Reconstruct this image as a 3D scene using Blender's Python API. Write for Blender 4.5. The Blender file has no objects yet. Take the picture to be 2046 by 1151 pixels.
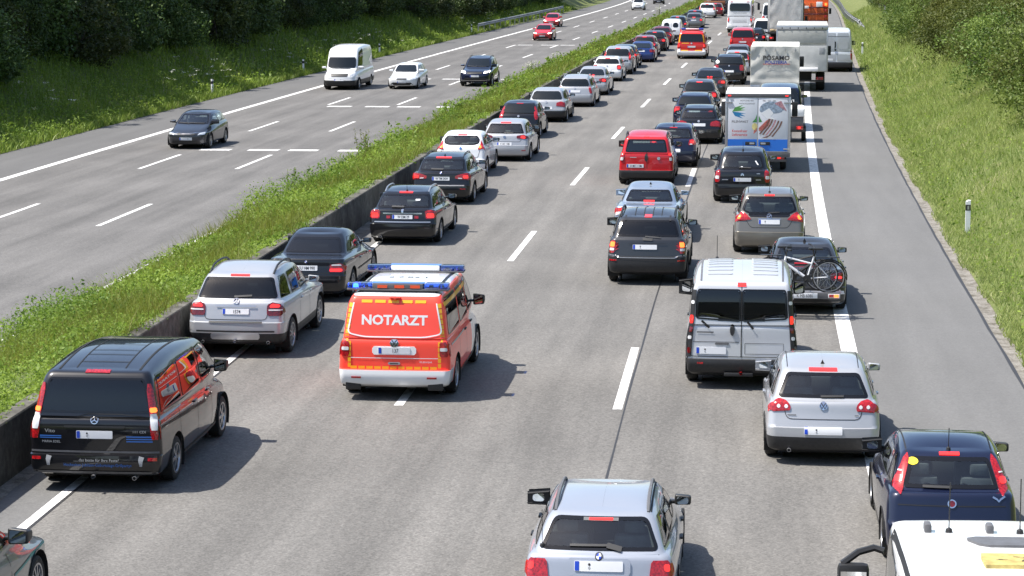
import bpy, bmesh, math, random
import numpy as np
from mathutils import Vector, Matrix
from mathutils.bvhtree import BVHTree

SC = bpy.context.scene
COL = SC.collection
rng = np.random.default_rng(7)
random.seed(7)

# ------------------------------------------------------------------ camera, sky, sun, exposure
CAM_H, CAM_YAW, CAM_PITCH, CAM_F = 7.456, 0.082413, 0.142456, 4875.35
cd = bpy.data.cameras.new('camera'); cam = bpy.data.objects.new('camera', cd); COL.objects.link(cam)
cd.sensor_width = 36.0; cd.lens = 36.0 * CAM_F / 2046.0
cd.clip_start = 0.5; cd.clip_end = 4000
cam.location = (0, 0, CAM_H); cam.rotation_euler = (math.pi / 2 - CAM_PITCH, 0, CAM_YAW)
SC.camera = cam

SUN_EL, SUN_BACK = math.radians(60), math.radians(9)
sun_vec = Vector((-math.cos(SUN_EL) * math.cos(SUN_BACK), -math.cos(SUN_EL) * math.sin(SUN_BACK), math.sin(SUN_EL)))
world = bpy.data.worlds.new('World'); SC.world = world; world.use_nodes = True
wn = world.node_tree; wn.nodes.clear()
sky = wn.nodes.new('ShaderNodeTexSky'); sky.sky_type = 'NISHITA'; sky.sun_disc = False
sky.sun_elevation = SUN_EL; sky.sun_rotation = math.atan2(sun_vec.x, sun_vec.y)
sky.air_density = 1.0; sky.dust_density = 1.6; sky.ozone_density = 1.0
bg = wn.nodes.new('ShaderNodeBackground'); bg.inputs[1].default_value = 0.12
wo = wn.nodes.new('ShaderNodeOutputWorld')
wn.links.new(sky.outputs[0], bg.inputs[0]); wn.links.new(bg.outputs[0], wo.inputs[0])
sl = bpy.data.lights.new('sun', 'SUN'); sl.energy = 4.6; sl.angle = math.radians(0.53); sl.color = (1.0, 0.955, 0.89)
so = bpy.data.objects.new('sun', sl); COL.objects.link(so)
so.rotation_euler = (-sun_vec).to_track_quat('-Z', 'Y').to_euler(); so.location = (-60, -20, 90)
SC.view_settings.view_transform = 'Standard'; SC.view_settings.look = 'None'
SC.view_settings.exposure = 0.85; SC.view_settings.gamma = 1.0
SC.cycles.max_bounces = 8; SC.cycles.transparent_max_bounces = 12; SC.cycles.caustics_reflective = False; SC.cycles.caustics_refractive = False

# ------------------------------------------------------------------ road frame
K2, K3, KG, ZL, GL = 4.13376526e-04, -3.36478386e-07, -9.6586e-06, -0.52499, -1.48324e-03
def off(s):
    s = np.asarray(s, float); q = np.minimum(s, 400.0)
    return .5 * K2 * q * q + K3 * q ** 3 + (s - q) * (K2 * 400 + 3 * K3 * 160000)
def doff(s): return float((off(s + .5) - off(s - .5)))
def zroad(s):
    s = np.asarray(s, float); q = np.clip(s, 0, 400.0)
    return KG * q * q + (s > 400) * (s - q) * 2 * KG * 400
def zleft(s):
    return zroad(s) + ZL + GL * np.clip(np.asarray(s, float), 0, 400)

# ------------------------------------------------------------------ node helpers, materials
M = {}
def nmat(name):
    m = bpy.data.materials.new(name); m.use_nodes = True; nt = m.node_tree; nt.nodes.clear()
    o = nt.nodes.new('ShaderNodeOutputMaterial'); M[name] = m
    return m, nt, o
def N(nt, t, ins=None, **kw):
    n = nt.nodes.new(t)
    for k, v in kw.items(): setattr(n, k, v)
    for k, v in (ins or {}).items():
        if hasattr(v, 'is_output') or isinstance(v, bpy.types.NodeSocket): nt.links.new(v, n.inputs[k])
        else: n.inputs[k].default_value = v
    return n
def rgb(c): return (c[0], c[1], c[2], 1.0)
def prin(name, col, rough=.5, metal=0., coat=0., spec=.5, emis=None, es=0., noise=0., nscale=8., bump=0., bscale=40., alpha=1.0):
    if name in M: return M[name]
    m, nt, o = nmat(name)
    p = N(nt, 'ShaderNodeBsdfPrincipled', {'Base Color': rgb(col), 'Roughness': rough, 'Metallic': metal, 'Coat Weight': coat, 'Coat Roughness': .04, 'Specular IOR Level': spec})
    if emis: p.inputs['Emission Color'].default_value = rgb(emis); p.inputs['Emission Strength'].default_value = es
    if noise or bump:
        tc = N(nt, 'ShaderNodeTexCoord')
    if noise:
        nz = N(nt, 'ShaderNodeTexNoise', {'Vector': tc.outputs['Object'], 'Scale': nscale, 'Detail': 5.0, 'Roughness': .6})
        mr = N(nt, 'ShaderNodeMapRange', {'Value': nz.outputs[0], 'From Min': .3, 'From Max': .7, 'To Min': 1 - noise, 'To Max': 1 + noise * .5})
        mx = N(nt, 'ShaderNodeVectorMath', {0: rgb(col)[:3], 1: mr.outputs[0]}, operation='MULTIPLY')
        nt.links.new(mx.outputs[0], p.inputs['Base Color'])
        rr = N(nt, 'ShaderNodeMapRange', {'Value': nz.outputs[0], 'From Min': .3, 'From Max': .7, 'To Min': rough * 1.15, 'To Max': rough * .85})
        nt.links.new(rr.outputs[0], p.inputs['Roughness'])
    if bump:
        nb = N(nt, 'ShaderNodeTexNoise', {'Vector': tc.outputs['Object'], 'Scale': bscale, 'Detail': 4.0})
        b = N(nt, 'ShaderNodeBump', {'Height': nb.outputs[0], 'Strength': bump, 'Distance': .02}); nt.links.new(b.outputs[0], p.inputs['Normal'])
    nt.links.new(p.outputs[0], o.inputs[0]); return m

def paint(name, col, metal=.0, rough=.38, coat=1.0, dirt=.06):
    """car paint: clear coat over base, a film of road dust low down on the panels"""
    key = 'paint_' + name
    if key in M: return M[key]
    m, nt, o = nmat(key)
    tc = N(nt, 'ShaderNodeTexCoord')
    nz = N(nt, 'ShaderNodeTexNoise', {'Vector': tc.outputs['Object'], 'Scale': 3.0, 'Detail': 6.0, 'Roughness': .65})
    sp = N(nt, 'ShaderNodeSeparateXYZ', {0: tc.outputs['Object']})
    lo = N(nt, 'ShaderNodeMapRange', {'Value': sp.outputs[2], 'From Min': .75, 'From Max': .2, 'To Min': dirt * .5, 'To Max': dirt * 2.6})
    d = N(nt, 'ShaderNodeMath', {0: nz.outputs[0], 1: lo.outputs[0]}, operation='MULTIPLY')
    mx = N(nt, 'ShaderNodeMix', {0: d.outputs[0], 6: rgb(col), 7: (.19, .17, .145, 1)}, data_type='RGBA')
    met = N(nt, 'ShaderNodeMath', {0: metal, 1: d.outputs[0]}, operation='SUBTRACT', use_clamp=True)
    ct = N(nt, 'ShaderNodeMath', {0: coat, 1: d.outputs[0]}, operation='SUBTRACT', use_clamp=True)
    fl = N(nt, 'ShaderNodeTexNoise', {'Vector': tc.outputs['Object'], 'Scale': 2.0, 'Detail': 1.0})
    bp = N(nt, 'ShaderNodeBump', {'Height': fl.outputs[0], 'Strength': .05, 'Distance': .05})
    p = N(nt, 'ShaderNodeBsdfPrincipled', {'Base Color': mx.outputs[2], 'Roughness': rough, 'Metallic': met.outputs[0], 'Coat Weight': ct.outputs[0], 'Coat Roughness': .025, 'Specular IOR Level': .18, 'Normal': bp.outputs[0], 'Coat Normal': bp.outputs[0]})
    nt.links.new(p.outputs[0], o.inputs[0]); return m

def glass(name, tint, refl=.05):
    m, nt, o = nmat(name)
    lw = N(nt, 'ShaderNodeLayerWeight', {'Blend': .5})
    pw = N(nt, 'ShaderNodeMath', {0: lw.outputs['Facing'], 1: 3.5}, operation='POWER')
    fa = N(nt, 'ShaderNodeMath', {0: pw.outputs[0], 1: .85, 2: refl}, operation='MULTIPLY_ADD', use_clamp=True)
    t = N(nt, 'ShaderNodeBsdfTransparent', {0: rgb(tint)})
    g = N(nt, 'ShaderNodeBsdfGlossy', {'Roughness': .015, 'Color': (1, 1, 1, 1)})
    mx = N(nt, 'ShaderNodeMixShader', {0: fa.outputs[0], 1: t.outputs[0], 2: g.outputs[0]})
    nt.links.new(mx.outputs[0], o.inputs[0]); return m

glass('glass', (.70, .79, .78), .08); glass('glass_privacy', (.045, .05, .054), .055); glass('mirror_cover', (.9, .9, .9))
glass('blue_plastic', (.16, .34, .82), .10)
prin('glass_far', (.008, .011, .013), .03, spec=.5)
prin('frit', (.006, .006, .007), .12, spec=.5)
prin('black_plastic', (.018, .018, .019), .5, noise=.25, nscale=20)
prin('grey_plastic', (.11, .11, .115), .55, noise=.2)
prin('rubber', (.018, .017, .016), .78, noise=.3, nscale=15)
prin('rim', (.42, .42, .43), .33, metal=.85)
prin('rim_dark', (.02, .02, .02), .6)
prin('chrome', (.72, .72, .74), .1, metal=1.)
prin('satin', (.5, .5, .52), .35, metal=.8)
prin('red_lens', (.42, .010, .014), .12, coat=.8, noise=.75, nscale=38)
prin('dark_red_lens', (.15, .005, .007), .12, coat=.8, noise=.7, nscale=38)
prin('red_lit', (.7, .02, .02), .2, emis=(1., .03, .02), es=.75, coat=.6)
prin('orange_lit', (.8, .1, .02), .2, emis=(1., .13, .02), es=2.2)
prin('orange_lens', (.75, .2, .02), .15, coat=.6)
prin('white_lens', (.7, .7, .7), .12, coat=.7)
prin('headlamp', (.62, .65, .68), .07, metal=.35, coat=1.)
prin('headlamp_lit', (.9, .9, .85), .1, emis=(1., .95, .82), es=4.)
prin('plate_white', (.68, .69, .71), .35, spec=.3)
prin('plate_blue', (.01, .05, .42), .4)
prin('plate_ink', (.012, .012, .014), .5)
prin('mirror', (.85, .87, .88), .02, metal=1.)
prin('interior', (.05, .05, .05), .85)
prin('seat', (.09, .09, .092), .85, noise=.3)
prin('gap', (.006, .006, .006), .7)
prin('white_print', (.8, .8, .8), .45)
prin('grey_print', (.32, .33, .34), .5)
prin('blue_print', (.03, .13, .42), .45)
prin('black_print', (.02, .02, .025), .5)
prin('red_print', (.6, .04, .035), .45)
prin('blue_lit', (.05, .1, .9), .2, emis=(.08, .16, 1.), es=9.)
prin('underbody', (.012, .012, .012), .9)
prin('yellow_film', (.86, .43, .015), .35, coat=.3)
prin('yellow_sticker', (.85, .66, .02), .5)
PLAIN = {}
def col(name, c, rough=.5, **k):
    return prin('col_' + name, c, rough, **k)

# ------------------------------------------------------------------ object helpers
def link(o, parent=None):
    COL.objects.link(o)
    if parent is not None: o.parent = parent
    return o
def mesh_from(name, V, F, smooth=True, angle=None):
    me = bpy.data.meshes.new(name)
    me.from_pydata([tuple(map(float, v)) for v in V], [], [tuple(int(i) for i in f) for f in F])
    if smooth:
        me.polygons.foreach_set('use_smooth', np.ones(len(me.polygons), dtype=bool))
        if angle: me.set_sharp_from_angle(angle=math.radians(angle))
    me.update(); return me
def mk(name, V, F, mat, parent=None, smooth=True, angle=35, mats=None, midx=None):
    me = mesh_from(name, V, F, smooth, angle)
    for mm in (mats or [mat]): me.materials.append(M[mm] if isinstance(mm, str) else mm)
    if midx is not None: me.polygons.foreach_set('material_index', np.asarray(midx, dtype=np.int32))
    return link(bpy.data.objects.new(name, me), parent)
def inst(name, me, parent, loc=(0, 0, 0), rot=(0, 0, 0), scale=(1, 1, 1)):
    o = bpy.data.objects.new(name, me); link(o, parent); o.location = loc; o.rotation_euler = rot; o.scale = scale; return o
def tag(o, label=None, cat=None, group=None, kind=None):
    if label: o['label'] = label
    if cat: o['category'] = cat
    if group: o['group'] = group
    if kind: o['kind'] = kind
    return o
def empty(name, loc, rz=0., rx=0.):
    o = bpy.data.objects.new(name, None); link(o); o.location = loc; o.rotation_euler = (rx, 0, rz); o.empty_display_size = .2; return o
class MB:
    """collects simple shapes into one mesh"""
    def __init__(s): s.V = []; s.F = []
    def add(s, V, F):
        n = len(s.V); s.V += [tuple(v) for v in V]; s.F += [tuple(i + n for i in f) for f in F]; return s
    def box(s, x0, x1, y0, y1, z0, z1, b=0.):
        if b <= 0:
            return s.add([(x, y, z) for z in (z0, z1) for y in (y0, y1) for x in (x0, x1)], [(0, 2, 3, 1), (4, 5, 7, 6), (0, 1, 5, 4), (2, 6, 7, 3), (0, 4, 6, 2), (1, 3, 7, 5)])
        bm = bmesh.new(); bmesh.ops.create_cube(bm, size=1)
        for v in bm.verts: v.co = ((x0 + x1) / 2 + v.co.x * (x1 - x0), (y0 + y1) / 2 + v.co.y * (y1 - y0), (z0 + z1) / 2 + v.co.z * (z1 - z0))
        bmesh.ops.bevel(bm, geom=bm.edges[:], offset=b, segments=2, profile=.6, affect='EDGES')
        bm.verts.index_update(); V = [v.co[:] for v in bm.verts]; F = [[v.index for v in f.verts] for f in bm.faces]; bm.free()
        return s.add(V, F)
    def tube(s, pts, r, n=6, close=False):
        P = [Vector(p) for p in pts]; m = len(P); V = []; rr = r if hasattr(r, '__len__') else [r] * m
        for i, p in enumerate(P):
            a = P[(i + 1) % m] if (close or i < m - 1) else P[i]; b = P[i - 1] if (close or i > 0) else P[i]
            t = (a - b).normalized(); u = t.cross(Vector((0, 0, 1)))
            if u.length < .05: u = t.cross(Vector((1, 0, 0)))
            u.normalize(); w = t.cross(u)
            for k in range(n):
                an = 2 * math.pi * k / n; V.append(p + rr[i] * (math.cos(an) * u + math.sin(an) * w))
        F = []
        for i in range(m if close else m - 1):
            j = (i + 1) % m
            for k in range(n): F.append((i * n + k, i * n + (k + 1) % n, j * n + (k + 1) % n, j * n + k))
        if not close: F += [tuple(range(n))[::-1], tuple((m - 1) * n + k for k in range(n))]
        return s.add(V, F)
    def lathe(s, prof, n, axis='z', c=(0, 0, 0), cap=False):
        V = []; F = []; m = len(prof)
        for k in range(n):
            a = 2 * math.pi * k / n; ca, sa = math.cos(a), math.sin(a)
            for r, h in prof:
                if axis == 'z': V.append((c[0] + r * ca, c[1] + r * sa, c[2] + h))
                elif axis == 'x': V.append((c[0] + h, c[1] + r * ca, c[2] + r * sa))
                else: V.append((c[0] + r * sa, c[1] + h, c[2] + r * ca))
        for k in range(n):
            q = (k + 1) % n
            for i in range(m - 1): F.append((k * m + i, q * m + i, q * m + i + 1, k * m + i + 1))
        return s.add(V, F)
    def build(s, name, mat, parent=None, smooth=True, angle=35): return mk(name, s.V, s.F, mat, parent, smooth, angle)

_txt = {}
def text2d(t, bold=.0):
    """glyph outlines of a string as a flat mesh, centred, cap height 1"""
    key = (t, bold)
    if key in _txt: return _txt[key]
    cu = bpy.data.curves.new('t', 'FONT'); cu.body = t; cu.size = 1.42; cu.align_x = 'CENTER'; cu.resolution_u = 2; cu.offset = bold
    ob = bpy.data.objects.new('t', cu); COL.objects.link(ob)
    dg = bpy.context.evaluated_depsgraph_get(); dg.update()
    me = bpy.data.meshes.new_from_object(ob.evaluated_get(dg))
    V = np.array([v.co[:2] for v in me.vertices]) if len(me.vertices) else np.zeros((0, 2)); F = [tuple(p.vertices) for p in me.polygons]
    bpy.data.objects.remove(ob); bpy.data.curves.remove(cu); bpy.data.meshes.remove(me)
    if len(V): V[:, 0] -= (V[:, 0].min() + V[:, 0].max()) / 2; V[:, 1] -= .5
    _txt[key] = (V, F); return _txt[key]

# ------------------------------------------------------------------ 2-D polygons and panels laid onto a body
def rounded(P, r, n=4):
    P = [np.array(p, float) for p in P]; out = []; m = len(P)
    rr = r if hasattr(r, '__len__') else [r] * m
    for i in range(m):
        a, b, c = P[i - 1], P[i], P[(i + 1) % m]; u = a - b; v = c - b
        lu, lv = np.linalg.norm(u), np.linalg.norm(v); d = min(rr[i], .45 * lu, .45 * lv)
        if d < 1e-4: out.append(b); continue
        p0 = b + u / lu * d; p1 = b + v / lv * d
        for k in range(n + 1):
            t = k / n; out.append((1 - t) ** 2 * p0 + 2 * t * (1 - t) * b + t * t * p1)
    return np.array(out)
def inset(P, d):
    P = np.asarray(P); a = np.roll(P, 1, 0); c = np.roll(P, -1, 0)
    area = .5 * np.sum(P[:, 0] * c[:, 1] - c[:, 0] * P[:, 1]); sg = 1 if area > 0 else -1
    e1 = P - a; e2 = c - P
    n1 = np.stack([-e1[:, 1], e1[:, 0]], 1); n2 = np.stack([-e2[:, 1], e2[:, 0]], 1)
    n1 /= np.linalg.norm(n1, axis=1)[:, None] + 1e-9; n2 /= np.linalg.norm(n2, axis=1)[:, None] + 1e-9
    n = n1 + n2; n /= np.maximum(np.linalg.norm(n, axis=1)[:, None], .6)
    return P + sg * d * n
def inside(P, X, Y):
    r = np.zeros(np.shape(X), bool); m = len(P)
    for i in range(m):
        x0, y0 = P[i - 1]; x1, y1 = P[i]
        if y0 == y1: continue
        c = ((y0 > Y) != (y1 > Y)) & (X < (x1 - x0) * (Y - y0) / (y1 - y0) + x0); r ^= c
    return r
def mirror(P): return [(-x, z) for x, z in P][::-1]
# ------------------------------------------------------------------ lofted vehicle bodies
def pchip(t, y, q):
    n = len(t)
    if n == 2: return y[0] + (y[1] - y[0]) * ((q - t[0]) / (t[1] - t[0]))[:, None]
    h = np.diff(t)[:, None]; d = np.diff(y, axis=0) / h
    m = np.zeros_like(y); m[0] = d[0]; m[-1] = d[-1]
    for i in range(1, n - 1):
        w1 = 2 * h[i] + h[i - 1]; w2 = h[i] + 2 * h[i - 1]
        ok = d[i - 1] * d[i] > 0
        with np.errstate(divide='ignore', invalid='ignore'):
            m[i] = np.where(ok, (w1 + w2) / (w1 / np.where(d[i - 1] == 0, 1, d[i - 1]) + w2 / np.where(d[i] == 0, 1, d[i])), 0)
    k = np.clip(np.searchsorted(t, q, side='right') - 1, 0, n - 2)
    hh = h[k]; s = ((q - t[k])[:, None]) / hh
    return (y[k] * (1 + 2 * s) * (1 - s) ** 2 + m[k] * hh * s * (1 - s) ** 2 + y[k + 1] * s * s * (3 - 2 * s) + m[k + 1] * hh * s * s * (s - 1))
# ring: zr zf yr yf w tr tf cr cf br bf zc sharp
def loft(rings, cell, ns, nr, nc):
    P = np.array([r[:12] for r in rings], float); sh = [r[12] for r in rings]
    rows = []; idx = []; i0 = 0; n = len(P)
    while i0 < n - 1:
        i1 = i0 + 1
        while i1 < n - 1 and not sh[i1]: i1 += 1
        seg = P[i0:i1 + 1]
        dd = np.maximum.reduce([np.abs(np.diff(seg[:, 0])), np.abs(np.diff(seg[:, 1])), np.abs(np.diff(seg[:, 2])), np.abs(np.diff(seg[:, 3])) * .4, np.abs(np.diff(seg[:, 4]))]) + .004
        t = np.concatenate([[0], np.cumsum(dd)])
        q = []
        for j, d in enumerate(dd):
            k = int(min(12, max(1, math.ceil(d / cell)))); q += list(t[j] + (t[j + 1] - t[j]) * np.arange(k) / k)
            idx += [i0 + j + a / k for a in range(k)]
        rows.append(pchip(t, seg, np.array(q))); i0 = i1
    rows.append(P[-1:]); idx.append(n - 1)
    R = np.concatenate(rows); idx = np.array(idx)
    zr, zf, yr, yf, w, tr, tf, cr, cf, br, bf, zc = [R[:, [i]] for i in range(12)]
    wr = w * tr; wf = w * tf; half = (yf - yr) / 2
    cr = np.minimum(np.minimum(cr, wr * .92), half * .8); cf = np.minimum(np.minimum(cf, wf * .92), half * .8)
    a = np.linspace(0, 1, nr, endpoint=False)[None]; x1 = (wr - cr) * a; y1 = yr + br * (x1 / wr) ** 2
    an = np.linspace(0, math.pi / 2, nc, endpoint=False)[None]
    yc = yr + br * ((wr - cr) / wr) ** 2 + cr; x2 = wr - cr + cr * np.sin(an); y2 = yc - cr * np.cos(an)
    ycf = yf - bf * ((wf - cf) / wf) ** 2 - cf
    t = np.linspace(0, 1, ns)[None]; y3 = yc + (ycf - yc) * t
    x3 = np.where(t < .4, w - (w - wr) * (1 - t / .4) ** 2, np.where(t > .6, w - (w - wf) * ((t - .6) / .4) ** 2, w))
    an2 = np.linspace(0, math.pi / 2, nc + 1)[None][:, 1:]
    x4 = wf - cf + cf * np.cos(an2); y4 = ycf + cf * np.sin(an2)
    a2 = np.linspace(1, 0, nr + 1)[None][:, 1:]; x5 = (wf - cf) * a2; y5 = yf - bf * (x5 / wf) ** 2
    X = np.concatenate([x1, x2, x3, x4, x5], 1); Y = np.concatenate([y1, y2, y3, y4, y5], 1)
    fr = np.clip((Y - yr) / np.maximum(yf - yr, 1e-6), 0, 1)
    Z = zr + (zf - zr) * fr + zc * 4 * fr * (1 - fr)
    H = np.stack([X, Y, Z], -1); L = H[:, -2:0:-1].copy(); L[..., 0] *= -1
    G = np.concatenate([H, L], 1)
    return G, idx
def grid_faces(nr, nc):
    r, c = np.meshgrid(np.arange(nr - 1), np.arange(nc), indexing='ij'); d = (c + 1) % nc
    return np.stack([r * nc + c, r * nc + d, (r + 1) * nc + d, (r + 1) * nc + c], -1).reshape(-1, 4), r.ravel(), c.ravel()

BASE = dict(L=4.2, W=1.76, H=1.48, gc=.2, bz=.60, bst=.04, my=.10, shr=.97, shy=.15, hz=.72, fy=.22, rgz=1.0, rgy=.20, cwz=.99, cwy=3.12, rtz=1.40, rty=.60, ftz=1.40, fty=2.3,
            gb=.80, rw=.615, ra=.80, fa=3.38, wr=.315, tr=.95, tf=.9, cr=.16, cf=.32, gcr=.16, br=.07, bf=.16, rbow=.05, wb=.16, arch=.06, bumper=None, rims=10, nose=.0)
KIND = {
 'hatch': {},
 'mpv': dict(H=1.62, shr=1.0, rgz=1.03, rtz=1.53, rty=.5, ftz=1.53, fty=2.45, cwz=1.08, cwy=3.35, hz=.8, L=4.25, fa=3.45),
 'wagon': dict(L=4.7, W=1.80, H=1.47, fa=3.7, ra=.98, cwy=3.35, fty=2.6, rgy=.22, rty=.62, rtz=1.39, ftz=1.39, cwz=.97, shr=.97, rgz=1.0, hz=.68),
 'sedan': dict(L=4.7, W=1.78, H=1.43, fa=3.75, ra=1.02, cwy=3.45, fty=2.65, shr=.96, shy=.12, rgz=.985, rgy=.86, rty=1.48, rtz=1.34, ftz=1.34, cwz=.95, hz=.66, rw=.58, gb=.77, gcr=.2, wr=.32),
 'suv': dict(L=4.7, W=1.88, H=1.75, gc=.28, bz=.72, shr=1.14, rgz=1.18, rtz=1.64, ftz=1.64, cwz=1.14, cwy=3.3, fty=2.5, hz=.92, rty=.5, rgy=.17, wr=.37, fa=3.65, ra=.85, gb=.86, rw=.67),
 'van': dict(L=4.85, W=1.9, H=1.95, gc=.24, bz=.56, bst=.05, my=.07, shr=1.08, shy=.09, hz=.88, fy=.2, rgz=1.12, rgy=.10, cwz=1.18, cwy=4.15, rtz=1.83, rty=.30, ftz=1.83, fty=3.35, gb=.905, rw=.75,
             ra=.95, fa=3.95, wr=.335, tr=.965, tf=.9, cr=.10, gcr=.12, br=.03, rbow=.02, rims=6),
}
def rings_of(d):
    hw = d['W'] / 2; L = d['L']; z = d['gc']; tr, tf, cr, cf = d['tr'], d['tf'], d['cr'], d['cf']; br, bf = d['br'], d['bf']
    top = d['H']; rc = top - (d['rtz'] + d['ftz']) / 2
    R = [(z, z, .16, L - .18, hw * .90, tr, tf, cr, cf, br, bf, 0, 0),
         (z + .05, z + .04, .05, L - .06, hw * .962, tr, tf, cr, cf, br, bf, 0, 1),
         (z + .06, z + .05, .04, L - .05, hw * .968, tr, tf, cr, cf, br, bf, 0, 0),
         (.46 if d['gc'] < .27 else .52, .5, 0.0, L, hw * .992, tr, tf, cr, cf, br, bf, 0, 0),
         (d['bz'], d['bz'] + .02, .012, L - .012, hw, tr, tf, cr, cf, br, bf, 0, 1),
         (d['bz'] + .012, d['bz'] + .03, .012 + d['bst'], L - .02, hw, tr, tf, cr * .9, cf, br, bf, 0, 1),
         ((d['bz'] + d['shr']) / 2 + .02, (d['bz'] + d['hz']) / 2 + .02, d['my'], L - .06 - d['nose'], hw * .995, tr * .995, tf, cr * .9, cf, br, bf, 0, 0),
         (d['shr'], d['hz'], d['shy'], L - d['fy'], hw * .962, tr * .985, tf * .96, cr * .9, cf * 1.1, br, bf * 1.1, .03, 0),
         (d['shr'] + .018, d['hz'] + .03, d['shy'] + .02, L - d['fy'] - .06, hw * .94, tr * .98, tf * .95, cr * .9, cf * 1.1, br, bf * 1.1, .04, 0),
         (d['rgz'], d['cwz'], d['rgy'], d['cwy'], d['gb'], tr * .985, .93, d['gcr'], .16, d['rbow'], d['wb'], .0, 1),
         (d['rtz'], d['ftz'], d['rty'], d['fty'], d['rw'], tr, .95, d['gcr'] * .8, .10, d['rbow'], d['wb'] * .5, rc * .35, 0),
         (d['rtz'] + .022, d['ftz'] + .02, d['rty'] + .05, d['fty'] - .05, d['rw'] - .045, tr, .95, d['gcr'] * .6, .10, d['rbow'], d['wb'] * .4, rc * .55, 0),
         (d['rtz'] + .035, d['ftz'] + .03, d['rty'] + .14, d['fty'] - .16, d['rw'] - .15, tr, .95, .06, .10, d['rbow'], d['wb'] * .3, rc * .78, 0),
         (d['rtz'] + .042, d['ftz'] + .035, d['rty'] + .2, d['fty'] - .25, d['rw'] * .4, tr, .95, .04, .06, .02, .03, rc * .9, 0),
         (d['rtz'] + .044, d['ftz'] + .037, d['rty'] + .22, d['fty'] - .28, .0006, 1, 1, .0002, .0002, 0, 0, rc * .92, 0)]
    return R
_wheel = {}
def wheel_meshes(r, w, style, lod):
    k = (r, w, style, lod)
    if k in _wheel: return _wheel[k]
    n = 30 if lod == 0 else 16; ri = r * .68
    t = MB().lathe([(ri, -w / 2 + .012), (r * .86, -w / 2), (r * .97, -w / 2 + .02), (r, -w / 2 + .05), (r, w / 2 - .05), (r * .97, w / 2 - .02), (r * .86, w / 2), (ri, w / 2 - .012)], n, 'x')
    mt = mesh_from('tyre', t.V, t.F, True, 40); mt.materials.append(M['rubber'])
    b = MB().lathe([(ri, -w / 2 + .01), (ri, w / 2 - .05), (.02, w / 2 - .07), (.001, w / 2 - .07)], n, 'x')
    mb = mesh_from('hub', b.V, b.F, True, 40); mb.materials.append(M['rim_dark'])
    q = MB().lathe([(ri + .004, w / 2 - .02), (ri + .004, w / 2 - .006), (ri - .02, w / 2 - .008), (ri - .03, w / 2 - .03)], n, 'x')
    q.lathe([(.001, w / 2 - .008), (r * .15, w / 2 - .01), (r * .17, w / 2 - .03)], 12, 'x')
    ns = style if style > 4 else 5
    for i in range(ns):
        a = 2 * math.pi * i / ns; c, s_ = math.cos(a), math.sin(a)
        wi = .5 * math.pi * ri / ns * .42; V = []
        for rad, hwid, dx in ((r * .12, wi * .9, -.012), (ri - .012, wi * 1.25, -.02)):
            for sg in (-1, 1):
                for dd in (0, -.03): V.append((w / 2 + dx + dd, rad * c - sg * hwid * s_, rad * s_ + sg * hwid * c))
        q.add(V, [(0, 2, 6, 4), (0, 4, 5, 1), (2, 3, 7, 6), (1, 5, 7, 3)])
    mq = mesh_from('rim', q.V, q.F, True, 30); mq.materials.append(M['rim'])
    _wheel[k] = (mt, mb, mq); return _wheel[k]

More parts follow.
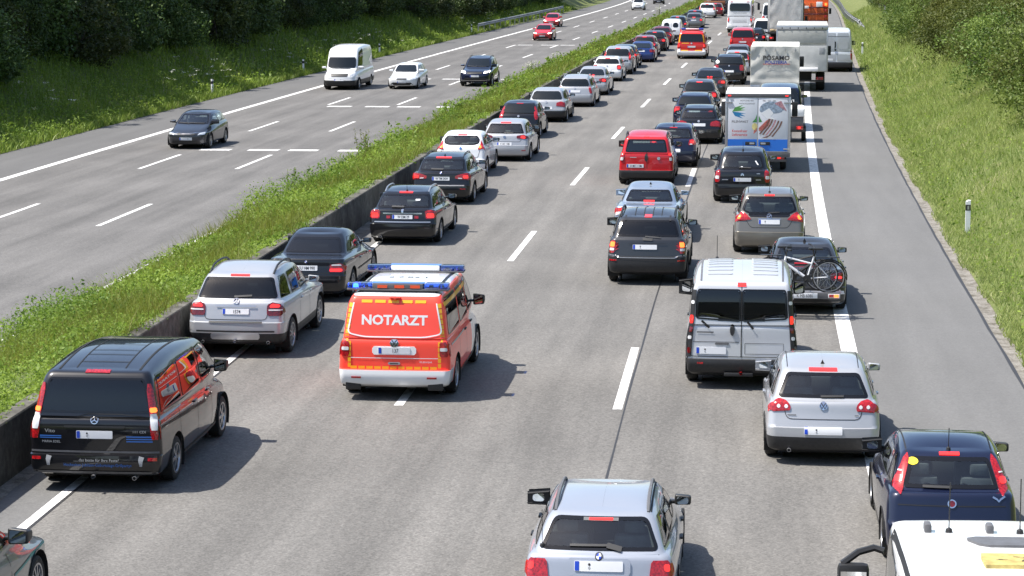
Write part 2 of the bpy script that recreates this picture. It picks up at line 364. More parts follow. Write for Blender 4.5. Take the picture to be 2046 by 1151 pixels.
class Car:
    def __init__(s, kind, paintmat, x, sd, label, cat='car', name='car', lod=0, yaw=0., left=False, group=None, rowmat=None, heading_back=False, z0=0., fit=None, **o):
        d = dict(BASE); d.update(KIND[kind]); d.update(o); s.d = d; s.lod = lod; s.kind = kind
        sm = sd + (d['L'] / 2 if not left else d['L'] / 2)
        if left:
            pos = (x + float(off(sd)), sd, float(zleft(sd))); rz = math.pi - math.atan(doff(sd)) + yaw
        else:
            pos = (x + float(off(sd)), sd, float(zroad(sd)) + z0); rz = -math.atan(doff(sm)) + yaw
        s.root = empty(name, pos, rz); tag(s.root, label, cat, group); s.root.scale = fit or ((1., 1., .92) if kind == 'van' else (.962, 1., .915))
        if left:  # front bumper at sd, facing the camera: origin is the rear bumper
            v = Matrix.Rotation(rz, 3, 'Z') @ Vector((0, d['L'], 0)); s.root.location = Vector(pos) - v
        cell, ns, nr, nc = ((.045, 84, 10, 7) if lod == 0 else (.09, 40, 5, 4))
        G, idx = loft(rings_of(d), cell, ns, nr, nc)
        s.nr, s.nc = G.shape[:2]; V = G.reshape(-1, 3); F, fr, fc = grid_faces(s.nr, s.nc)
        s.V = V; s.F = F; s.ridx = idx[fr]
        s.bvh = BVHTree.FromPolygons([tuple(v) for v in V], [tuple(map(int, f)) for f in F])
        s.keep = np.ones(len(F), bool); s.cen = V[F].mean(1)
        nrm = np.cross(V[F[:, 2]] - V[F[:, 0]], V[F[:, 3]] - V[F[:, 1]]); s.nrm = nrm / (np.linalg.norm(nrm, axis=1)[:, None] + 1e-9)
        s.paint = paintmat; s.rowmat = rowmat or []
        s.body = None
    def finish(s):
        d = s.d; V = s.V.copy(); F = s.F; wr = d['wr']; R = wr + d['arch']
        for ya in (d['ra'], d['fa']):
            dy = V[:, 1] - ya; dz = V[:, 2] - wr - .01; rad = np.hypot(dy, dz)
            ins = (rad < R) & (np.abs(V[:, 0]) > d['W'] * .3)
            s.keep &= ~ins[F].all(1)
            sc = R / np.maximum(rad, 1e-3)
            V[ins, 1] = ya + dy[ins] * sc[ins]; V[ins, 2] = wr + .01 + dz[ins] * sc[ins]
        mats = [s.paint]; midx = np.zeros(len(F), np.int32)
        for a, b, mt, y0, y1 in s.rowmat:
            if mt not in mats: mats.append(mt)
            midx[(s.ridx >= a) & (s.ridx < b) & (s.cen[:, 1] >= y0) & (s.cen[:, 1] <= y1)] = mats.index(mt)
        k = s.keep
        s.body = mk('body', V, F[k], None, s.root, True, 38, mats, midx[k])
        # wheel wells, underbody
        mb = MB()
        for ya in (d['ra'], d['fa']):
            for sg in (-1, 1):
                n = 14; Vv = []; Ff = []
                for i in range(n + 1):
                    a = math.radians(-30 + 240 * i / n); y = ya + R * math.cos(a); z = wr + .01 + R * math.sin(a)
                    Vv += [(sg * (d['W'] / 2 - .012), y, z), (sg * (d['W'] / 2 - .30), y, z)]
                for i in range(n): Ff.append((2 * i, 2 * i + 1, 2 * i + 3, 2 * i + 2))
                mb.add(Vv, Ff)
                c = len(mb.V); mb.V += [(sg * (d['W'] / 2 - .30), ya + R * math.cos(a), wr + R * math.sin(a)) for a in np.linspace(0, 2 * math.pi, 14, endpoint=False)]; mb.F.append(tuple(range(c, c + 14)))
        mb.box(-d['W'] / 2 + .32, d['W'] / 2 - .32, .2, d['L'] - .25, d['gc'] - .02, d['gc'] + .12)
        mb.build('underbody', 'underbody', s.root, False)
        ww = .2 if d['W'] < 1.95 else .24
        for ya in (d['ra'], d['fa']):
            for sg in (-1, 1):
                mt, mh, mq = wheel_meshes(wr, ww, d['rims'], s.lod)
                xw = sg * (d['W'] / 2 - .025 - ww / 2)
                h = inst('wheel', mh, s.root, (xw, ya, wr), (0, 0, 0 if sg > 0 else math.pi))
                inst('tyre', mt, h); inst('rim', mq, h)
        return s
    # --- projection of drawings onto the body
    def cast(s, P, axis, offs):
        L = s.d['L']; out = []
        for a, b in P:
            if axis == 'R': o, dr = (a, -6, b), (0, 1, 0)
            elif axis == 'F': o, dr = (a, L + 6, b), (0, -1, 0)
            elif axis == 'S': o, dr = (6, a, b), (-1, 0, 0)
            elif axis == 'P': o, dr = (-6, a, b), (1, 0, 0)
            else: o, dr = (a, b, 6), (0, 0, -1)
            loc, nor, i, t = s.bvh.ray_cast(o, dr)
            if loc is None:
                mid = Vector((a, .35, b)) if axis == 'R' else Vector((a, L - .35, b)) if axis == 'F' else Vector((s.d['W'] / 2 * (1 if axis == 'S' else -1), a, b)) if axis in 'SP' else Vector((a, b, s.d['H']))
                loc, nor, i, t = s.bvh.find_nearest(mid)
            elif axis in 'SP' and abs(loc.x) < s.d['rw'] * .93:
                loc, nor, i, t = s.bvh.find_nearest(Vector((s.d['W'] / 2 * (1.2 if axis == 'S' else -1.2), a, b)))
            if nor.dot(Vector(dr)) > 0: nor = -nor
            out.append(loc + nor * offs)
        return out
    def panel(s, name, poly, axis, mat, offs=.006, na=8, nb=6, parent=None, skirt=.012):
        P = np.asarray(poly, float); b0, b1 = P[:, 1].min(), P[:, 1].max(); e = (b1 - b0) * 1e-3 + 1e-6
        if s.lod: na, nb = max(3, na // 2), max(4, nb * 2 // 3)
        lev = np.unique(np.concatenate([np.linspace(b0 + e, b1 - e, nb + 1), np.clip(P[:, 1], b0 + e, b1 - e) if len(P) < 14 else []]))
        lev = lev[np.concatenate([[True], np.diff(lev) > (b1 - b0) * .01])]
        pts = []
        for l in lev:
            xs = []
            for i in range(len(P)):
                p, q = P[i - 1], P[i]
                if (p[1] - l) * (q[1] - l) <= 0 and p[1] != q[1]: xs.append(p[0] + (q[0] - p[0]) * (l - p[1]) / (q[1] - p[1]))
            x0, x1 = min(xs), max(xs)
            pts += [(x0 + (x1 - x0) * i / na, l) for i in range(na + 1)]
        C = s.cast(pts, axis, offs); m = len(lev); n = na + 1
        F = [(r * n + c, r * n + c + 1, (r + 1) * n + c + 1, (r + 1) * n + c) for r in range(m - 1) for c in range(na)]
        V = [tuple(c) for c in C]
        if skirt:
            loop = [c for c in range(n)] + [r * n + na for r in range(1, m)] + [(m - 1) * n + c for c in range(na - 1, -1, -1)] + [r * n for r in range(m - 2, 0, -1)]
            k0 = len(V); lp = [pts[i] for i in loop]; B = s.cast(lp, axis, -skirt * .3); V += [tuple(c) for c in B]; q = len(loop)
            F += [(loop[(i + 1) % q], loop[i], k0 + i, k0 + (i + 1) % q) for i in range(q)]
        if axis in 'FP': F = [f[::-1] for f in F]
        return mk(name, V, F, mat, parent or s.root, True, 40)
    def band(s, name, outer, inner, axis, mat, offs=.005, parent=None, sub=1):
        A = s.cast(outer, axis, offs); B = s.cast(inner, axis, offs); O = s.cast(outer, axis, -.006); m = len(A)
        V = [tuple(v) for v in O + A + B]; F = []
        for r in range(2):
            for i in range(m): j = (i + 1) % m; F.append((r * m + i, r * m + j, (r + 1) * m + j, (r + 1) * m + i))
        a = .5 * sum(outer[i][0] * outer[(i + 1) % m][1] - outer[(i + 1) % m][0] * outer[i][1] for i in range(m))
        if (a < 0) != (axis in 'FP'): F = [f[::-1] for f in F]
        return mk(name, V, F, mat, parent or s.root, True, 50)
    def strip(s, name, line, w, axis, mat, offs=.003, parent=None, closed=False, step=.12):
        L = [np.array(p, float) for p in line]; P = []
        if closed: L = L + [L[0]]
        for a, b in zip(L[:-1], L[1:]):
            n = max(1, int(np.linalg.norm(b - a) / step)); P += [a + (b - a) * i / n for i in range(n)]
        P.append(L[-1]); P = np.array(P); T = np.gradient(P, axis=0); T /= np.linalg.norm(T, axis=1)[:, None] + 1e-9
        Nn = np.stack([-T[:, 1], T[:, 0]], 1) * w / 2
        A = s.cast(P + Nn, axis, offs); B = s.cast(P - Nn, axis, offs); m = len(P)
        F = [(i, m + i, m + i + 1, i + 1) for i in range(m - 1)]
        if axis in 'FP': F = [f[::-1] for f in F]
        return mk(name, [tuple(v) for v in A + B], F, mat, parent or s.root, True, None)
    def text(s, name, t, a, b, h, axis, mat, offs=.008, bold=.0, sx=1., parent=None, flip=1):
        V2, F2 = text2d(t, bold)
        if not len(V2): return
        P = [(a + flip * v[0] * h * sx, b + v[1] * h) for v in V2]
        C = s.cast(P, axis, offs)
        F = [f if (flip > 0) == (axis not in 'FP') else f[::-1] for f in F2]
        return mk(name, [tuple(c) for c in C], F, mat, parent or s.root, False)
    # --- standard fittings
    def hole(s, poly, axis):
        c = s.cen; n = s.nrm; P = inset(poly, .022)
        if axis == 'R': k = inside(P, c[:, 0], c[:, 2]) & (n[:, 1] < -.12) & (c[:, 1] < s.d['L'] * .45)
        elif axis == 'F': k = inside(P, c[:, 0], c[:, 2]) & (n[:, 1] > .12) & (c[:, 1] > s.d['L'] * .5)
        elif axis == 'S': k = inside(P, c[:, 1], c[:, 2]) & (n[:, 0] > .3)
        else: k = inside(P, c[:, 1], c[:, 2]) & (n[:, 0] < -.3)
        s.keep &= ~k
    def window(s, poly, axis, gl='glass', frit=.045, name='window', r=.05):
        poly = rounded(poly, r, 4)
        if s.lod: return s.panel(name, poly, axis, 'glass_far', .02, 12, 9)
        s.hole(poly, axis)
        P = []
        for i in range(len(poly)):
            a, b = poly[i], poly[(i + 1) % len(poly)]; n = max(1, int(np.linalg.norm(b - a) / .09)); P += [a + (b - a) * k / n for k in range(n)]
        P = np.array(P); I = inset(P, frit)
        f = s.band(name, P, I, axis, 'frit', .006)
        s.panel('pane', inset(poly, frit * .93), axis, gl, .0045, 12, 8, f, skirt=0)
        return f
    def rear_glass(s, zb=.03, zt=.03, mb=.06, mt=.05, gl='glass', poly=None, r=.06, frit=.045):
        d = s.d; wb = d['gb'] * d['tr'] * .985; wt = d['rw'] * d['tr']; z0 = d['rgz'] + zb; z1 = d['rtz'] - zt
        f = lambda z: wb + (wt - wb) * (z - d['rgz']) / (d['rtz'] - d['rgz'])
        P = poly or [(-f(z0) + mb, z0), (f(z0) - mb, z0), (f(z1) - mt, z1), (-f(z1) + mt, z1)]
        if poly is not None and all(p[0] >= -1e-6 for p in poly): P = list(poly) + [(-x, z) for x, z in poly[::-1]]
        s.rg = P
        return s.window(P, 'R', gl, frit, 'rear_window', r)
    def side_glass(s, us=((.04, .30), (.34, .62), (.66, .985)), gl='glass', glf=None, zb=.03, zt=.035, frit=.022, sides='SP', rear_in=(.16, .12), top_drop=None):
        d = s.d; z0a, z0b = d['rgz'] + zb, d['cwz'] + zb; z1a, z1b = d['rtz'] - zt, d['ftz'] - zt
        yb = (d['rgy'] + rear_in[0], d['cwy'] - .20); yt = (d['rty'] + rear_in[1], d['fty'] - .10)
        s.side = []
        def pt(u, top):
            if top: y = yt[0] + (yt[1] - yt[0]) * u; return (y, z1a + (z1b - z1a) * u)
            y = yb[0] + (yb[1] - yb[0]) * u; return (y, z0a + (z0b - z0a) * u)
        for ax in sides:
            for i, (u0, u1) in enumerate(us):
                P = [pt(u0, 0), pt(u1, 0), pt(u1, 1), pt(u0, 1)]
                if top_drop and i == 0: P[3] = (P[3][0] + top_drop[0], P[3][1] - top_drop[1])
                # keep pillars upright except the outermost edges
                if i > 0: m = (P[0][0] + P[3][0]) / 2; P[0] = (m - .03, P[0][1]); P[3] = (m + .03, P[3][1])
                if i < len(us) - 1: m = (P[1][0] + P[2][0]) / 2; P[1] = (m - .03, P[1][1]); P[2] = (m + .03, P[2][1])
                s.window(P, ax, (glf if i == len(us) - 1 and glf else gl), frit, 'side_window', .04)
                if ax == 'S': s.side.append(P)
    def windscreen(s, gl='glass', zz=None):
        d = s.d; wb = d['gb'] * .93; wt = d['rw'] * .95; z0 = d['cwz'] + .02; z1 = d['ftz'] - .02
        if zz: wt = wb + (wt - wb) * (zz[1] - z0) / (z1 - z0); z0, z1 = zz
        s.window([(-wb + .09, z0), (wb - .09, z0), (wt - .05, z1), (-wt + .05, z1)], 'F', gl, .05, 'windscreen', .06)
    def lining(s):
        """cabin lining just inside the shell, with the same openings"""
        d = s.d; k = s.keep & (s.ridx >= 7); F = s.F[k][:, ::-1]; V = s.V.copy()
        V[:, 0] *= .955; V[:, 1] = d['L'] / 2 + (V[:, 1] - d['L'] / 2) * .985; V[:, 2] -= .025
        u, inv = np.unique(F, return_inverse=True)
        mk('cabin_lining', V[u], inv.reshape(F.shape), 'interior', s.root, True, None)
    def cabin(s, rows=2, driver_x=-.37):
        s.lining(); d = s.d; zb = d['rgz']; y1 = d['cwy'] - 1.35; sd_ = s.kind == 'sedan'; ys = ([y1 + .08, y1 - .50] if sd_ else [y1, y1 - .85])[:rows]; zb -= .10 if sd_ else 0
        for i, y in enumerate(ys):
            for sx in (-.37, .37):
                m = MB(); m.box(sx - .24, sx + .24, y - .12, y + .42, .42, .58, .05)
                m.box(sx - .23, sx + .23, y - .26, y - .10, .52, zb + .12, .05); m.box(sx - .12, sx + .12, y - .25, y - .14, zb + .14, zb + .30, .04)
                m.build('seat', 'seat', s.root)
        m = MB(); m.box(-d['gb'] + .14, d['gb'] - .14, d['cwy'] - .55, d['cwy'] - .16, .6, d['cwz'] - .06, .06); m.build('dashboard', 'interior', s.root)
        m = MB(); m.box(-d['W'] / 2 + .12, d['W'] / 2 - .12, .35, d['cwy'] - .1, .36, .4); m.build('cabin_floor', 'interior', s.root, False)
    def plate(s, b, a=0., txt=None, axis='R', w=.52, h=.115, offs=.014, mat='plate_white', dots=True):
        P = rounded([(a - w / 2, b - h / 2), (a + w / 2, b - h / 2), (a + w / 2, b + h / 2), (a - w / 2, b + h / 2)], .012, 2)
        o = s.panel('number_plate', P, axis, mat, offs, 6, 2, skirt=.03)
        e = 1 if axis == 'R' else -1
        x0, x1 = sorted((a - e * (w / 2 - .006), a - e * (w / 2 - .052)))
        if s.lod < 2: s.panel('country_band', [(x0, b - h / 2 + .006), (x1, b - h / 2 + .006), (x1, b + h / 2 - .006), (x0, b + h / 2 - .006)], axis, 'plate_blue', offs + .003, 2, 2, o, skirt=0)
        if txt: s.text('lettering', txt, a + e * .025, b, h * .62, axis, 'plate_ink', offs + .004, .01, .72, o, flip=e)
        elif dots:
            for dz in (.02, -.018):
                P = [(a - .10 + .013 * math.cos(t), b + dz + .015 * math.sin(t)) for t in np.linspace(0, 2 * math.pi, 8, endpoint=False)]
                s.panel('seal', P, axis, 'grey_print' if dz < 0 else 'plate_ink', offs + .003, 2, 3, o, skirt=0)
        return o
    def taillights(s, poly, lit=None, white=None, dark=False, r=.03, orange=None, side=None, litm='red_lit', base=None):
        for sg in (1, -1):
            q = lambda P: P if sg > 0 else mirror(P)
            o = s.panel('tail_light', rounded(q(poly), r, 3), 'R', base or ('dark_red_lens' if dark else 'red_lens'), .016, 12, 8)
            if side:
                s.panel('lens_wrap', rounded([(max(.13, p[0]), p[1]) for p in side], r, 3), 'S' if sg > 0 else 'P', base or ('dark_red_lens' if dark else 'red_lens'), .011, 5, 6, o)
            if lit: s.panel('brake_lamp', rounded(q(lit), r * .6, 3), 'R', litm, .022, 8, 5, o)
            if white: s.panel('reversing_lamp', rounded(q(white), r * .5, 3), 'R', 'white_lens', .022, 8, 5, o)
            if orange: s.panel('indicator_lamp', rounded(q(orange), r * .5, 3), 'R', 'orange_lens', .022, 8, 5, o)
    def high_brake(s, z, w=.24, h=.028, lit=True, offs=.012):
        s.panel('high_brake_light', [(-w / 2, z - h / 2), (w / 2, z - h / 2), (w / 2, z + h / 2), (-w / 2, z + h / 2)], 'R', 'red_lit' if lit else 'red_lens', offs, 5, 2)
    def mirrors(s, mat=None, sx=.22, sz=.15, dy=-.36, dz=.09, xo=.0, cap=None):
        d = s.d; y = d['cwy'] + dy; z = d['cwz'] + dz
        for sg in (-1, 1):
            hit = s.cast([(y, z - .02)], 'S' if sg > 0 else 'P', 0)[0]; xb = abs(hit.x)
            x0, x1 = xb + .06 + xo, xb + .06 + sx + xo; m = MB(); bm = bmesh.new()
            bmesh.ops.create_cube(bm, size=1)
            for v in bm.verts:
                fx = x0 if v.co.x < 0 else x1; k = (.8 if v.co.x > 0 else 1.); kk = 1. if v.co.y < 0 else .62
                v.co = (sg * fx, y + (v.co.y * .15 if v.co.y < 0 else v.co.y * .22) + (-.03 if v.co.x > 0 else 0), z + v.co.z * sz * k * kk)
            bmesh.ops.bevel(bm, geom=bm.edges[:], offset=.03, segments=3, profile=.6, affect='EDGES')
            bmesh.ops.recalc_face_normals(bm, faces=bm.faces); bm.verts.index_update()
            m.add([v.co[:] for v in bm.verts], [[v.index for v in f.verts] for f in bm.faces]); bm.free()
            m.box(*(sorted((sg * (xb - .03), sg * (x0 + .03)))), y - .03, y + .06, z - .06, z - .02, .01)
            o = m.build('wing_mirror', mat or s.paint, s.root)
            g = MB(); yy = y - .079
            P = rounded([(x0 + .025, z - sz * .38), (x1 - .03, z - sz * .32), (x1 - .03, z + sz * .32), (x0 + .025, z + sz * .38)], .04, 3)
            g.add([(sg * p[0], yy - (.03 * (p[0] - x0) / (x1 - x0)), p[1]) for p in P], [tuple(range(len(P))) if sg > 0 else tuple(range(len(P)))[::-1]])
            g.build('mirror_glass', 'mirror', o, False)
    def wiper(s, a0, b0, a1, b1, w=.03, axis='R'):
        s.strip('wiper', [(a0, b0), (a1, b1)], w, axis, 'black_plastic', .022, step=.06)
    def seams(s, rear=None, doors=(), roof=False):
        d = s.d
        if rear: s.strip('tailgate_gap', rounded(rear, .06, 3), .011, 'R', 'gap', .0035, closed=True, step=.08)
        for ax in 'SP':
            for y in doors: s.strip('door_gap', [(y, d['gc'] + .12), (y + .01, d['cwz'] - .05)], .011, ax, 'gap', .0035)
            s.strip('sill_trim', [(d['ra'] + d['wr'] + .1, d['gc'] + .10), (d['fa'] - d['wr'] - .1, d['gc'] + .10)], .05, ax, 'black_plastic', .006)
    def handles(s, ys, z, mat=None):
        for sg, ax in ((1, 'S'), (-1, 'P')):
            for y in ys:
                h = s.cast([(y, z)], ax, 0)[0]; m = MB(); xa, xb = sorted((h.x - sg * .005, h.x + sg * .028)); m.box(xa, xb, y - .09, y + .09, z - .016, z + .016, .01)
                m.build('door_handle', mat or s.paint, s.root)
    def rails(s, mat='black_plastic', r=.02, h=.07, y0=.12, y1=.05, inn=.05):
        d = s.d; a, b = d['rty'] + y0, d['fty'] - y1
        for sg in (-1, 1):
            pts = []; x = sg * (d['rw'] - inn)
            for i in range(11):
                t = i / 10; y = a + (b - a) * t
                z = s.cast([(x, y)], 'T', 0)[0].z + h * min(1, 4 * t * 1.2, (1 - t) * 4.8) - .005
                pts.append((x, y, z))
            MB().tube(pts, r, 6).build('roof_rail', mat, s.root)
    def antenna(s, x, y, h=.35, tilt=-.25, r=.006):
        p = s.cast([(x, y)], 'T', 0)[0]; m = MB(); m.tube([p, p + Vector((0, tilt * h, h))], r, 5); m.lathe([(.03, 0), (.025, .03), (.001, .045)], 8, 'z', p[:]); m.build('aerial', 'black_plastic', s.root)
    def fin(s, y):
        p = s.cast([(0, y)], 'T', 0)[0]; x, yy, z = p; MB().add([(-.03, yy - .06, z - .01), (.03, yy - .06, z - .01), (0, yy + .1, z - .01), (0, yy - .06, z + .06)], [(0, 1, 3), (1, 2, 3), (2, 0, 3), (0, 2, 1)]).build('roof_fin', 'black_plastic', s.root, False)
    def exhaust(s, x, z=.24):
        MB().lathe([(.025, -.02), (.03, -.02), (.03, .15)], 10, 'y', (x, .03, z)).build('exhaust', 'satin', s.root)
    def lower_bumper(s, z0, z1, wx, mat='black_plastic', r=.04):
        s.panel('bumper_trim', rounded([(-wx, z0), (wx, z0), (wx * .97, z1), (-wx * .97, z1)], r, 3), 'R', mat, .008, 14, 4)
    def reflectors(s, x, z, w=.14, h=.03):
        for sg in (1, -1): s.panel('reflector', [(sg * x - w / 2, z - h / 2), (sg * x + w / 2, z - h / 2), (sg * x + w / 2, z + h / 2), (sg * x - w / 2, z + h / 2)], 'R', 'red_lens', .012, 3, 2)
    # badges: a disc, with the maker's mark as raised lines
    def badge(s, z, r=.055, style='ring', a=0., axis='R'):
        C = [(a + r * math.cos(t), z + r * math.sin(t)) for t in np.linspace(0, 2 * math.pi, 18, endpoint=False)]
        base = {'vw': 'chrome', 'bmw': 'black_print', 'star': None, 'opel': None, 'fiat': 'chrome', 'ford': 'blue_print', 'plain': 'satin'}.get(style, 'satin')
        if s.lod: return s.panel('badge', C, axis, 'satin' if style != 'bmw' else 'white_print', .016, 4, 5)
        if base: o = s.panel('badge', C, axis, base, .014, 8, 9)
        else:
            o = s.band('badge', C, [(a + (p[0] - a) * .8, z + (p[1] - z) * .8) for p in C], axis, 'chrome', .016)
        def line(P, w=.16, m='chrome'): s.strip('badge_mark', [(a + x * r, z + y * r) for x, y in P], w * r, axis, m, .019, o, step=.02)
        if style == 'star':
            for t in (90, 210, 330): line([(0, 0), (.9 * math.cos(math.radians(t)), .9 * math.sin(math.radians(t)))], .2)
        elif style == 'vw':
            line([(-.55, .7), (-.03, -.02)], .2, 'black_print'); line([(.55, .7), (.03, -.02)], .2, 'black_print')
            line([(-.82, .3), (-.38, -.8), (0, .05), (.38, -.8), (.82, .3)], .2, 'black_print')
        elif style == 'bmw':
            for q, m in ((0, 'white_print'), (1, 'plate_blue'), (2, 'white_print'), (3, 'plate_blue')):
                t = np.linspace(q * math.pi / 2, (q + 1) * math.pi / 2, 6)
                s.panel('badge_mark', [(a, z)] + [(a + .62 * r * math.cos(k), z + .62 * r * math.sin(k)) for k in t], axis, m, .019, 2, 4, o, skirt=0)
        elif style == 'opel': line([(-.95, -.25), (.3, -.12), (-.3, .12), (.95, .25)], .22)
        elif style == 'fiat': s.panel('badge_mark', [(a + (p[0] - a) * .72, z + (p[1] - z) * .72) for p in C], axis, 'dark_red_lens', .018, 6, 6, o, skirt=0)
    def chevrons(s, z, r=.05, a=0.):
        for dz in (-.3, .45): s.strip('badge', [(a - r, z + (dz - .45) * r), (a, z + (dz + .45) * r), (a + r, z + (dz - .45) * r)], r * .35, 'R', 'chrome', .014, step=.02)
    def lion(s, z, r=.05, a=0.):
        s.panel('badge', [(a - .5 * r, z - r), (a - .1 * r, z - .2 * r), (a + .1 * r, z - r), (a + .5 * r, z - .9 * r), (a + .5 * r, z + .3 * r), (a + .9 * r, z + .5 * r), (a + .3 * r, z + r), (a - .7 * r, z + .7 * r)], 'R', 'chrome', .014, 4, 8)
    # front, for oncoming traffic
    def front(s, lamp, grille, intake, plate_z, lit=False, gm='black_plastic', bar=None):
        for sg in (1, -1):
            q = lambda P: P if sg > 0 else mirror(P)
            o = s.panel('headlight', rounded(q(lamp), .03, 3), 'F', 'headlamp_lit' if lit else 'headlamp', .008, 5, 5)
        s.panel('grille', rounded(grille, .03, 3), 'F', gm, .008, 10, 4)
        s.panel('air_intake', rounded(intake, .04, 3), 'F', 'black_plastic', .008, 10, 4)
        s.plate(plate_z, 0, None, 'F')
        if bar: s.strip('chrome_bar', bar, .02, 'F', 'chrome', .012)
# ------------------------------------------------------------------ ground materials
def asphalt(name, base, alt, lanes, w, light=1.0):
    m, nt, o = nmat(name)
    uv = N(nt, 'ShaderNodeUVMap'); sp = N(nt, 'ShaderNodeSeparateXYZ', {0: uv.outputs[0]}); lat, ss = sp.outputs[0], sp.outputs[1]
    tc = N(nt, 'ShaderNodeTexCoord')
    fine = N(nt, 'ShaderNodeTexNoise', {'Vector': tc.outputs['Object'], 'Scale': 34.0, 'Detail': 3.0, 'Roughness': .75})
    vor = N(nt, 'ShaderNodeTexVoronoi', {'Vector': tc.outputs['Object'], 'Scale': 26.0})
    st = N(nt, 'ShaderNodeCombineXYZ', {0: lat, 1: N(nt, 'ShaderNodeMath', {0: ss, 1: .07}, operation='MULTIPLY').outputs[0]})
    streak = N(nt, 'ShaderNodeTexNoise', {'Vector': st.outputs[0], 'Scale': 2.2, 'Detail': 4.0, 'Roughness': .55})
    big = N(nt, 'ShaderNodeTexNoise', {'Vector': tc.outputs['Object'], 'Scale': .22, 'Detail': 4.0})
    oil = N(nt, 'ShaderNodeTexNoise', {'Vector': N(nt, 'ShaderNodeCombineXYZ', {0: lat, 1: N(nt, 'ShaderNodeMath', {0: ss, 1: .02}, operation='MULTIPLY').outputs[0]}).outputs[0], 'Scale': 1.1, 'Detail': 6.0, 'Roughness': .7})
    # wheel paths polished darker, two per lane
    ph = N(nt, 'ShaderNodeMath', {0: lat, 1: lanes}, operation='SUBTRACT'); ph = N(nt, 'ShaderNodeMath', {0: ph.outputs[0], 1: 2 * math.pi * 2 / w}, operation='MULTIPLY')
    tr = N(nt, 'ShaderNodeMath', {0: ph.outputs[0]}, operation='COSINE')
    def mul(a, lo, hi, f0=.3, f1=.7):
        return N(nt, 'ShaderNodeMapRange', {'Value': a, 'From Min': f0, 'From Max': f1, 'To Min': lo, 'To Max': hi}).outputs[0]
    f = mul(fine.outputs[0], .68, 1.34)
    for a in (mul(vor.outputs['Color'], .80, 1.22, 0, 1), mul(streak.outputs[0], .84, 1.12), mul(big.outputs[0], .88, 1.11), mul(tr.outputs[0], .925, 1.06, -1, 1), mul(oil.outputs[0], 1.0, .86, .55, .72)):
        f = N(nt, 'ShaderNodeMath', {0: f, 1: a}, operation='MULTIPLY').outputs[0]
    # the strips outside the edge lines are laid in another mix
    if alt:
        e0 = N(nt, 'ShaderNodeMapRange', {'Value': lat, 'From Min': alt[1], 'From Max': alt[1] + .05}).outputs[0]
        e1 = N(nt, 'ShaderNodeMapRange', {'Value': lat, 'From Min': alt[2], 'From Max': alt[2] + .05, 'To Min': 1, 'To Max': 0}).outputs[0]
        k = N(nt, 'ShaderNodeMath', {0: e0, 1: e1}, operation='MULTIPLY').outputs[0]
        smooth = N(nt, 'ShaderNodeMapRange', {'Value': k, 'To Min': .45, 'To Max': 1.}).outputs[0]
        f = N(nt, 'ShaderNodeMix', {0: smooth, 2: 1.0, 3: f}).outputs[0]
        c = N(nt, 'ShaderNodeMix', {0: k, 6: rgb(alt[0]), 7: rgb(base)}, data_type='RGBA').outputs[2]
    else: c = N(nt, 'ShaderNodeRGB').outputs[0]; c.default_value = rgb(base)
    cc = N(nt, 'ShaderNodeVectorMath', {0: c, 1: f}, operation='MULTIPLY')
    bp = N(nt, 'ShaderNodeBump', {'Height': fine.outputs[0], 'Strength': .35, 'Distance': .01})
    p = N(nt, 'ShaderNodeBsdfPrincipled', {'Base Color': cc.outputs[0], 'Roughness': .82, 'Specular IOR Level': .35, 'Normal': bp.outputs[0]})
    nt.links.new(p.outputs[0], o.inputs[0])
asphalt('asphalt_right', (.141, .134, .123), ((.134, .132, .128), -8.99, 2.02), -7.1, 3.55)
asphalt('asphalt_left', (.125, .120, .114), ((.115, .113, .11), -25.6, -14.5), -20.05, 3.5)
def mottled(name, cols, scale, rough=.9, bump=.4, detail=6., sc2=None):
    m, nt, o = nmat(name); tc = N(nt, 'ShaderNodeTexCoord')
    nz = N(nt, 'ShaderNodeTexNoise', {'Vector': tc.outputs['Object'], 'Scale': scale, 'Detail': detail, 'Roughness': .7})
    cr = N(nt, 'ShaderNodeValToRGB', {0: nz.outputs[0]}); e = cr.color_ramp.elements
    for i, c in enumerate(cols):
        p = .3 + .4 * i / (len(cols) - 1)
        if i < 2: e[i].position = p; e[i].color = rgb(c)
        else: q = e.new(p); q.color = rgb(c)
    n2 = N(nt, 'ShaderNodeTexNoise', {'Vector': tc.outputs['Object'], 'Scale': scale * 9, 'Detail': 4.})
    v = N(nt, 'ShaderNodeVectorMath', {0: cr.outputs[0], 1: N(nt, 'ShaderNodeMapRange', {'Value': n2.outputs[0], 'From Min': .3, 'From Max': .7, 'To Min': .7, 'To Max': 1.25}).outputs[0]}, operation='MULTIPLY')
    b = N(nt, 'ShaderNodeBump', {'Height': n2.outputs[0], 'Strength': bump, 'Distance': .03})
    p = N(nt, 'ShaderNodeBsdfPrincipled', {'Base Color': v.outputs[0], 'Roughness': rough, 'Normal': b.outputs[0], 'Specular IOR Level': .25})
    nt.links.new(p.outputs[0], o.inputs[0])
mottled('soil', ((.06, .085, .02), (.09, .12, .03), (.11, .11, .045)), 1.3)
mottled('turf', ((.085, .105, .03), (.125, .15, .045), (.19, .18, .085)), 1.2)
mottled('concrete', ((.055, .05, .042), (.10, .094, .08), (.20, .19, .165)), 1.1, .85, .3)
mottled('gutter', ((.085, .075, .055), (.20, .185, .16), (.27, .255, .23)), 2.6, .9, .6)
mottled('bark', ((.03, .025, .018), (.06, .05, .038), (.09, .08, .06)), 6., .95, .8)
m, nt, o = nmat('road_paint'); tc = N(nt, 'ShaderNodeTexCoord')
nz = N(nt, 'ShaderNodeTexNoise', {'Vector': tc.outputs['Object'], 'Scale': 7.0, 'Detail': 8.0, 'Roughness': .7})
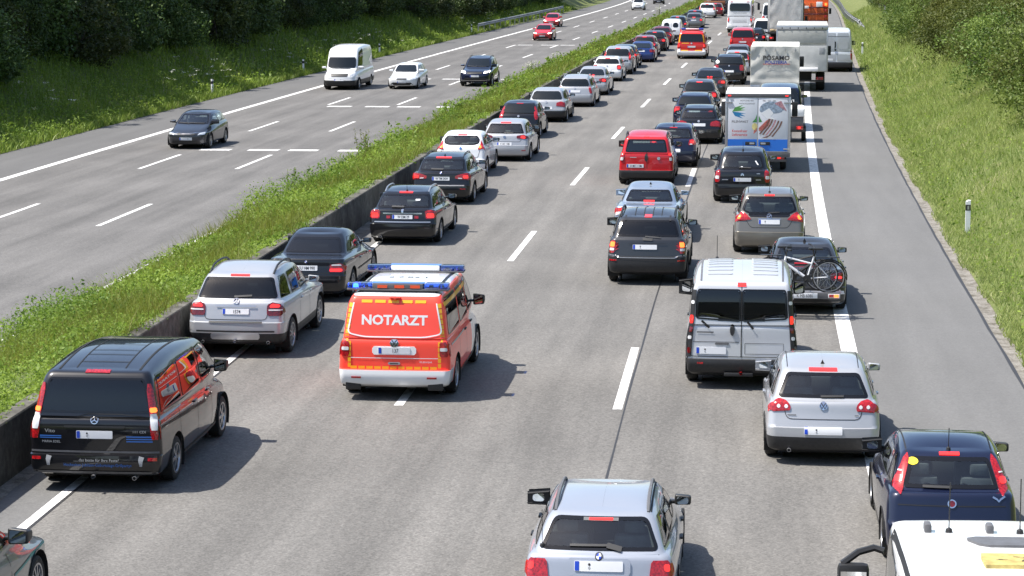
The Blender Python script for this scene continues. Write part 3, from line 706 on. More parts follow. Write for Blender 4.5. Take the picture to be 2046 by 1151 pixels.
cr = N(nt, 'ShaderNodeValToRGB', {0: nz.outputs[0]}); cr.color_ramp.elements[0].position = .36; cr.color_ramp.elements[0].color = (.30, .285, .265, 1); cr.color_ramp.elements[1].position = .50; cr.color_ramp.elements[1].color = (.72, .71, .69, 1)
p = N(nt, 'ShaderNodeBsdfPrincipled', {'Base Color': cr.outputs[0], 'Roughness': .6}); nt.links.new(p.outputs[0], o.inputs[0])
prin('joint', (.028, .027, .028), .6)

def foliage(name, lo, hi, trans=.3, dry=None):
    m, nt, o = nmat(name)
    at = N(nt, 'ShaderNodeAttribute', attribute_name='rnd'); oi = N(nt, 'ShaderNodeObjectInfo')
    cr = N(nt, 'ShaderNodeValToRGB', {0: at.outputs['Fac']}); e = cr.color_ramp.elements
    e[0].color = rgb(lo); e[1].color = rgb(hi); e[1].position = .93
    if dry: q = e.new(1.); q.color = rgb(dry)
    hs = N(nt, 'ShaderNodeHueSaturation', {'Color': cr.outputs[0], 'Hue': N(nt, 'ShaderNodeMapRange', {'Value': oi.outputs['Random'], 'To Min': .47, 'To Max': .515}).outputs[0], 'Value': N(nt, 'ShaderNodeMapRange', {'Value': oi.outputs['Random'], 'To Min': .68, 'To Max': 1.32}).outputs[0]})
    p = N(nt, 'ShaderNodeBsdfPrincipled', {'Base Color': hs.outputs[0], 'Roughness': .55, 'Specular IOR Level': .3})
    t = N(nt, 'ShaderNodeBsdfTranslucent', {0: hs.outputs[0]})
    mx = N(nt, 'ShaderNodeMixShader', {0: trans, 1: p.outputs[0], 2: t.outputs[0]}); nt.links.new(mx.outputs[0], o.inputs[0])
foliage('leaf_weed', (.085, .145, .018), (.25, .31, .048), .45, (.34, .31, .14))
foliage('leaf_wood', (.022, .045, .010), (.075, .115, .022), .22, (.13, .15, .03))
foliage('leaf_bush', (.06, .10, .018), (.19, .235, .05), .35, (.27, .25, .11))
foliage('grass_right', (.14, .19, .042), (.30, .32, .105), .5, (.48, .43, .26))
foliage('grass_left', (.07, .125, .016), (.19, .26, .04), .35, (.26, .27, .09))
prin('blossom', (.62, .62, .50), .8); prin('stalk', (.10, .13, .04), .8)

def fast_mesh(name, V, F, mat, rnd=None):
    """V n x 3, F m x k of equal size"""
    me = bpy.data.meshes.new(name); n, (m, k) = len(V), F.shape
    me.vertices.add(n); me.vertices.foreach_set('co', np.ascontiguousarray(V, np.float32).ravel())
    me.loops.add(m * k); me.loops.foreach_set('vertex_index', np.ascontiguousarray(F, np.int32).ravel())
    me.polygons.add(m); me.polygons.foreach_set('loop_start', np.arange(0, m * k, k, dtype=np.int32))
    me.update(calc_edges=True)
    if rnd is not None:
        a = me.attributes.new('rnd', 'FLOAT', 'FACE'); a.data.foreach_set('value', np.ascontiguousarray(rnd, np.float32))
    me.materials.append(M[mat]); return me
def unit(a): return a / (np.linalg.norm(a, axis=1)[:, None] + 1e-9)
def leaves(c, size, updir=.6, aspect=.5, r=rng):
    """a bent diamond per centre: two triangles share the mid-rib"""
    n = len(c); d = unit(r.normal(size=(n, 3)) + np.array([0, 0, -.1])); nrm = unit(r.normal(size=(n, 3)) + np.array([0, 0, updir * 2]))
    u = unit(d - (d * nrm).sum(1)[:, None] * nrm); v = np.cross(nrm, u); sz = size[:, None] if hasattr(size, '__len__') else size
    V = np.stack([c - u * sz * .5, c + v * sz * aspect * .5 - nrm * sz * .06, c + u * sz * .5, c - v * sz * aspect * .5 - nrm * sz * .06], 1).reshape(-1, 3)
    return V, np.arange(4 * n).reshape(n, 4)
def blades(base, h, lean, w, r=rng):
    n = len(base); a = r.uniform(0, 2 * np.pi, n); s_ = np.stack([np.cos(a), np.sin(a), np.zeros(n)], 1) * (w * .5)[:, None]
    l = np.clip(r.normal(size=(n, 3)) * lean, -.75, .75); l[:, 2] = 0; mid = base + np.stack([np.zeros(n), np.zeros(n), h * .55], 1) + l * (h * .35)[:, None]
    tip = base + np.stack([np.zeros(n), np.zeros(n), h], 1) + l * h[:, None]
    V = np.stack([base - s_, base + s_, mid + s_ * .8, mid - s_ * .8, tip + s_ * .15, tip - s_ * .15], 1).reshape(-1, 3)
    k = np.arange(n)[:, None] * 6; return V, np.stack([k + np.array([[0, 1, 2, 3]]), k + np.array([[3, 2, 4, 5]])], 1).reshape(-1, 4)

# ------------------------------------------------------------------ the road sheets
SV = np.concatenate([np.arange(-220, -12, 13.), np.arange(-12, 60, 3.), np.arange(60, 200, 6.), np.arange(200, 420, 12.), np.arange(420, 1000, 40.)])
def sheet(name, prof, mat, S=SV, kind='structure', jitter=0.):
    """prof: list of (lateral, z function of s)"""
    L = np.array([p[0] for p in prof], float); V = []; uv = []
    for s in S:
        for l, zf in prof: V.append((l + float(off(s)), s, float(zf(s)))); uv.append((l, s))
    n = len(prof); F = [(i * n + j, i * n + j + 1, (i + 1) * n + j + 1, (i + 1) * n + j) for i in range(len(S) - 1) for j in range(n - 1)]
    o = mk(name, V, F, mat, None, True, None); me = o.data
    ul = me.uv_layers.new(name='UVMap'); vi = np.empty(len(me.loops), np.int32); me.loops.foreach_get('vertex_index', vi)
    ul.data.foreach_set('uv', np.array(uv, np.float32)[vi].ravel())
    if kind: o['kind'] = kind
    return o
zr_ = lambda a: (lambda s: zroad(s) + a)
zl_ = lambda a: (lambda s: zleft(s) + a)
R_EDGE, R_GUT = 4.93, 5.30
road_r = sheet('carriageway_right', [(-9.92, zr_(0)), (-8, zr_(0)), (-5, zr_(0)), (-2, zr_(0)), (2.2, zr_(0)), (R_EDGE, zr_(0))], 'asphalt_right')
road_l = sheet('carriageway_left', [(-28.7, zl_(0)), (-25, zl_(0)), (-20, zl_(0)), (-14.1, zl_(0))], 'asphalt_left')
def zmed(l, s):
    t = (l + 14.2) / 4.1; return zleft(s) + .02 + (zroad(s) + .80 - zleft(s)) * np.clip(t, 0, 1) ** .8
sheet('median_soil', [(l, (lambda s, l=l: zmed(l, s))) for l in (-14.25, -13.6, -13, -12.2, -11.4, -10.6, -10.12)], 'soil')
def zright(l, s):
    l = np.asarray(l, float); return zroad(s) + np.where(l < 6.3, .02 + .06 * (l - 5.3), .08 + .46 * (np.minimum(l, 22) - 6.3) + .05 * (np.maximum(l, 22) - 22))
def zbank(l, s):
    d = -28.7 - np.asarray(l, float); return zleft(s) + np.where(d < 1.2, .02 + .05 * d, .08 + .50 * (np.minimum(d, 17) - 1.2) + .04 * (np.maximum(d, 17) - 17))
sheet('verge_right', [(l, (lambda s, l=l: zright(l, s))) for l in (5.24, 5.8, 6.3, 7.5, 9, 11, 14, 18, 22, 40, 150)], 'turf')
sheet('bank_left', [(l, (lambda s, l=l: zbank(l, s))) for l in (-180, -60, -46, -42, -38, -35, -32, -30, -29.4, -28.66)], 'turf')
sheet('gutter', [(R_EDGE, zr_(-.012)), (5.1, zr_(-.03)), (R_GUT, zr_(.0))], 'gutter')
gs = mk('ground', [(-2500, -600, -9), (2500, -600, -9), (2500, 3500, -9), (-2500, 3500, -9)], [(0, 1, 2, 3)], 'turf'); gs['kind'] = 'structure'

def mark(name, l0, l1, s0, s1, parent, left=False, mat='road_paint', dz=.005, step=6., rag=0.):
    S = np.linspace(s0, s1, max(2, int((s1 - s0) / step) + 1)); z = zleft if left else zroad; V = []
    for s in S:
        for l in (l0, l1): V.append((l + float(off(s)) + (random.uniform(-rag, rag) if rag else 0), s, float(z(s)) + dz))
    return mk(name, V, [(2 * i, 2 * i + 1, 2 * i + 3, 2 * i + 2) for i in range(len(S) - 1)], mat, parent, False)
for k in range(-2, 20):
    for x, s0 in ((-5.30, 38.42), (-1.766, 38.38)): mark('lane_dash', x - .075, x + .075, s0 + 18 * k, s0 + 18 * k + 6, road_r)
for k in range(-3, 18):
    for x, s0 in ((-21.78, 67.70), (-18.30, 67.89)): mark('lane_dash', x - .075, x + .075, s0 + 18 * k, s0 + 18 * k + 6, road_l, True)
mark('edge_line', -8.99, -8.85, -10, 700, road_r, step=5.); mark('edge_line', 2.0, 2.29, -10, 700, road_r, step=5.)
mark('edge_line', -25.52, -25.22, -10, 700, road_l, True, step=5.); mark('edge_line', -14.78, -14.63, -10, 700, road_l, True, step=5.)
mark('joint_strip', -1.665, -1.63, -10, 420, road_r, mat='joint', dz=.003, step=3., rag=.012)
mark('joint_strip', -8.84, -8.80, -10, 420, road_r, mat='joint', dz=.003, step=3., rag=.01)
mark('joint_strip', R_EDGE - .03, R_EDGE + .03, -10, 600, road_r, mat='joint', dz=.006, step=1.5, rag=.012)
for s0 in (94.0, 120.3, 146.2, 199.5):
    for a, b in ((-21.55, -20.35), (-19.65, -18.45), (-18.05, -16.9), (-16.1, -14.95)): mark('distance_dash', a, b, s0 - .36, s0 + .36, road_l, True, dz=.009)
# worn crumbling strip at the foot of the wall
V = []; S = np.arange(20, 160, .6); q = 0
for s in S:
    q = .7 * q + random.uniform(-.05, .05); w = .34 + .22 * math.sin(s * .11) + q
    V += [(-9.90 + float(off(s)), s, float(zroad(s)) + .012), (-9.90 + max(.08, w) + float(off(s)), s, float(zroad(s)) + .004)]
mk('grit_strip', V, [(2 * i, 2 * i + 1, 2 * i + 3, 2 * i + 2) for i in range(len(S) - 1)], 'gutter', road_r)

# ------------------------------------------------------------------ median wall
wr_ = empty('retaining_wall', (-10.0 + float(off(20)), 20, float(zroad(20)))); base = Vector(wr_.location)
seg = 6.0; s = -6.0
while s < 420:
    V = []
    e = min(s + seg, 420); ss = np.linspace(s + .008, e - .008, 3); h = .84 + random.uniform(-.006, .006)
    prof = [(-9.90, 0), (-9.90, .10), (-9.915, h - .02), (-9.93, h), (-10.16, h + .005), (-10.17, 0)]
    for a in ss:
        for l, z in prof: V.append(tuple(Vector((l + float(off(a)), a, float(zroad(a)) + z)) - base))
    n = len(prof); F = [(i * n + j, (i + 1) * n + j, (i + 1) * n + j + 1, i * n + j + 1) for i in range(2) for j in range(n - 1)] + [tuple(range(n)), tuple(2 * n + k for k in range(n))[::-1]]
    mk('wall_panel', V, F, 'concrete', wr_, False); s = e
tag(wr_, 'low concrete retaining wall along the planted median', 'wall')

# ------------------------------------------------------------------ median weeds
def scatter(n, s0, s1, l0, l1, r=rng):
    return r.uniform(s0, s1, n), r.uniform(l0, l1, n)
VV = []; FF = []; RR = []; nb = 0
def acc(V, F, R):
    global nb
    VV.append(V); FF.append(F + nb); RR.append(R if len(R) == len(F) else np.repeat(R, len(F) // len(R))); nb += len(V)
def flush(name, mat, label, cat):
    global VV, FF, RR, nb
    me = fast_mesh(name, np.concatenate(VV), np.concatenate(FF), mat, np.concatenate(RR)); VV, FF, RR, nb = [], [], [], 0
    return tag(link(bpy.data.objects.new(name, me)), label, cat, None, 'stuff')
def vnoise(x, y, sc):
    return .5 + .25 * (np.sin(x * sc * 1.7 + 2 * np.sin(y * sc * .9)) + np.sin(y * sc * 1.3 + 1.7 * np.sin(x * sc * 1.1 + 1)))
for s0, s1, dens, nl, ls in ((24, 48, 46, 22, .06), (48, 80, 30, 20, .075), (80, 140, 15, 17, .115), (140, 340, 6, 14, .2)):
    n = int((s1 - s0) * 4.1 * dens); s, l = scatter(n, s0, s1, -14.3, -10.05)
    vn = vnoise(s, l * 2.2, .55); v2 = vnoise(s * .37 + 11, l * .8 + 5, .8); tuft = np.clip((v2 - .55) * 3, 0, 1)
    h = (.08 + .30 * vn * rng.uniform(.4, 1.25, n) + .55 * tuft * rng.uniform(.3, 1.1, n)) * np.where(l < -11.8, 1.15, .7); h = np.where(l > -10.55, h * .55, h)
    kk = rng.uniform(0, 1, n) < .55 + .6 * vn; s, l, h, vn = s[kk], l[kk], h[kk], vn[kk]; n = len(s)
    hue = np.clip(.55 * vnoise(s + 40, l * 1.5 + 7, .45) + .35 * rng.uniform(0, 1, n), 0, .9)
    t = rng.uniform(.08, 1, (n, nl)); rad = .20 * np.sqrt(rng.uniform(0, 1, (n, nl))) * (1.1 - .6 * t); an = rng.uniform(0, 6.28, (n, nl))
    X = (l + off(s))[:, None] + rad * np.cos(an); Y = s[:, None] + rad * np.sin(an); Z = zmed(l, s)[:, None] + t * h[:, None]
    sz = (ls * rng.uniform(.5, 1.25, (n, nl)) * rng.choice([.7, 1., 1.5], (n, 1))).ravel()
    V, F = leaves(np.stack([X, Y, Z], -1).reshape(-1, 3), sz, .55, .5)
    acc(V, F, np.clip(np.repeat(hue, nl) + rng.uniform(-.15, .15, n * nl), 0, .92))
flush('median_weeds', 'leaf_weed', 'low green weeds covering the median strip', 'weeds')
for s0, s1, dens, hh, ww in ((24, 60, 150, .38, .009), (60, 120, 75, .40, .014), (120, 330, 18, .46, .032)):
    n = int((s1 - s0) * 4.1 * dens); s, l = scatter(n, s0, s1, -14.35, -10.0)
    k = vnoise(s + 9, l * 2 + 3, .4) > .42; s, l = s[k], l[k]; n = len(s)
    V, F = blades(np.stack([l + off(s), s, zmed(l, s)], 1), hh * rng.uniform(.4, 1.5, n), .55, np.full(n, ww)); acc(V, F, rng.uniform(.35, .97, n))
flush('median_grass', 'leaf_weed', 'thin grass blades among the median weeds', 'grass')
def tall_weed(l, s, h, label, n=7, seed=1, flower=False):
    r = np.random.default_rng(seed); z = float(zmed(l, s)); root = empty('tall_weed', (l + float(off(s)), s, z))
    st = MB(); C = []; tips = []
    for i in range(n):
        a = r.uniform(0, 6.28); d = r.uniform(.02, .28); hh = h * r.uniform(.7, 1.05); b = np.array([d * math.cos(a) * .6, d * math.sin(a) * .6, 0]); t = b + np.array([d * math.cos(a), d * math.sin(a), hh])
        st.tube([b, (b + t) / 2 + r.normal(size=3) * .02, t], [.008, .006, .003], 4); tips.append(t)
        for q in np.linspace(.1, 1, 22):
            C.append(b + (t - b) * q + r.normal(size=3) * np.array([.06, .06, .03]) * (1.3 - q))
    st.build('stem', 'stalk', root)
    V, F = leaves(np.array(C), r.uniform(.06, .13, len(C)), .3, .4, r); link(bpy.data.objects.new('leaves', fast_mesh('leaves', V, F, 'leaf_weed', r.uniform(0, .8, len(C)))), root)
    if flower:
        C = np.concatenate([np.array(t) + r.normal(size=(26, 3)) * np.array([.09, .09, .02]) for t in tips])
        V, F = leaves(C, r.uniform(.03, .05, len(C)), 2., .9, r); link(bpy.data.objects.new('blossom', fast_mesh('blossom', V, F, 'blossom', r.uniform(0, 1, len(C)))), root)
    return tag(root, label, 'plant')
tall_weed(-13.4, 84.5, 1.15, 'tallest leafy weed on the median, reaching up over the white distance dashes', 9, 3)
tall_weed(-13.3, 70.5, 1.0, 'pair of thin upright weed stems on the median above the black estate cars', 5, 4)
tall_weed(-13.8, 142, 1.0, 'flowering weed clump on the median beside the oncoming dark off-roader', 9, 5, True)
tall_weed(-13.6, 255, 1.7, 'bushy pale weed on the far median near the oncoming white van', 12, 6, True)
tall_weed(-13.2, 150, .9, 'small white-flowering weed on the median just beyond the oncoming dark off-roader', 7, 8, True)

# ------------------------------------------------------------------ grass on both banks
for s0, s1, dens, hh, ww in ((36, 70, 240, .19, .012), (70, 120, 130, .24, .02), (120, 260, 36, .32, .045)):
    n = int((s1 - s0) * 9.5 * dens); s, l = scatter(n, s0, s1, 5.2, 14.7)
    edge = 5.24 + .10 * np.sin(s * 1.3) + .10 * np.sin(s * .37 + 1) + .08 * np.sin(s * 3.1)
    vn = vnoise(s, l * 1.4, .5); k = (l > edge) & (rng.uniform(0, 1, n) < .45 + .6 * vn); s, l, vn = s[k], l[k], vn[k]; n = len(s)
    grow = np.clip((l - 5.1) * 1.6, .45, 1.3)
    V, F = blades(np.stack([l + off(s), s, zright(l, s) - .01], 1), hh * rng.uniform(.4, 1.3, n) * grow, .55, np.full(n, ww))
    acc(V, F, np.clip(.15 + .55 * vn + rng.uniform(-.3, .38, n), 0, 1))
n = 15000; s = rng.uniform(36, 110, n); l = 5.12 + np.abs(rng.normal(size=n)) * .5; k = l > 5.16 + .09 * np.sin(s * 1.3) + .1 * np.sin(s * .37 + 1) + rng.uniform(-.06, .1, n); s, l = s[k], l[k]; n = len(s)
V, F = blades(np.stack([l + off(s), s, np.maximum(zright(l, s), zroad(s)) - .01], 1), rng.uniform(.05, .17, n), .6, rng.uniform(.014, .03, n)); acc(V, F, rng.uniform(.2, 1., n))
flush('grass_bank', 'grass_right', 'long meadow grass on the slope right of the hard shoulder', 'grass')
n = 9000; s = rng.uniform(36, 180, n); l = 5.45 + np.abs(rng.normal(size=n)) * 2.4; V, F = leaves(np.stack([l + off(s), s, zright(l, s) + rng.uniform(.03, .3, n)], 1), rng.uniform(.06, .13, n), .6, .5); acc(V, F, rng.uniform(.1, .9, n))
flush('verge_herbs', 'leaf_weed', 'broad-leaved herbs scattered in the right verge grass', 'weeds')
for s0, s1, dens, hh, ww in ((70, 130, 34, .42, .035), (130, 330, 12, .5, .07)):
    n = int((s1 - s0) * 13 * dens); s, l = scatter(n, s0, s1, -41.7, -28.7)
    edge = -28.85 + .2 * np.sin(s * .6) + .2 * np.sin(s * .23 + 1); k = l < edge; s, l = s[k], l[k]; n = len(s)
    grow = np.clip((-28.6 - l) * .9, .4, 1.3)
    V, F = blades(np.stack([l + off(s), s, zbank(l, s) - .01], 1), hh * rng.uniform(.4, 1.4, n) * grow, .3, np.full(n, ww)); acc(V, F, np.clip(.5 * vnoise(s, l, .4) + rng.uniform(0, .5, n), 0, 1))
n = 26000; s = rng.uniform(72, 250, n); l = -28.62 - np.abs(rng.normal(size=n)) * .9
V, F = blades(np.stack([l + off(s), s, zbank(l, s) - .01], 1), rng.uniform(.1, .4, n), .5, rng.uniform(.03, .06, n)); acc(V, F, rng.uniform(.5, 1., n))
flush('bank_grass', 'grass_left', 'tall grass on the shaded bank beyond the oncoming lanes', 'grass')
for s0, s1, n, ls in ((70, 130, 26000, .15), (130, 330, 22000, .26)):
    s = rng.uniform(s0, s1, n); l = -29.0 - np.abs(rng.normal(size=n)) * 4.5; V, F = leaves(np.stack([l + off(s), s, zbank(l, s) + rng.uniform(.05, .55, n)], 1), rng.uniform(.5, 1.2, n) * ls, .5, .5); acc(V, F, np.clip(.6 * vnoise(s, l, .5) + rng.uniform(0, .4, n), 0, 1))
flush('bank_herbs', 'leaf_weed', 'leafy undergrowth on the shaded bank beyond the oncoming lanes', 'weeds')
C = []
for sc_, lc in ((125, -30.2), (131, -30.4), (134, -30.0), (150, -30.3), (166, -30.1), (181, -30.4), (185, -30.1), (232, -30.), (246, -30.2), (262, -30.1), (104, -31)):
    for i in range(7):
        a, b = sc_ + rng.normal() * 1.8, lc + rng.normal() * .5; h = rng.uniform(.6, 1.2); c = np.array([b + float(off(a)), a, float(zbank(b, a)) + h]); C.append(c + rng.normal(size=(14, 3)) * np.array([.09, .09, .025]))
C = np.concatenate(C); V, F = leaves(C, rng.uniform(.05, .09, len(C)), 2., .9); acc(V, F, rng.uniform(0, 1, len(C)))
flush('cow_parsley', 'blossom', 'white umbel blossom scattered along the left bank', 'flowers')

# ------------------------------------------------------------------ trees and bushes
def crown(name, seed, rx, rz, nclump, nleaf, ls, mat, droop=.0, spread=.32):
    r = np.random.default_rng(seed); C = []; Rn = []
    for i in range(nclump):
        d = r.normal(size=3); d /= np.linalg.norm(d); rr = r.uniform(.45, 1.) ** .5
        c = np.array([d[0] * rx, d[1] * rx, d[2] * rz]) * rr; cr_ = rx * spread * r.uniform(.6, 1.25); n = int(nleaf * r.uniform(.6, 1.3))
        p = r.normal(size=(n, 3)); p = p / np.linalg.norm(p, axis=1)[:, None] * (r.uniform(.35, 1, n) ** .6)[:, None] * cr_ * np.array([1, 1, .75])
        C.append(c + p); Rn.append(np.clip(r.uniform(.0, .75) + r.uniform(-.18, .18, n), 0, .97))
    C = np.concatenate(C); V, F = leaves(C, ls * r.uniform(.6, 1.3, len(C)), .5, .6, r)
    return fast_mesh(name, V, F, mat, np.concatenate(Rn))
def trunk_mesh(name, seed, h, r0, rx, limbs=6):
    r = np.random.default_rng(seed); m = MB(); k = np.array([r.normal() * .2, r.normal() * .2, 0])
    m.tube([(0, 0, -.4), tuple(np.array([0, 0, h * .45]) + k), tuple(np.array([0, 0, h * .95]) - k)], [r0, r0 * .75, r0 * .3], 8)
    for i in range(limbs):
        z = h * r.uniform(.35, .8); a = r.uniform(0, 6.28); e = np.array([math.cos(a) * rx * .75, math.sin(a) * rx * .75, z + h * .25])
        m.tube([(0, 0, z), tuple(e * np.array([.5, .5, 0]) + np.array([0, 0, z + h * .1])), tuple(e)], [r0 * .42, r0 * .28, r0 * .08], 5)
    me = mesh_from(name, m.V, m.F); me.materials.append(M['bark']); return me
wood = [(crown('crown', 10 + i, 3.1, 4.6, 62, 150, .26, 'leaf_wood'), trunk_mesh('trunk', 20 + i, 8.5, .22, 3.0)) for i in range(3)]
shrub = [(crown('crown', 40 + i, 1.9, 1.5, 40, 130, .17, 'leaf_wood', spread=.4), trunk_mesh('trunk', 50 + i, 1.6, .06, 1.5, 8)) for i in range(3)]
bush = [(crown('crown', 60 + i, 1.75, 1.35, 30, 300, .105, 'leaf_bush', spread=.40), trunk_mesh('trunk', 70 + i, 1.5, .05, 1.4, 9)) for i in range(3)]
rtree = [(crown('crown', 80 + i, 2.6, 3.0, 60, 190, .15, 'leaf_bush', spread=.33), trunk_mesh('trunk', 90 + i, 5.0, .15, 2.2)) for i in range(2)]
def plant(name, pair, l, s, zf, sc, lift, label, cat, group):
    r = empty(name, (l + float(off(s)), s, float(zf(l, s)) - .05), random.uniform(0, 6.28)); c, t = pair
    inst('trunk', t, r, scale=(sc,) * 3); inst('crown', c, r, (0, 0, lift * sc), scale=(sc * random.uniform(.9, 1.1), sc * random.uniform(.9, 1.1), sc * random.uniform(.9, 1.1)))
    return tag(r, label, cat, group)
i = 0; s = 84.
while s < 420:
    for row, (l, sc) in enumerate(((-38.5, .95), (-43.5, 1.2), (-49.5, 1.35))):
        if s > 300 and row == 2: continue
        i += 1; plant('deciduous_tree', wood[i % 3], l + random.uniform(-1.2, 1.2), s + random.uniform(-1.5, 1.5) + row * 1.7, zbank, sc * random.uniform(.85, 1.15), 6.6, 'tall dark tree of the shaded wood on the left bank', 'tree', 'trees of the wood on the left bank')
    s += 4.6 if s < 220 else 7.
s = 84.
while s < 330:
    l = -34.6 + random.uniform(-1.2, 1.0) if s < 215 else -32.6 + random.uniform(-.8, .8)
    i += 1; plant('understorey_shrub', shrub[i % 3], l, s + random.uniform(-.8, .8), zbank, random.uniform(.75, 1.25), 1.5, 'dark leafy shrub at the foot of the wood on the left bank', 'shrub', 'shrubs at the foot of the left wood')
    s += 2.6 if s < 215 else 3.6
s = 80.
while s < 260:
    for row in range(3):
        lo = 10.0 if s < 100 else 10.2 if s < 150 else 9.6
        l = lo + row * 2.5 + random.uniform(-.5, .7)
        if row == 0 and random.random() < .25: continue
        i += 1; plant('roadside_bush', bush[i % 3], l, s + random.uniform(-1, 1), zright, random.uniform(.75, 1.2) * (1 + .12 * row), 1.25, 'green bush in the thicket on the right slope', 'bush', 'bushes of the thicket on the right slope')
    s += 3.0 if s < 150 else 4.5
s = 100.
while s < 330:
    i += 1; plant('roadside_tree', rtree[i % 2], 14.5 + random.uniform(-1.5, 2.5), s, zright, random.uniform(.85, 1.25), 4.6, 'young green tree standing above the bushes on the right slope', 'tree', 'trees above the right thicket'); s += 6.5

# ------------------------------------------------------------------ delineator posts, guard rails
def delineator(l, s, zf, label, h=1.0, face=0.):
    r = empty('delineator_post', (l + float(off(s)), s, float(zf(l, s)) - .02), face)
    V = []
    prof = [(-.06, -.05), (.06, -.05), (.06, .03), (0, .07), (-.06, .03)]
    m = MB(); n = 5
    Vp = [(x, y, 0) for x, y in prof] + [(x, y, h - .05 * (0 if y < 0 else 0) - (.04 if x < 0 else 0)) for x, y in prof]
    m.add(Vp, [tuple(range(5))[::-1], tuple(range(5, 10))] + [(k, (k + 1) % 5, (k + 1) % 5 + 5, k + 5) for k in range(5)])
    m.build('post', 'white_print', r, False)
    MB().add([(x * 1.03, y * 1.03, z) for z in (h - .30, h - .13) for x, y in prof], [(k, (k + 1) % 5, (k + 1) % 5 + 5, k + 5) for k in range(5)]).build('black_band', 'black_print', r, False)
    MB().box(-.022, .022, -.058, -.052, h - .27, h - .16).build('reflector', 'satin', r, False)
    r.scale = (1, 1, .88); return tag(r, label, 'delineator', 'roadside delineator posts')
delineator(5.75, 62.4, zright, 'nearest white delineator post, in the right verge grass beside the empty hard shoulder')
delineator(5.7, 163, zright, 'white delineator post in the right verge just beyond the silver high-roof van')
delineator(6.3, 213, zright, 'small far delineator post by the start of the right guard rail')
delineator(-29.3, 128.3, zbank, 'nearest delineator post on the left bank, between the dark hatchback and white van', face=math.pi)
delineator(-29.3, 152, zbank, 'delineator post on the left bank right behind the oncoming white high-roof van', face=math.pi)
delineator(-29.1, 178, zbank, 'delineator post on the left bank halfway between white van and red cars', face=math.pi)
delineator(-29.1, 226, zbank, 'delineator post above the left guard rail by the oncoming red cars', face=math.pi)
prin('rail_metal', (.30, .31, .31), .55, metal=.4, noise=.2)
def guard_rail(pts, label, h=.75):
    P0 = Vector(pts[0]); r = empty('guard_rail', P0); P = [Vector(p) - P0 for p in pts]
    prof = [(-.03, -.155), (.04, -.11), (.04, -.06), (-.02, 0), (.04, .06), (.04, .11), (-.03, .155)]
    V = []; n = len(prof)
    for i, p in enumerate(P):
        t = (P[min(i + 1, len(P) - 1)] - P[max(i - 1, 0)]).normalized(); nn = Vector((t.y, -t.x, 0)).normalized()
        for a, z in prof: V.append(tuple(p + nn * a + Vector((0, 0, h + z))))
    mk('rail', V, [(i * n + j, i * n + j + 1, (i + 1) * n + j + 1, (i + 1) * n + j) for i in range(len(P) - 1) for j in range(n - 1)], 'rail_metal', r)
    for p in P[::1]: MB().box(p.x - .05, p.x + .05, p.y - .05, p.y + .05, p.z - .3, p.z + h + .1).build('rail_post', 'rail_metal', r, False)
    return tag(r, label, 'guard rail')
S = np.arange(206, 340, 4.); guard_rail([(float(off(s)) + 5.45 + .95 * max(0, (262 - s) / 50) ** 2, s, float(zroad(s)) + .03 - .35 * max(0, (216 - s) / 10)) for s in S], 'galvanised guard rail curving away at the right verge beyond the silver van')
guard_rail([(float(off(s)) + 8.6, s, float(zright(8.6, s))) for s in np.arange(214, 300, 4.)], 'second guard rail higher up the right slope behind the first')
guard_rail([(float(off(s)) - 28.75, s, float(zbank(-28.75, s))) for s in np.arange(228, 312, 4.)], 'grey guard rail along the left bank behind the oncoming red cars')

# ------------------------------------------------------------------ the bridge the view is taken from, and unseen rising land added behind it to darken reflections
br = empty('road_bridge', (-12, -7, 0)); prin('bridge_concrete', (.30, .29, .27), .85, noise=.2, nscale=.6)
MB().box(-48, 48, -5.6, 5.6, 4.75, 5.85, .05).build('deck', 'bridge_concrete', br)
for y in (-5.4, 5.4): MB().box(-48, 48, y - .12, y + .12, 5.86, 6.85, .02).build('parapet', 'bridge_concrete', br)
for x in (-.2, -18.2, 19.5): MB().box(x - .45, x + .45, -4.5, 4.5, -1.4, 4.74, .06).build('pier', 'bridge_concrete', br)
br['kind'] = 'structure'
V = []; F = []; r = np.random.default_rng(5); nx = 30
for j, (y, z) in enumerate(((-225, -3), (-240, 9), (-275, 17), (-420, 24))):
    for i in range(nx): V.append((-600 + 1200 * i / (nx - 1), y + r.uniform(-6, 6), z + r.uniform(-2, 2)))
F = [(j * nx + i + 1, j * nx + i, (j + 1) * nx + i, (j + 1) * nx + i + 1) for j in range(3) for i in range(nx - 1)]
hl = mk('added_hill', V, F, 'turf'); hl['kind'] = 'structure'
# ------------------------------------------------------------------ vehicle paints
P_BLACK = paint('black', (.006, .006, .008), .0, .3, 1.0, .02)
P_NAVY = paint('navy', (.006, .010, .032), .2, .3, 1.0, .025)
P_BLUE = paint('blue', (.015, .04, .17), .3, .3)
P_SILVER = paint('silver', (.41, .42, .438), .36, .36)
P_SILVB = paint('silver_blue', (.34, .40, .48), .62, .34)
P_GREY = paint('dark_grey', (.035, .036, .039), .35, .32)
P_SLATE = paint('slate', (.022, .025, .034), .3, .3)
P_VAN = paint('van_silver', (.52, .53, .55), .25, .36)
P_MID = paint('mid_grey', (.17, .175, .18), .5, .34)
P_TAUPE = paint('taupe', (.19, .175, .15), .55, .34)
P_RED = paint('red', (.48, .012, .018), .0, .3)
P_DRED = paint('dark_red', (.16, .008, .012), .2, .3)
P_WHITE = paint('white', (.74, .75, .76), .0, .35)
P_FLUO = paint('signal_red', (1.0, .082, .052), .0, .4, .6, .03)
P_FIRE = paint('fire_red', (.62, .02, .018), .0, .35, .8, .04)

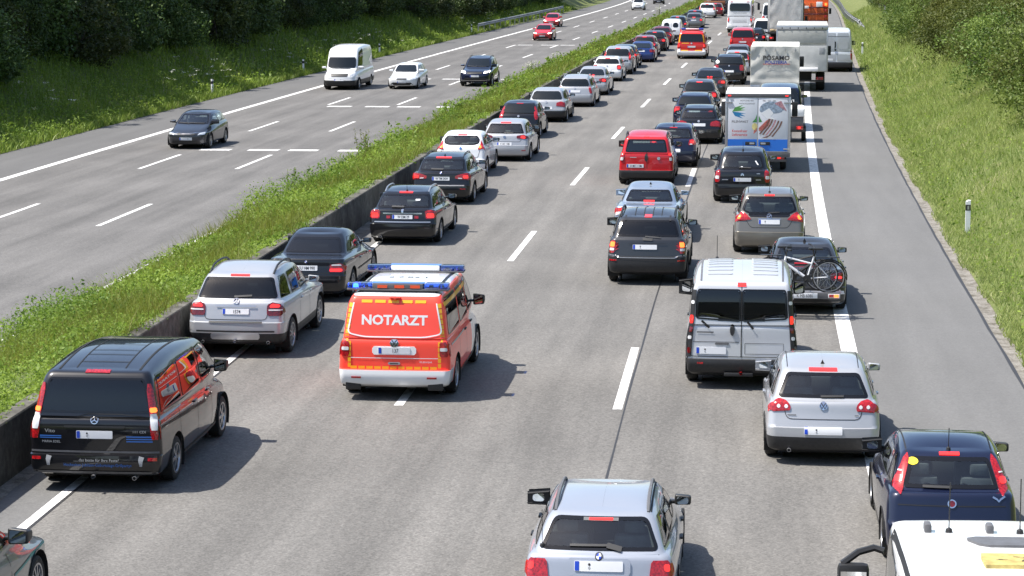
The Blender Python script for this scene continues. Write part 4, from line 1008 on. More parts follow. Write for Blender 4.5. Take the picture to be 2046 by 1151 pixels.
def fr(c, P):
    """rear-view points given as (fraction of half width at that height, height)"""
    return [(f * c.ew(z), z) for f, z in P]
def _ew(s, z):
    return abs(s.cast([(min(.75, s.d['rty'] + .25 if z > s.d['rgz'] + .05 else .45), z)], 'S', 0)[0].x) * (.97 if z < s.d['shr'] else .985)
Car.ew = _ew
def ell(cx, cz, rx, rz, n=14): return [(cx + rx * math.cos(t), cz + rz * math.sin(t)) for t in np.linspace(0, 2 * math.pi, n, endpoint=False)]
def rect(x0, x1, z0, z1): return [(x0, z0), (x1, z0), (x1, z1), (x0, z1)]

# ================================================================== the emergency doctor's van
c = Car('van', P_FLUO, -5.42, 38.75, 'red and white emergency doctor van with blue light bars driving between the queues', 'ambulance', 'emergency_van', L=4.89, H=1.93, W=1.90, rty=.27,
        rowmat=[(10.4, 20, P_WHITE, -1, 9), (0, 4, P_WHITE, -1, .5), (5, 9, P_WHITE, 2.9, 9), (0, 5, P_WHITE, 2.9, 9)])
c.side_glass(((.02, .36), (.40, .70), (.74, .985)), 'glass_privacy', 'glass'); c.windscreen()
w0 = fr(c, [(.90, 1.16), (.87, 1.70)])
c.panel('window_film', rounded([(-w0[0][0], 1.20), (-.5, 1.145), (.5, 1.145), (w0[0][0], 1.20), (w0[1][0], 1.72), (-w0[1][0], 1.72)], .05), 'R', P_FLUO, .006, 14, 9)
c.strip('white_piping', rounded([(w0[1][0], 1.73), (w0[0][0] + .005, 1.20), (.5, 1.14), (-.5, 1.14), (-w0[0][0] - .005, 1.20), (-w0[1][0], 1.73)], [0, .08, .1, .1, .08, 0], 4), .022, 'R', 'white_print', .010, step=.08)
c.text('lettering', 'NOTARZT', 0, 1.44, .165, 'R', 'white_print', .008, .05, .98)
c.taillights(fr(c, [(.83, .80), (.985, .80), (.985, 1.06), (.86, 1.06)]), None, fr(c, [(.845, .90), (.97, .90), (.97, .96), (.85, .96)]), r=.02, side=[(.04, .80), (.20, .80), (.17, 1.06), (.05, 1.06)])
# dashed reflective edging in yellow
def dashes(P, n, w):
    for i in range(n):
        a = np.array(P[0]) + (np.array(P[1]) - np.array(P[0])) * i / n; b = np.array(P[0]) + (np.array(P[1]) - np.array(P[0])) * (i + .80) / n
        c.strip('reflective_strip', [a, b], w, 'R', 'yellow_film', .010, step=.1)
for sg in (1, -1):
    dashes(fr(c, [(.93 * sg, 1.10), (.93 * sg, 1.74)]), 7, .06); dashes([(.74 * sg, .60), (.74 * sg, 1.08)], 5, .05); dashes([(.76 * sg, 1.07), (.80 * sg, 1.07)], 1, .05)
    c.strip('reflective_strip', [(.3, 1.70), (2.9, 1.71)], .07, 'S' if sg > 0 else 'P', 'yellow_film', .01)
    c.strip('sliding_rail', [(.35, .98), (1.9, 1.0)], .03, 'S' if sg > 0 else 'P', 'satin', .01)
dashes([(-.72, .60), (.72, .60)], 11, .05); dashes([(-.55, 1.755), (.55, 1.755)], 5, .05)
c.strip('tailgate_gap', [(-.72, .77), (.72, .77)], .012, 'R', 'white_print', .007)
c.badge(1.035, .072, 'vw')
c.panel('plate_surround', rounded(rect(-.36, .36, .83, .98), .03), 'R', 'white_print', .012, 8, 4)
c.plate(.905, 0, '       137', w=.52, offs=.02)
c.panel('tailgate_handle', rounded(rect(-.10, .10, .655, .70), .015), 'R', 'satin', .018, 4, 3); c.strip('handle_slot', [(-.07, .675), (.07, .675)], .016, 'R', 'gap', .021)
c.text('lettering', 'FEUERWEHR', .52, .705, .03, 'R', 'white_print', .012, .0, .85)
c.reflectors(.62, .43, .16, .03)
c.seams(None, (1.25, 2.15, 3.15)); c.handles((2.05, 2.95), .98, 'black_plastic')
c.mirrors('black_plastic', .20, .24, -.62, .12); c.lining()
m = MB(); m.box(-.80, -.55, .05, .10, .2, .36, .01); m.box(.55, .80, .05, .10, .2, .36, .01); m.build('mud_flap', 'black_plastic', c.root)
m = MB(); m.box(-.09, .09, .19, .27, 1.81, 1.84, .01); m.box(-.02, .02, .19, .25, 1.785, 1.83, .006); m.build('rear_camera', P_FLUO, c.root)
def light_bar(y, w, mid, lit=None):
    z = c.cast([(0, y)], 'T', 0)[0].z; r = MB(); r.box(-w, w, y - .14, y + .14, z + .015, z + .05, .012); r.box(-w * .75, -w * .68, y - .04, y + .04, z - .03, z + .02); r.box(w * .68, w * .75, y - .04, y + .04, z - .03, z + .02)
    o = r.build('light_bar', 'grey_plastic', c.root)
    for sg in (-1, 1):
        a, b = sorted((sg * w * .52, sg * (w - .005))); MB().box(a, b, y - .135, y + .135, z + .05, z + .145, .03).build('blue_lens', 'blue_plastic', o)
        MB().lathe([(.001, .07), (.04, .06), (.05, 0), (.001, 0)], 10, 'z', (sg * (w - .13), y, z + .055)).build('beacon', 'blue_lit' if lit and sg < 0 else 'chrome', o)
        MB().lathe([(.001, .06), (.035, .05), (.04, 0), (.001, 0)], 10, 'z', (sg * (w - .3), y, z + .055)).build('beacon', 'chrome', o)
    MB().box(-w * .50, w * .50, y - .13, y + .13, z + .05, z + .14, .02).build('bar_cover', mid, o)
    MB().box(-w * .52, w * .52, y - .09, y + .09, z + .141, z + .15, .004).build('bar_top', col('bar_blue', (.08, .2, .5), .3), o)
    return o, z
o, z = light_bar(.62, .84, 'grey_plastic', True)
for x in (-.25, .03, .29): MB().box(x - .08, x + .08, .62 - .142, .62 - .13, z + .065, z + .115).build('amber_lamp', col('amber_lamp', (.7, .09, .03), .3), o)
light_bar(2.75, .84, 'white_print')
c.text('lettering', '2.9.82.1', 0, 1.75, .13, 'T', 'black_print', .006, .01, 1.2)
for sg in (-1, 1): c.strip('roof_channel', [(sg * .63, .5), (sg * .64, 3.2)], .04, 'T', 'black_plastic', .01)
c.finish()

# ================================================================== black people carrier with adverts
c = Car('van', P_BLACK, -8.52, 31.85, 'black van with advertising print and number plate on its tailgate, nearest in left queue', 'van', 'black_van', L=4.75, W=1.90, H=1.88, rtz=1.74, ftz=1.74, rw=.73, rty=.30, rgz=1.13, shr=1.08, my=.06)
c.rear_glass(poly=[(.78, 1.18), (.655, 1.68)], gl='glass_privacy', r=.05, frit=.03)
c.side_glass(((.02, .33), (.36, .68), (.72, .985)), 'glass_privacy', 'glass'); c.windscreen()
c.taillights(fr(c, [(.87, .80), (.985, .80), (.985, 1.13), (.975, 1.60), (.89, 1.60), (.885, 1.13)]), fr(c, [(.89, 1.19), (.975, 1.19), (.975, 1.26), (.89, 1.26)]), fr(c, [(.885, .94), (.98, .94), (.98, 1.17), (.885, 1.17)]), r=.02, litm='orange_lit', side=[(.05, .80), (.12, .80), (.16, 1.13), (.10, 1.13)])
c.high_brake(1.755, .34, .03, False)
c.badge(1.075, .055, 'star'); c.plate(.865, 0, None, w=.50)
c.panel('grab_recess', rounded(rect(-.42, .42, .955, .99), .015), 'R', 'gap', .008, 8, 2)
c.strip('grab_bar', [(-.42, .985), (.42, .985)], .02, 'R', 'black_plastic', .016)
c.strip('bumper_edge', [(-.88, .61), (.88, .61)], .03, 'R', 'grey_plastic', .012); c.strip('bumper_edge', [(-.86, .31), (.86, .31)], .035, 'R', 'grey_plastic', .012)
c.strip('tailgate_gap', [(-.78, 1.12), (-.25, 1.12), (-.1, 1.165), (.35, 1.165), (.78, 1.12)], .012, 'R', 'gap', .006)
c.text('lettering', 'Vito', -.62, .915, .05, 'R', 'satin', .012, .02, 1.2); c.text('lettering', '111 CDI', .62, .915, .035, 'R', 'satin', .012, .01, 1.1)
c.text('lettering', 'MARIA EDEL', -.60, .755, .035, 'R', 'grey_print', .012, .0, .95)
for z in (.84, .812): c.strip('fine_print', [(-.76, z), (-.46, z)], .015, 'R', 'blue_print', .012)
for z in (.84, .805, .77): c.strip('fine_print', [(.44, z), (.80, z)], .017, 'R', 'blue_print', .012)
c.text('lettering', '......das beste für Ihre Feste!', .03, .495, .042, 'R', 'grey_print', .012, .0, .95)
c.text('lettering', 'Hochzeiten-Jubiläen-Geburtstage-Grillpartys', .05, .425, .046, 'R', 'blue_print', .012, .006, .80)
c.reflectors(.80, .515, .12, .045)
for sg in (-1, 1):
    c.panel('dancer_print', [(sg * .64 - .012, .41), (sg * .64 + .022, .41), (sg * .64 + .03, .48), (sg * .64 + .05, .54), (sg * .64 - .02, .56), (sg * .64 - .03, .5)], 'R', 'grey_print', .012, 3, 6)
    c.strip('roof_channel', [(sg * .56, .42), (sg * .56, 3.2)], .03, 'T', 'gap', .006); c.strip('roof_channel', [(sg * .34, .5), (sg * .34, 2.6)], .014, 'T', 'gap', .006)
for y in (.75, 1.1, 1.35, 1.75, 2.25): c.strip('roof_rib', [(-.34, y), (.34, y)], .02, 'T', 'gap', .006)
c.seams(None, (1.15, 2.2, 3.15)); c.handles((2.1, 3.0), .98); c.mirrors('black_plastic', .2, .24, -.62, .1); c.lining()
MB().lathe([(.028, .0), (.03, .05), (.012, .06), (.012, .2)], 8, 'y', (0, -.08, .26)).build('tow_ball', 'grey_plastic', c.root); c.exhaust(.55, .23)
c.finish()

# ================================================================== silver off-roader
c = Car('suv', P_SILVER, -8.86, 42.65, 'silver off-roader with black roof rails and brushed skid plate behind dark saloon', 'car', 'silver_off_roader', L=4.78, W=1.91, H=1.79, rty=.55, rgy=.20, wr=.37, my=.10, rtz=1.66, ftz=1.66, rw=.66, bz=.74, fit=(.962, 1, .865),
        rowmat=[(0, 3, 'black_plastic', -1, 9)])
c.rear_glass(poly=fr(c, [(.97, 1.22), (.955, 1.62)]), gl='glass_privacy', r=.06)
c.side_glass(((.02, .26), (.33, .62), (.66, .985)), 'glass_privacy', 'glass'); c.windscreen()
c.taillights(fr(c, [(.66, .88), (.985, .88), (.985, 1.12), (.80, 1.15), (.68, 1.10)]), fr(c, [(.72, 1.05), (.95, 1.05), (.94, 1.11), (.78, 1.12)]), fr(c, [(.70, .985), (.98, .985), (.98, 1.01), (.70, 1.01)]), r=.04, dark=True, side=[(.06, .90), (.30, .92), (.24, 1.11), (.08, 1.12)])
c.high_brake(1.655, .36, .03); c.badge(1.165, .06, 'star'); c.plate(.965, 0, '       1574', w=.50)
c.strip('chrome_bar', [(-.38, 1.075), (.38, 1.075)], .035, 'R', 'satin', .02)
c.strip('tailgate_gap', rounded([(-.62, 1.12), (-.58, .80), (.58, .80), (.62, 1.12)], [0, .08, .08, 0]), .012, 'R', 'gap', .004)
c.strip('bumper_step', [(-.5, .755), (.5, .755)], .03, 'R', 'black_plastic', .01)
c.strip('bumper_trim', [(-.74, .565), (.74, .565)], .035, 'R', 'black_plastic', .012); c.panel('skid_plate', rounded(rect(-.46, .46, .40, .53), .03), 'R', 'satin', .02, 8, 4)
c.wiper(-.05, 1.25, .28, 1.27, .035); c.exhaust(-.62, .34); c.exhaust(.62, .34); c.rails('black_plastic', .022, .08)
c.seams(None, (1.5, 2.45)); c.handles((1.75, 2.65), 1.02); c.mirrors(P_SILVER, .2, .17); c.cabin(2)
MB().lathe([(.028, .0), (.03, .05), (.012, .06), (.012, .2)], 8, 'y', (0, -.06, .36)).build('tow_ball', 'satin', c.root)
c.finish()

# ================================================================== dark saloon
c = Car('sedan', P_BLACK, -8.85, 49.5, 'black saloon in the left queue right in front of the silver off-roader', 'car', 'black_saloon', L=4.78, W=1.80, H=1.43, rty=1.45, rgy=.88)
c.rear_glass(gl='glass_privacy', mb=.07, mt=.05); c.side_glass(((.06, .34), (.38, .64), (.68, .985)), 'glass_privacy', 'glass'); c.windscreen()
c.taillights(fr(c, [(.60, .68), (.985, .68), (.985, .84), (.93, .88), (.64, .87)]), fr(c, [(.62, .70), (.93, .70), (.93, .76), (.62, .76)]), fr(c, [(.66, .83), (.93, .83), (.90, .868), (.68, .86)]), r=.03, side=[(.05, .69), (.34, .70), (.28, .84), (.07, .85)])
c.badge(.915, .042, 'bmw'); c.plate(.775, 0, 'SU HM 990', w=.50); c.strip('trunk_gap', rounded([(-.62, .96), (-.55, .66), (.55, .66), (.62, .96)], [0, .06, .06, 0]), .011, 'R', 'gap', .004)
c.strip('bumper_strip', [(-.84, .53), (.84, .53)], .03, 'R', 'black_plastic', .01); c.strip('side_strip', [(1.5, .58), (3.3, .56)], .035, 'S', 'black_plastic', .01)
c.seams(None, (1.72, 2.72)); c.handles((1.9, 2.85), .80); c.mirrors(P_BLACK, .19, .14); c.cabin(2); c.exhaust(-.5)
c.panel('sunroof', rounded([(-.42, 2.05), (.42, 2.05), (.42, 2.5), (-.42, 2.5)], .06), 'T', 'frit', .012, 6, 6)
c.finish()

# ================================================================== black estate, chrome rails
c = Car('wagon', P_BLACK, -8.25, 59.1, 'black estate car with silver roof rails and chrome strip on the tailgate', 'car', 'black_estate', L=4.76, W=1.81, H=1.47, rty=.78, rgy=.24, shy=.12, fit=(.965, 1, .885))
c.rear_glass(poly=fr(c, [(.93, 1.03), (.90, 1.36)]), r=.05); c.side_glass(((.02, .26), (.30, .60), (.64, .985))); c.windscreen()
c.taillights(fr(c, [(.70, .74), (.985, .74), (.985, .98), (.72, .97)]), fr(c, [(.74, .77), (.96, .77), (.96, .90), (.76, .90)]), None, r=.04, side=[(.05, .76), (.34, .80), (.30, .97), (.08, .98)], litm='red_lit')
c.high_brake(1.40, .34, .03); c.lion(.955, .045); c.strip('chrome_bar', [(-.50, .89), (.50, .89)], .035, 'R', 'chrome', .018); c.plate(.795, 0, 'W DM 29')
for x in (-.36, .36): c.panel('fog_lamp', rect(x - .05, x + .05, .75, .83), 'R', 'red_lens', .01, 2, 2)
c.strip('chrome_trim', [(-.72, .655), (.72, .655)], .028, 'R', 'satin', .012); c.wiper(-.3, 1.05, .02, 1.045, .04)
c.rails('satin', .02, .06); c.antenna(0, .95, .22); c.seams(None, (1.55, 2.5)); c.handles((1.75, 2.7), .84); c.mirrors(P_BLACK); c.cabin(2); c.exhaust(-.55)
c.panel('window_sticker', rect(.28, .40, 1.20, 1.24), 'R', 'white_lens', .009, 2, 2)
c.finish()

# ================================================================== black estate 2
c = Car('wagon', P_BLACK, -8.56, 68.5, 'black estate car with L-shaped red lamps, second behind white hatchback', 'car', 'black_estate', L=4.85, W=1.85, H=1.46, rty=.80, rgy=.25, shy=.12)
c.rear_glass(poly=fr(c, [(.92, 1.04), (.90, 1.35)]), r=.05); c.side_glass(((.02, .27), (.31, .60), (.64, .985))); c.windscreen()
c.taillights(fr(c, [(.50, .80), (.985, .76), (.985, .97), (.80, .96), (.50, .90)]), fr(c, [(.78, .82), (.95, .82), (.95, .92), (.78, .91)]), fr(c, [(.60, .81), (.74, .80), (.74, .83), (.60, .84)]), r=.03, side=[(.05, .78), (.36, .86), (.30, .96), (.08, .96)])
c.high_brake(1.395, .46, .028); c.badge(.975, .042, 'bmw'); c.plate(.81, 0, 'W TM 2439'); c.rails('black_plastic', .018, .05); c.fin(1.1); c.wiper(-.32, 1.075, .05, 1.07, .04)
c.strip('bumper_trim', [(-.7, .60), (.7, .60)], .02, 'R', 'satin', .008); c.reflectors(.66, .50, .16, .03)
c.seams(None, (1.6, 2.6)); c.handles((1.8, 2.75), .84); c.mirrors(P_BLACK); c.cabin(2); c.finish()

# ================================================================== white hatchback
c = Car('hatch', P_WHITE, -9.08, 76.9, 'white hatchback with high pointed tail lamps close to the median wall', 'car', 'white_hatchback', L=3.95, W=1.72, H=1.48, rty=.72, rgy=.30, ra=.62, fa=3.11, cwy=3.05, fty=2.15, rgz=1.04, shr=1.0)
c.rear_glass(poly=fr(c, [(.60, 1.07), (.80, 1.12), (.89, 1.25), (.86, 1.37)]), r=.05); c.side_glass(((.04, .20), (.24, .56), (.60, .985))); c.windscreen()
c.taillights(fr(c, [(.72, .92), (.985, .94), (.96, 1.10), (.91, 1.24), (.86, 1.10)]), fr(c, [(.80, .97), (.92, .98), (.90, 1.07), (.83, 1.06)]), None, r=.03, litm='orange_lit', side=[(.14, .96), (.34, 1.0), (.40, 1.16), (.22, 1.10)])
c.high_brake(1.40, .3, .025); c.plate(.62, 0, None); c.badge(.98, .04, 'ford'); c.wiper(-.05, 1.08, .25, 1.10, .03); c.strip('tailgate_gap', rounded([(-.66, 1.0), (-.58, .66), (.58, .66), (.66, 1.0)], [0, .06, .06, 0]), .012, 'R', 'gap', .004)
c.seams(None, (1.35, 2.15)); c.handles((1.5, 2.3), .88); c.mirrors('black_plastic'); c.cabin(2); c.finish()

# ================================================================== silver hatchback in the left queue
c = Car('hatch', P_SILVER, -8.28, 82.3, 'silver hatchback with lit brake lamps just beyond the white hatchback', 'car', 'silver_hatchback', L=4.2, W=1.79, H=1.48)
c.rear_glass(poly=fr(c, [(.93, 1.03), (.89, 1.37)]), r=.06); c.side_glass(((.05, .18), (.23, .58), (.62, .985))); c.windscreen()
c.taillights(fr(c, [(.52, .86), (.97, .83), (.985, .93), (.90, .99), (.54, .96)]), fr(c, [(.70, .86), (.90, .85), (.90, .95), (.72, .95)]), None, r=.05, side=[(.08, .84), (.30, .88), (.22, .97), (.1, .97)], dark=True)
c.high_brake(1.405, .36, .03); c.badge(.91, .05, 'vw'); c.plate(.66, 0, 'K AR 1188'); c.wiper(-.02, 1.05, .28, 1.06, .03); c.strip('tailgate_gap', rounded([(-.66, 1.0), (-.56, .74), (.56, .74), (.66, 1.0)], [0, .06, .06, 0]), .012, 'R', 'gap', .004)
c.reflectors(.68, .42); c.seams(None, (1.5, 2.4)); c.handles((1.65, 2.55), .86); c.mirrors('black_plastic'); c.cabin(2); c.finish()

# ================================================================== near silver estate at the bottom edge
P_LILAC = paint('pale_silver_blue', (.37, .395, .445), .38, .34)
c = Car('wagon', P_LILAC, -1.30, 25.35, 'silver-blue estate with roof rails cut off by the bottom edge of the picture', 'car', 'silver_estate', L=4.43, W=1.70, H=1.41, ra=.85, fa=3.52, cwy=3.05, fty=2.42, rty=.62, rgy=.20, rtz=1.34, ftz=1.33, rw=.575, gb=.755, gcr=.12, rgz=.985, shr=.95, cr=.12, wr=.31, fit=(1, 1, .925))
c.rear_glass(poly=fr(c, [(.93, 1.01), (.905, 1.325)]), r=.07, frit=.035); c.side_glass(((.02, .25), (.29, .60), (.64, .985)), frit=.02); c.windscreen()
c.taillights(fr(c, [(.68, .70), (.985, .70), (.985, .92), (.74, .92)]), fr(c, [(.90, .80), (.965, .80), (.965, .88), (.90, .88)]), None, r=.02, side=[(.05, .71), (.28, .72), (.24, .91), (.07, .92)], dark=False)
c.panel('plate_surround', rounded(rect(-.34, .34, .74, .94), .03), 'R', P_LILAC, .014, 8, 4); c.plate(.855, 0, None, offs=.024); c.badge(.955, .042, 'bmw')
c.strip('high_brake_housing', [(-.19, 1.30), (.19, 1.30)], .03, 'R', 'grey_plastic', .010); c.high_brake(1.30, .26, .02, True, .014)
c.wiper(-.32, 1.05, .10, 1.055, .022); c.wiper(.08, 1.055, .24, 1.02, .05); c.rails('grey_plastic', .02, .055, .1, .02, .07)
for sg in (-1, 1): c.strip('roof_channel', [(sg * .535, .75), (sg * .535, 2.3)], .02, 'T', 'gap', .004)
c.strip('tailgate_gap', rounded([(-.64, .98), (-.56, .60), (.56, .60), (.64, .98)], [0, .06, .06, 0]), .010, 'R', 'gap', .004)
c.seams(None, (1.55, 2.42)); c.handles((1.75, 2.62), .80, 'black_plastic'); c.mirrors('black_plastic', .19, .14, -.5, .10); c.cabin(2)
p = c.cast([(-.70, .55)], 'S', 0)[0]; c.antenna(-.62, .30, .45, -.1, .004)
c.strip('side_strip', [(1.2, .52), (3.0, .52)], .05, 'S', P_SILVB, .014); c.strip('side_strip', [(1.2, .52), (3.0, .52)], .05, 'P', P_SILVB, .014)
c.finish()

# ================================================================== dark off-roader in the middle queue
c = Car('suv', P_GREY, -1.93, 52.55, 'boxy charcoal off-roader with ribbed roof and rails behind the silver-blue saloon', 'car', 'charcoal_off_roader', L=4.6, W=1.83, H=1.74, rty=.52, rgy=.20, rtz=1.62, ftz=1.62, rw=.66, gb=.84, bz=.72, bst=.05, fit=(.97, 1, .875),
        rowmat=[(0, 4, 'black_plastic', -1, 9)])
c.rear_glass(poly=fr(c, [(.92, 1.20), (.90, 1.58)]), gl='glass_privacy', r=.05); c.side_glass(((.02, .26), (.30, .60), (.64, .985)), 'glass_privacy', 'glass'); c.windscreen()
c.taillights(fr(c, [(.86, .80), (.985, .80), (.985, 1.10), (.86, 1.10)]), fr(c, [(.87, .95), (.975, .95), (.975, 1.07), (.87, 1.07)]), fr(c, [(.87, .86), (.975, .86), (.975, .92), (.87, .92)]), r=.02, litm='orange_lit', side=[(.06, .82), (.16, .82), (.16, 1.09), (.07, 1.09)])
c.high_brake(1.66, .16, .035); c.strip('grab_bar', [(-.42, 1.06), (.42, 1.06)], .03, 'R', P_GREY, .022); c.plate(.955, -.05, None, w=.54); c.wiper(-.05, 1.20, .30, 1.17, .03); c.wiper(-.1, 1.14, .12, 1.13, .05)
c.strip('chrome_trim', rounded([(-.87, .76), (-.70, .74), (-.62, .70), (.62, .70), (.70, .74), (.87, .76)], .03), .02, 'R', 'satin', .015); c.reflectors(.76, .63, .16, .035)
for x in (-.3, -.1, .1, .3): c.strip('roof_rib', [(x, .72), (x, 2.2)], .02, 'T', 'gap', .006)
c.rails('black_plastic', .025, .08); c.seams(None, (1.45, 2.4)); c.handles((1.65, 2.55), 1.0); c.mirrors('black_plastic', .22, .18); c.cabin(2)
for x in (-.5, .5): c.wiper(x, 1.66, x, 1.56, .04)
c.finish()

# ================================================================== silver-blue saloon
c = Car('sedan', P_SILVB, -2.28, 60.15, 'silver-blue saloon right in front of the charcoal off-roader', 'car', 'silver_saloon', L=4.8, W=1.82, H=1.45, rty=1.35, rgy=.80, rgz=1.0, rw=.57)
c.rear_glass(mb=.08, mt=.05); c.side_glass(((.05, .32), (.36, .63), (.67, .985))); c.windscreen()
c.taillights(fr(c, [(.62, .84), (.985, .70), (.985, .92), (.80, .96), (.64, .90)]), fr(c, [(.72, .86), (.92, .86), (.90, .94), (.74, .91)]), fr(c, [(.74, .77), (.97, .72), (.97, .82), (.76, .84)]), r=.05, side=[(.05, .72), (.40, .84), (.30, .93), (.07, .93)])
c.panel('high_brake_light', rect(-.14, .14, 1.03, 1.055), 'R', 'red_lit', .02, 4, 2); c.strip('chrome_bar', [(-.42, .87), (.42, .87)], .03, 'R', 'chrome', .015); c.plate(.77, 0, None); c.badge(.945, .04, 'star'); c.strip('trunk_gap', rounded([(-.64, .98), (-.52, .70), (.52, .70), (.64, .98)], [0, .06, .06, 0]), .011, 'R', 'gap', .004)
c.fin(1.7); c.seams(None, (1.75, 2.75)); c.handles((1.9, 2.85), .84); c.mirrors(P_SILVB); c.cabin(2); c.finish()

# ================================================================== red small van
c = Car('van', P_RED, -3.05, 74.55, 'small red delivery van with side stickers behind the dark blue hatchback', 'van', 'red_van', L=3.96, W=1.72, H=1.72, rtz=1.58, ftz=1.58, rty=.30, rw=.64, gb=.80, rgz=1.06, shr=1.02, cwz=1.06, cwy=3.3, fty=2.6, ra=.65, fa=3.15, wr=.30, gc=.2, bz=.50, hz=.8, rowmat=[(0, 4.2, 'black_plastic', -1, 9)])
c.rear_glass(poly=fr(c, [(.86, 1.10), (.86, 1.52)]), r=.07); c.side_glass(((.02, .30), (.34, .64), (.68, .985)), 'glass_privacy', 'glass'); c.windscreen()
c.taillights(fr(c, [(.86, .80), (.985, .80), (.985, 1.12), (.88, 1.12)]), fr(c, [(.88, 1.0), (.975, 1.0), (.975, 1.08), (.88, 1.08)]), fr(c, [(.88, .83), (.975, .83), (.975, .93), (.88, .93)]), r=.02, side=[(.06, .82), (.16, .82), (.16, 1.1), (.08, 1.1)])
c.high_brake(1.60, .16, .03); c.plate(.65, -.34, 'D MT 1 TM', w=.52); c.badge(.90, .05, 'plain', .38); c.panel('grab_recess', rounded(rect(-.05, .05, .80, 1.04), .03), 'R', 'black_plastic', .012, 3, 4); c.strip('lettering', [(-.5, .93), (-.3, .93)], .02, 'R', 'satin', .01)
c.strip('door_gap', [(.02, .56), (.02, 1.06)], .011, 'R', 'gap', .005); c.wiper(0, 1.08, .05, 1.04, .03)
c.rails('black_plastic', .025, .10, .05, 1.6, .02)
for y0, y1, z0, z1, mt in ((.55, 1.25, .72, 1.02, 'grey_print'), (.6, 1.1, 1.08, 1.25, 'white_print'), (1.3, 1.8, .85, 1.2, 'blue_print'), (.5, 1.6, .5, .68, 'black_print')): c.panel('side_sticker', rounded(rect(y0, y1, z0, z1), .05), 'S', mt, .011, 6, 5)
c.seams(None, (1.3, 2.2)); c.mirrors('black_plastic', .18, .2, -.5); c.lining(); c.finish()

# ================================================================== dark blue hatchback
c = Car('hatch', P_NAVY, -2.5, 80.6, 'dark blue hatchback squeezed beside the small red van', 'car', 'blue_hatchback', L=4.0, W=1.71, H=1.49, ra=.65, fa=3.1, cwy=3.05, fty=2.2, rty=.58)
c.rear_glass(poly=fr(c, [(.90, 1.04), (.87, 1.37)]), r=.07); c.side_glass(((.04, .2), (.24, .57), (.61, .985))); c.windscreen()
c.taillights(fr(c, [(.66, .80), (.985, .82), (.96, 1.02), (.76, 1.0)]), fr(c, [(.76, .88), (.92, .88), (.92, .96), (.78, .96)]), fr(c, [(.72, .83), (.85, .83), (.85, .86), (.74, .86)]), r=.05, side=[(.07, .84), (.28, .88), (.26, 1.0), (.12, 1.0)])
c.high_brake(1.40, .26, .025, False); c.plate(.62, 0, None); c.badge(.93, .045, 'opel'); c.wiper(0, 1.06, .25, 1.08, .03); c.antenna(0, .75, .2); c.seams(None, (1.4, 2.2)); c.mirrors('black_plastic'); c.cabin(2); c.finish()

# ================================================================== silver hatchback near right
c = Car('hatch', P_SILVER, 1.38, 34.35, 'silver hatchback with rounded red lamps right of the silver van', 'car', 'silver_hatchback', L=4.2, W=1.76, H=1.485, rty=.62, rgy=.22, bst=.02, rowmat=[(0, 3, 'black_plastic', -1, 9)])
c.rear_glass(poly=fr(c, [(.93, 1.035), (.885, 1.375)]), r=.06); c.side_glass(((.05, .16), (.21, .57), (.61, .985))); c.windscreen()
for sg in (1, -1): pass
c.taillights(fr(c, [(.60, .84), (.97, .83), (.985, .93), (.91, 1.02), (.80, 1.01), (.62, .95)]), None, None, r=.07, side=[(.08, .83), (.30, .86), (.24, .98), (.12, 1.0)])
for sg in (1, -1):
    for f in (.69, .83): c.panel('lamp_ring', ell(sg * f * c.ew(.91), .915, .028, .028), 'R', 'white_lens', .02, 4, 5)
c.high_brake(1.41, .42, .035); c.badge(.93, .06, 'vw'); c.plate(.56, 0, None, w=.56)
c.strip('tailgate_gap', rounded([(-.60, .98), (-.54, .73), (.54, .73), (.60, .98)], [0, .08, .08, 0]), .011, 'R', 'gap', .004)
c.wiper(-.04, 1.05, .30, 1.055, .028); c.fin(.95); c.strip('lettering', [(-.53, .79), (-.40, .79)], .014, 'R', 'grey_plastic', .01); c.strip('lettering', [(.46, .79), (.52, .79)], .014, 'R', 'grey_plastic', .01)
c.seams(None, (1.5, 2.4)); c.handles((1.65, 2.55), .86); c.mirrors(P_SILVER, .19, .14); c.cabin(2); c.exhaust(-.5, .25)
for sg in (-1, 1): c.strip('roof_channel', [(sg * .53, .75), (sg * .54, 2.2)], .012, 'T', 'gap', .004)
c.finish()

# ================================================================== silver van
c = Car('van', P_VAN, .19, 40.25, 'silver panel van with two tinted rear door windows and ribbed roof', 'van', 'silver_van', L=4.78, W=1.90, H=1.96, rtz=1.80, ftz=1.80, rty=.22, rgy=.085, rw=.80, gb=.905, gcr=.08, cr=.08, bz=.52, bst=.03, fit=(1, 1, .975), rowmat=[(0, 4.2, 'black_plastic', -1, 9)])
for sg in (1, -1):
    P = [(.012, 1.165), (.76, 1.21), (.735, 1.72), (.012, 1.72)]
    c.window(P if sg > 0 else mirror(P), 'R', 'glass_privacy', .03, 'rear_window', .05)
    P = fr(c, [(.925, .56), (.998, .56), (.998, 1.70), (.925, 1.70)])
    o = c.panel('tail_light', rounded(P if sg > 0 else mirror(P), .01), 'R', 'black_plastic', .012, 3, 12)
    c.panel('light_column', rounded([(.04, .56), (.15, .56), (.20, 1.15), (.28, 1.68), (.12, 1.68), (.05, 1.15)], .01), 'S' if sg > 0 else 'P', 'black_plastic', .010, 3, 10, o)
    q = lambda a, b, mt, nm: c.panel(nm, rounded(fr(c, [(sg * .935, a), (sg * .99, a), (sg * .99, b), (sg * .935, b)]) if sg > 0 else fr(c, [(-.99, a), (-.935, a), (-.935, b), (-.99, b)]), .01), 'R', mt, .018, 3, 4, o)
    q(1.12, 1.27, 'red_lit', 'brake_lamp'); q(.98, 1.10, 'dark_red_lens', 'indicator_lamp'); q(.86, .92, 'white_lens', 'reversing_lamp'); q(1.46, 1.52, 'white_lens', 'hinge'); q(.62, .72, 'dark_red_lens', 'fog_lamp')
c.side_glass(((.02, .33), (.36, .68), (.72, .985)), 'glass_privacy', 'glass'); c.windscreen()
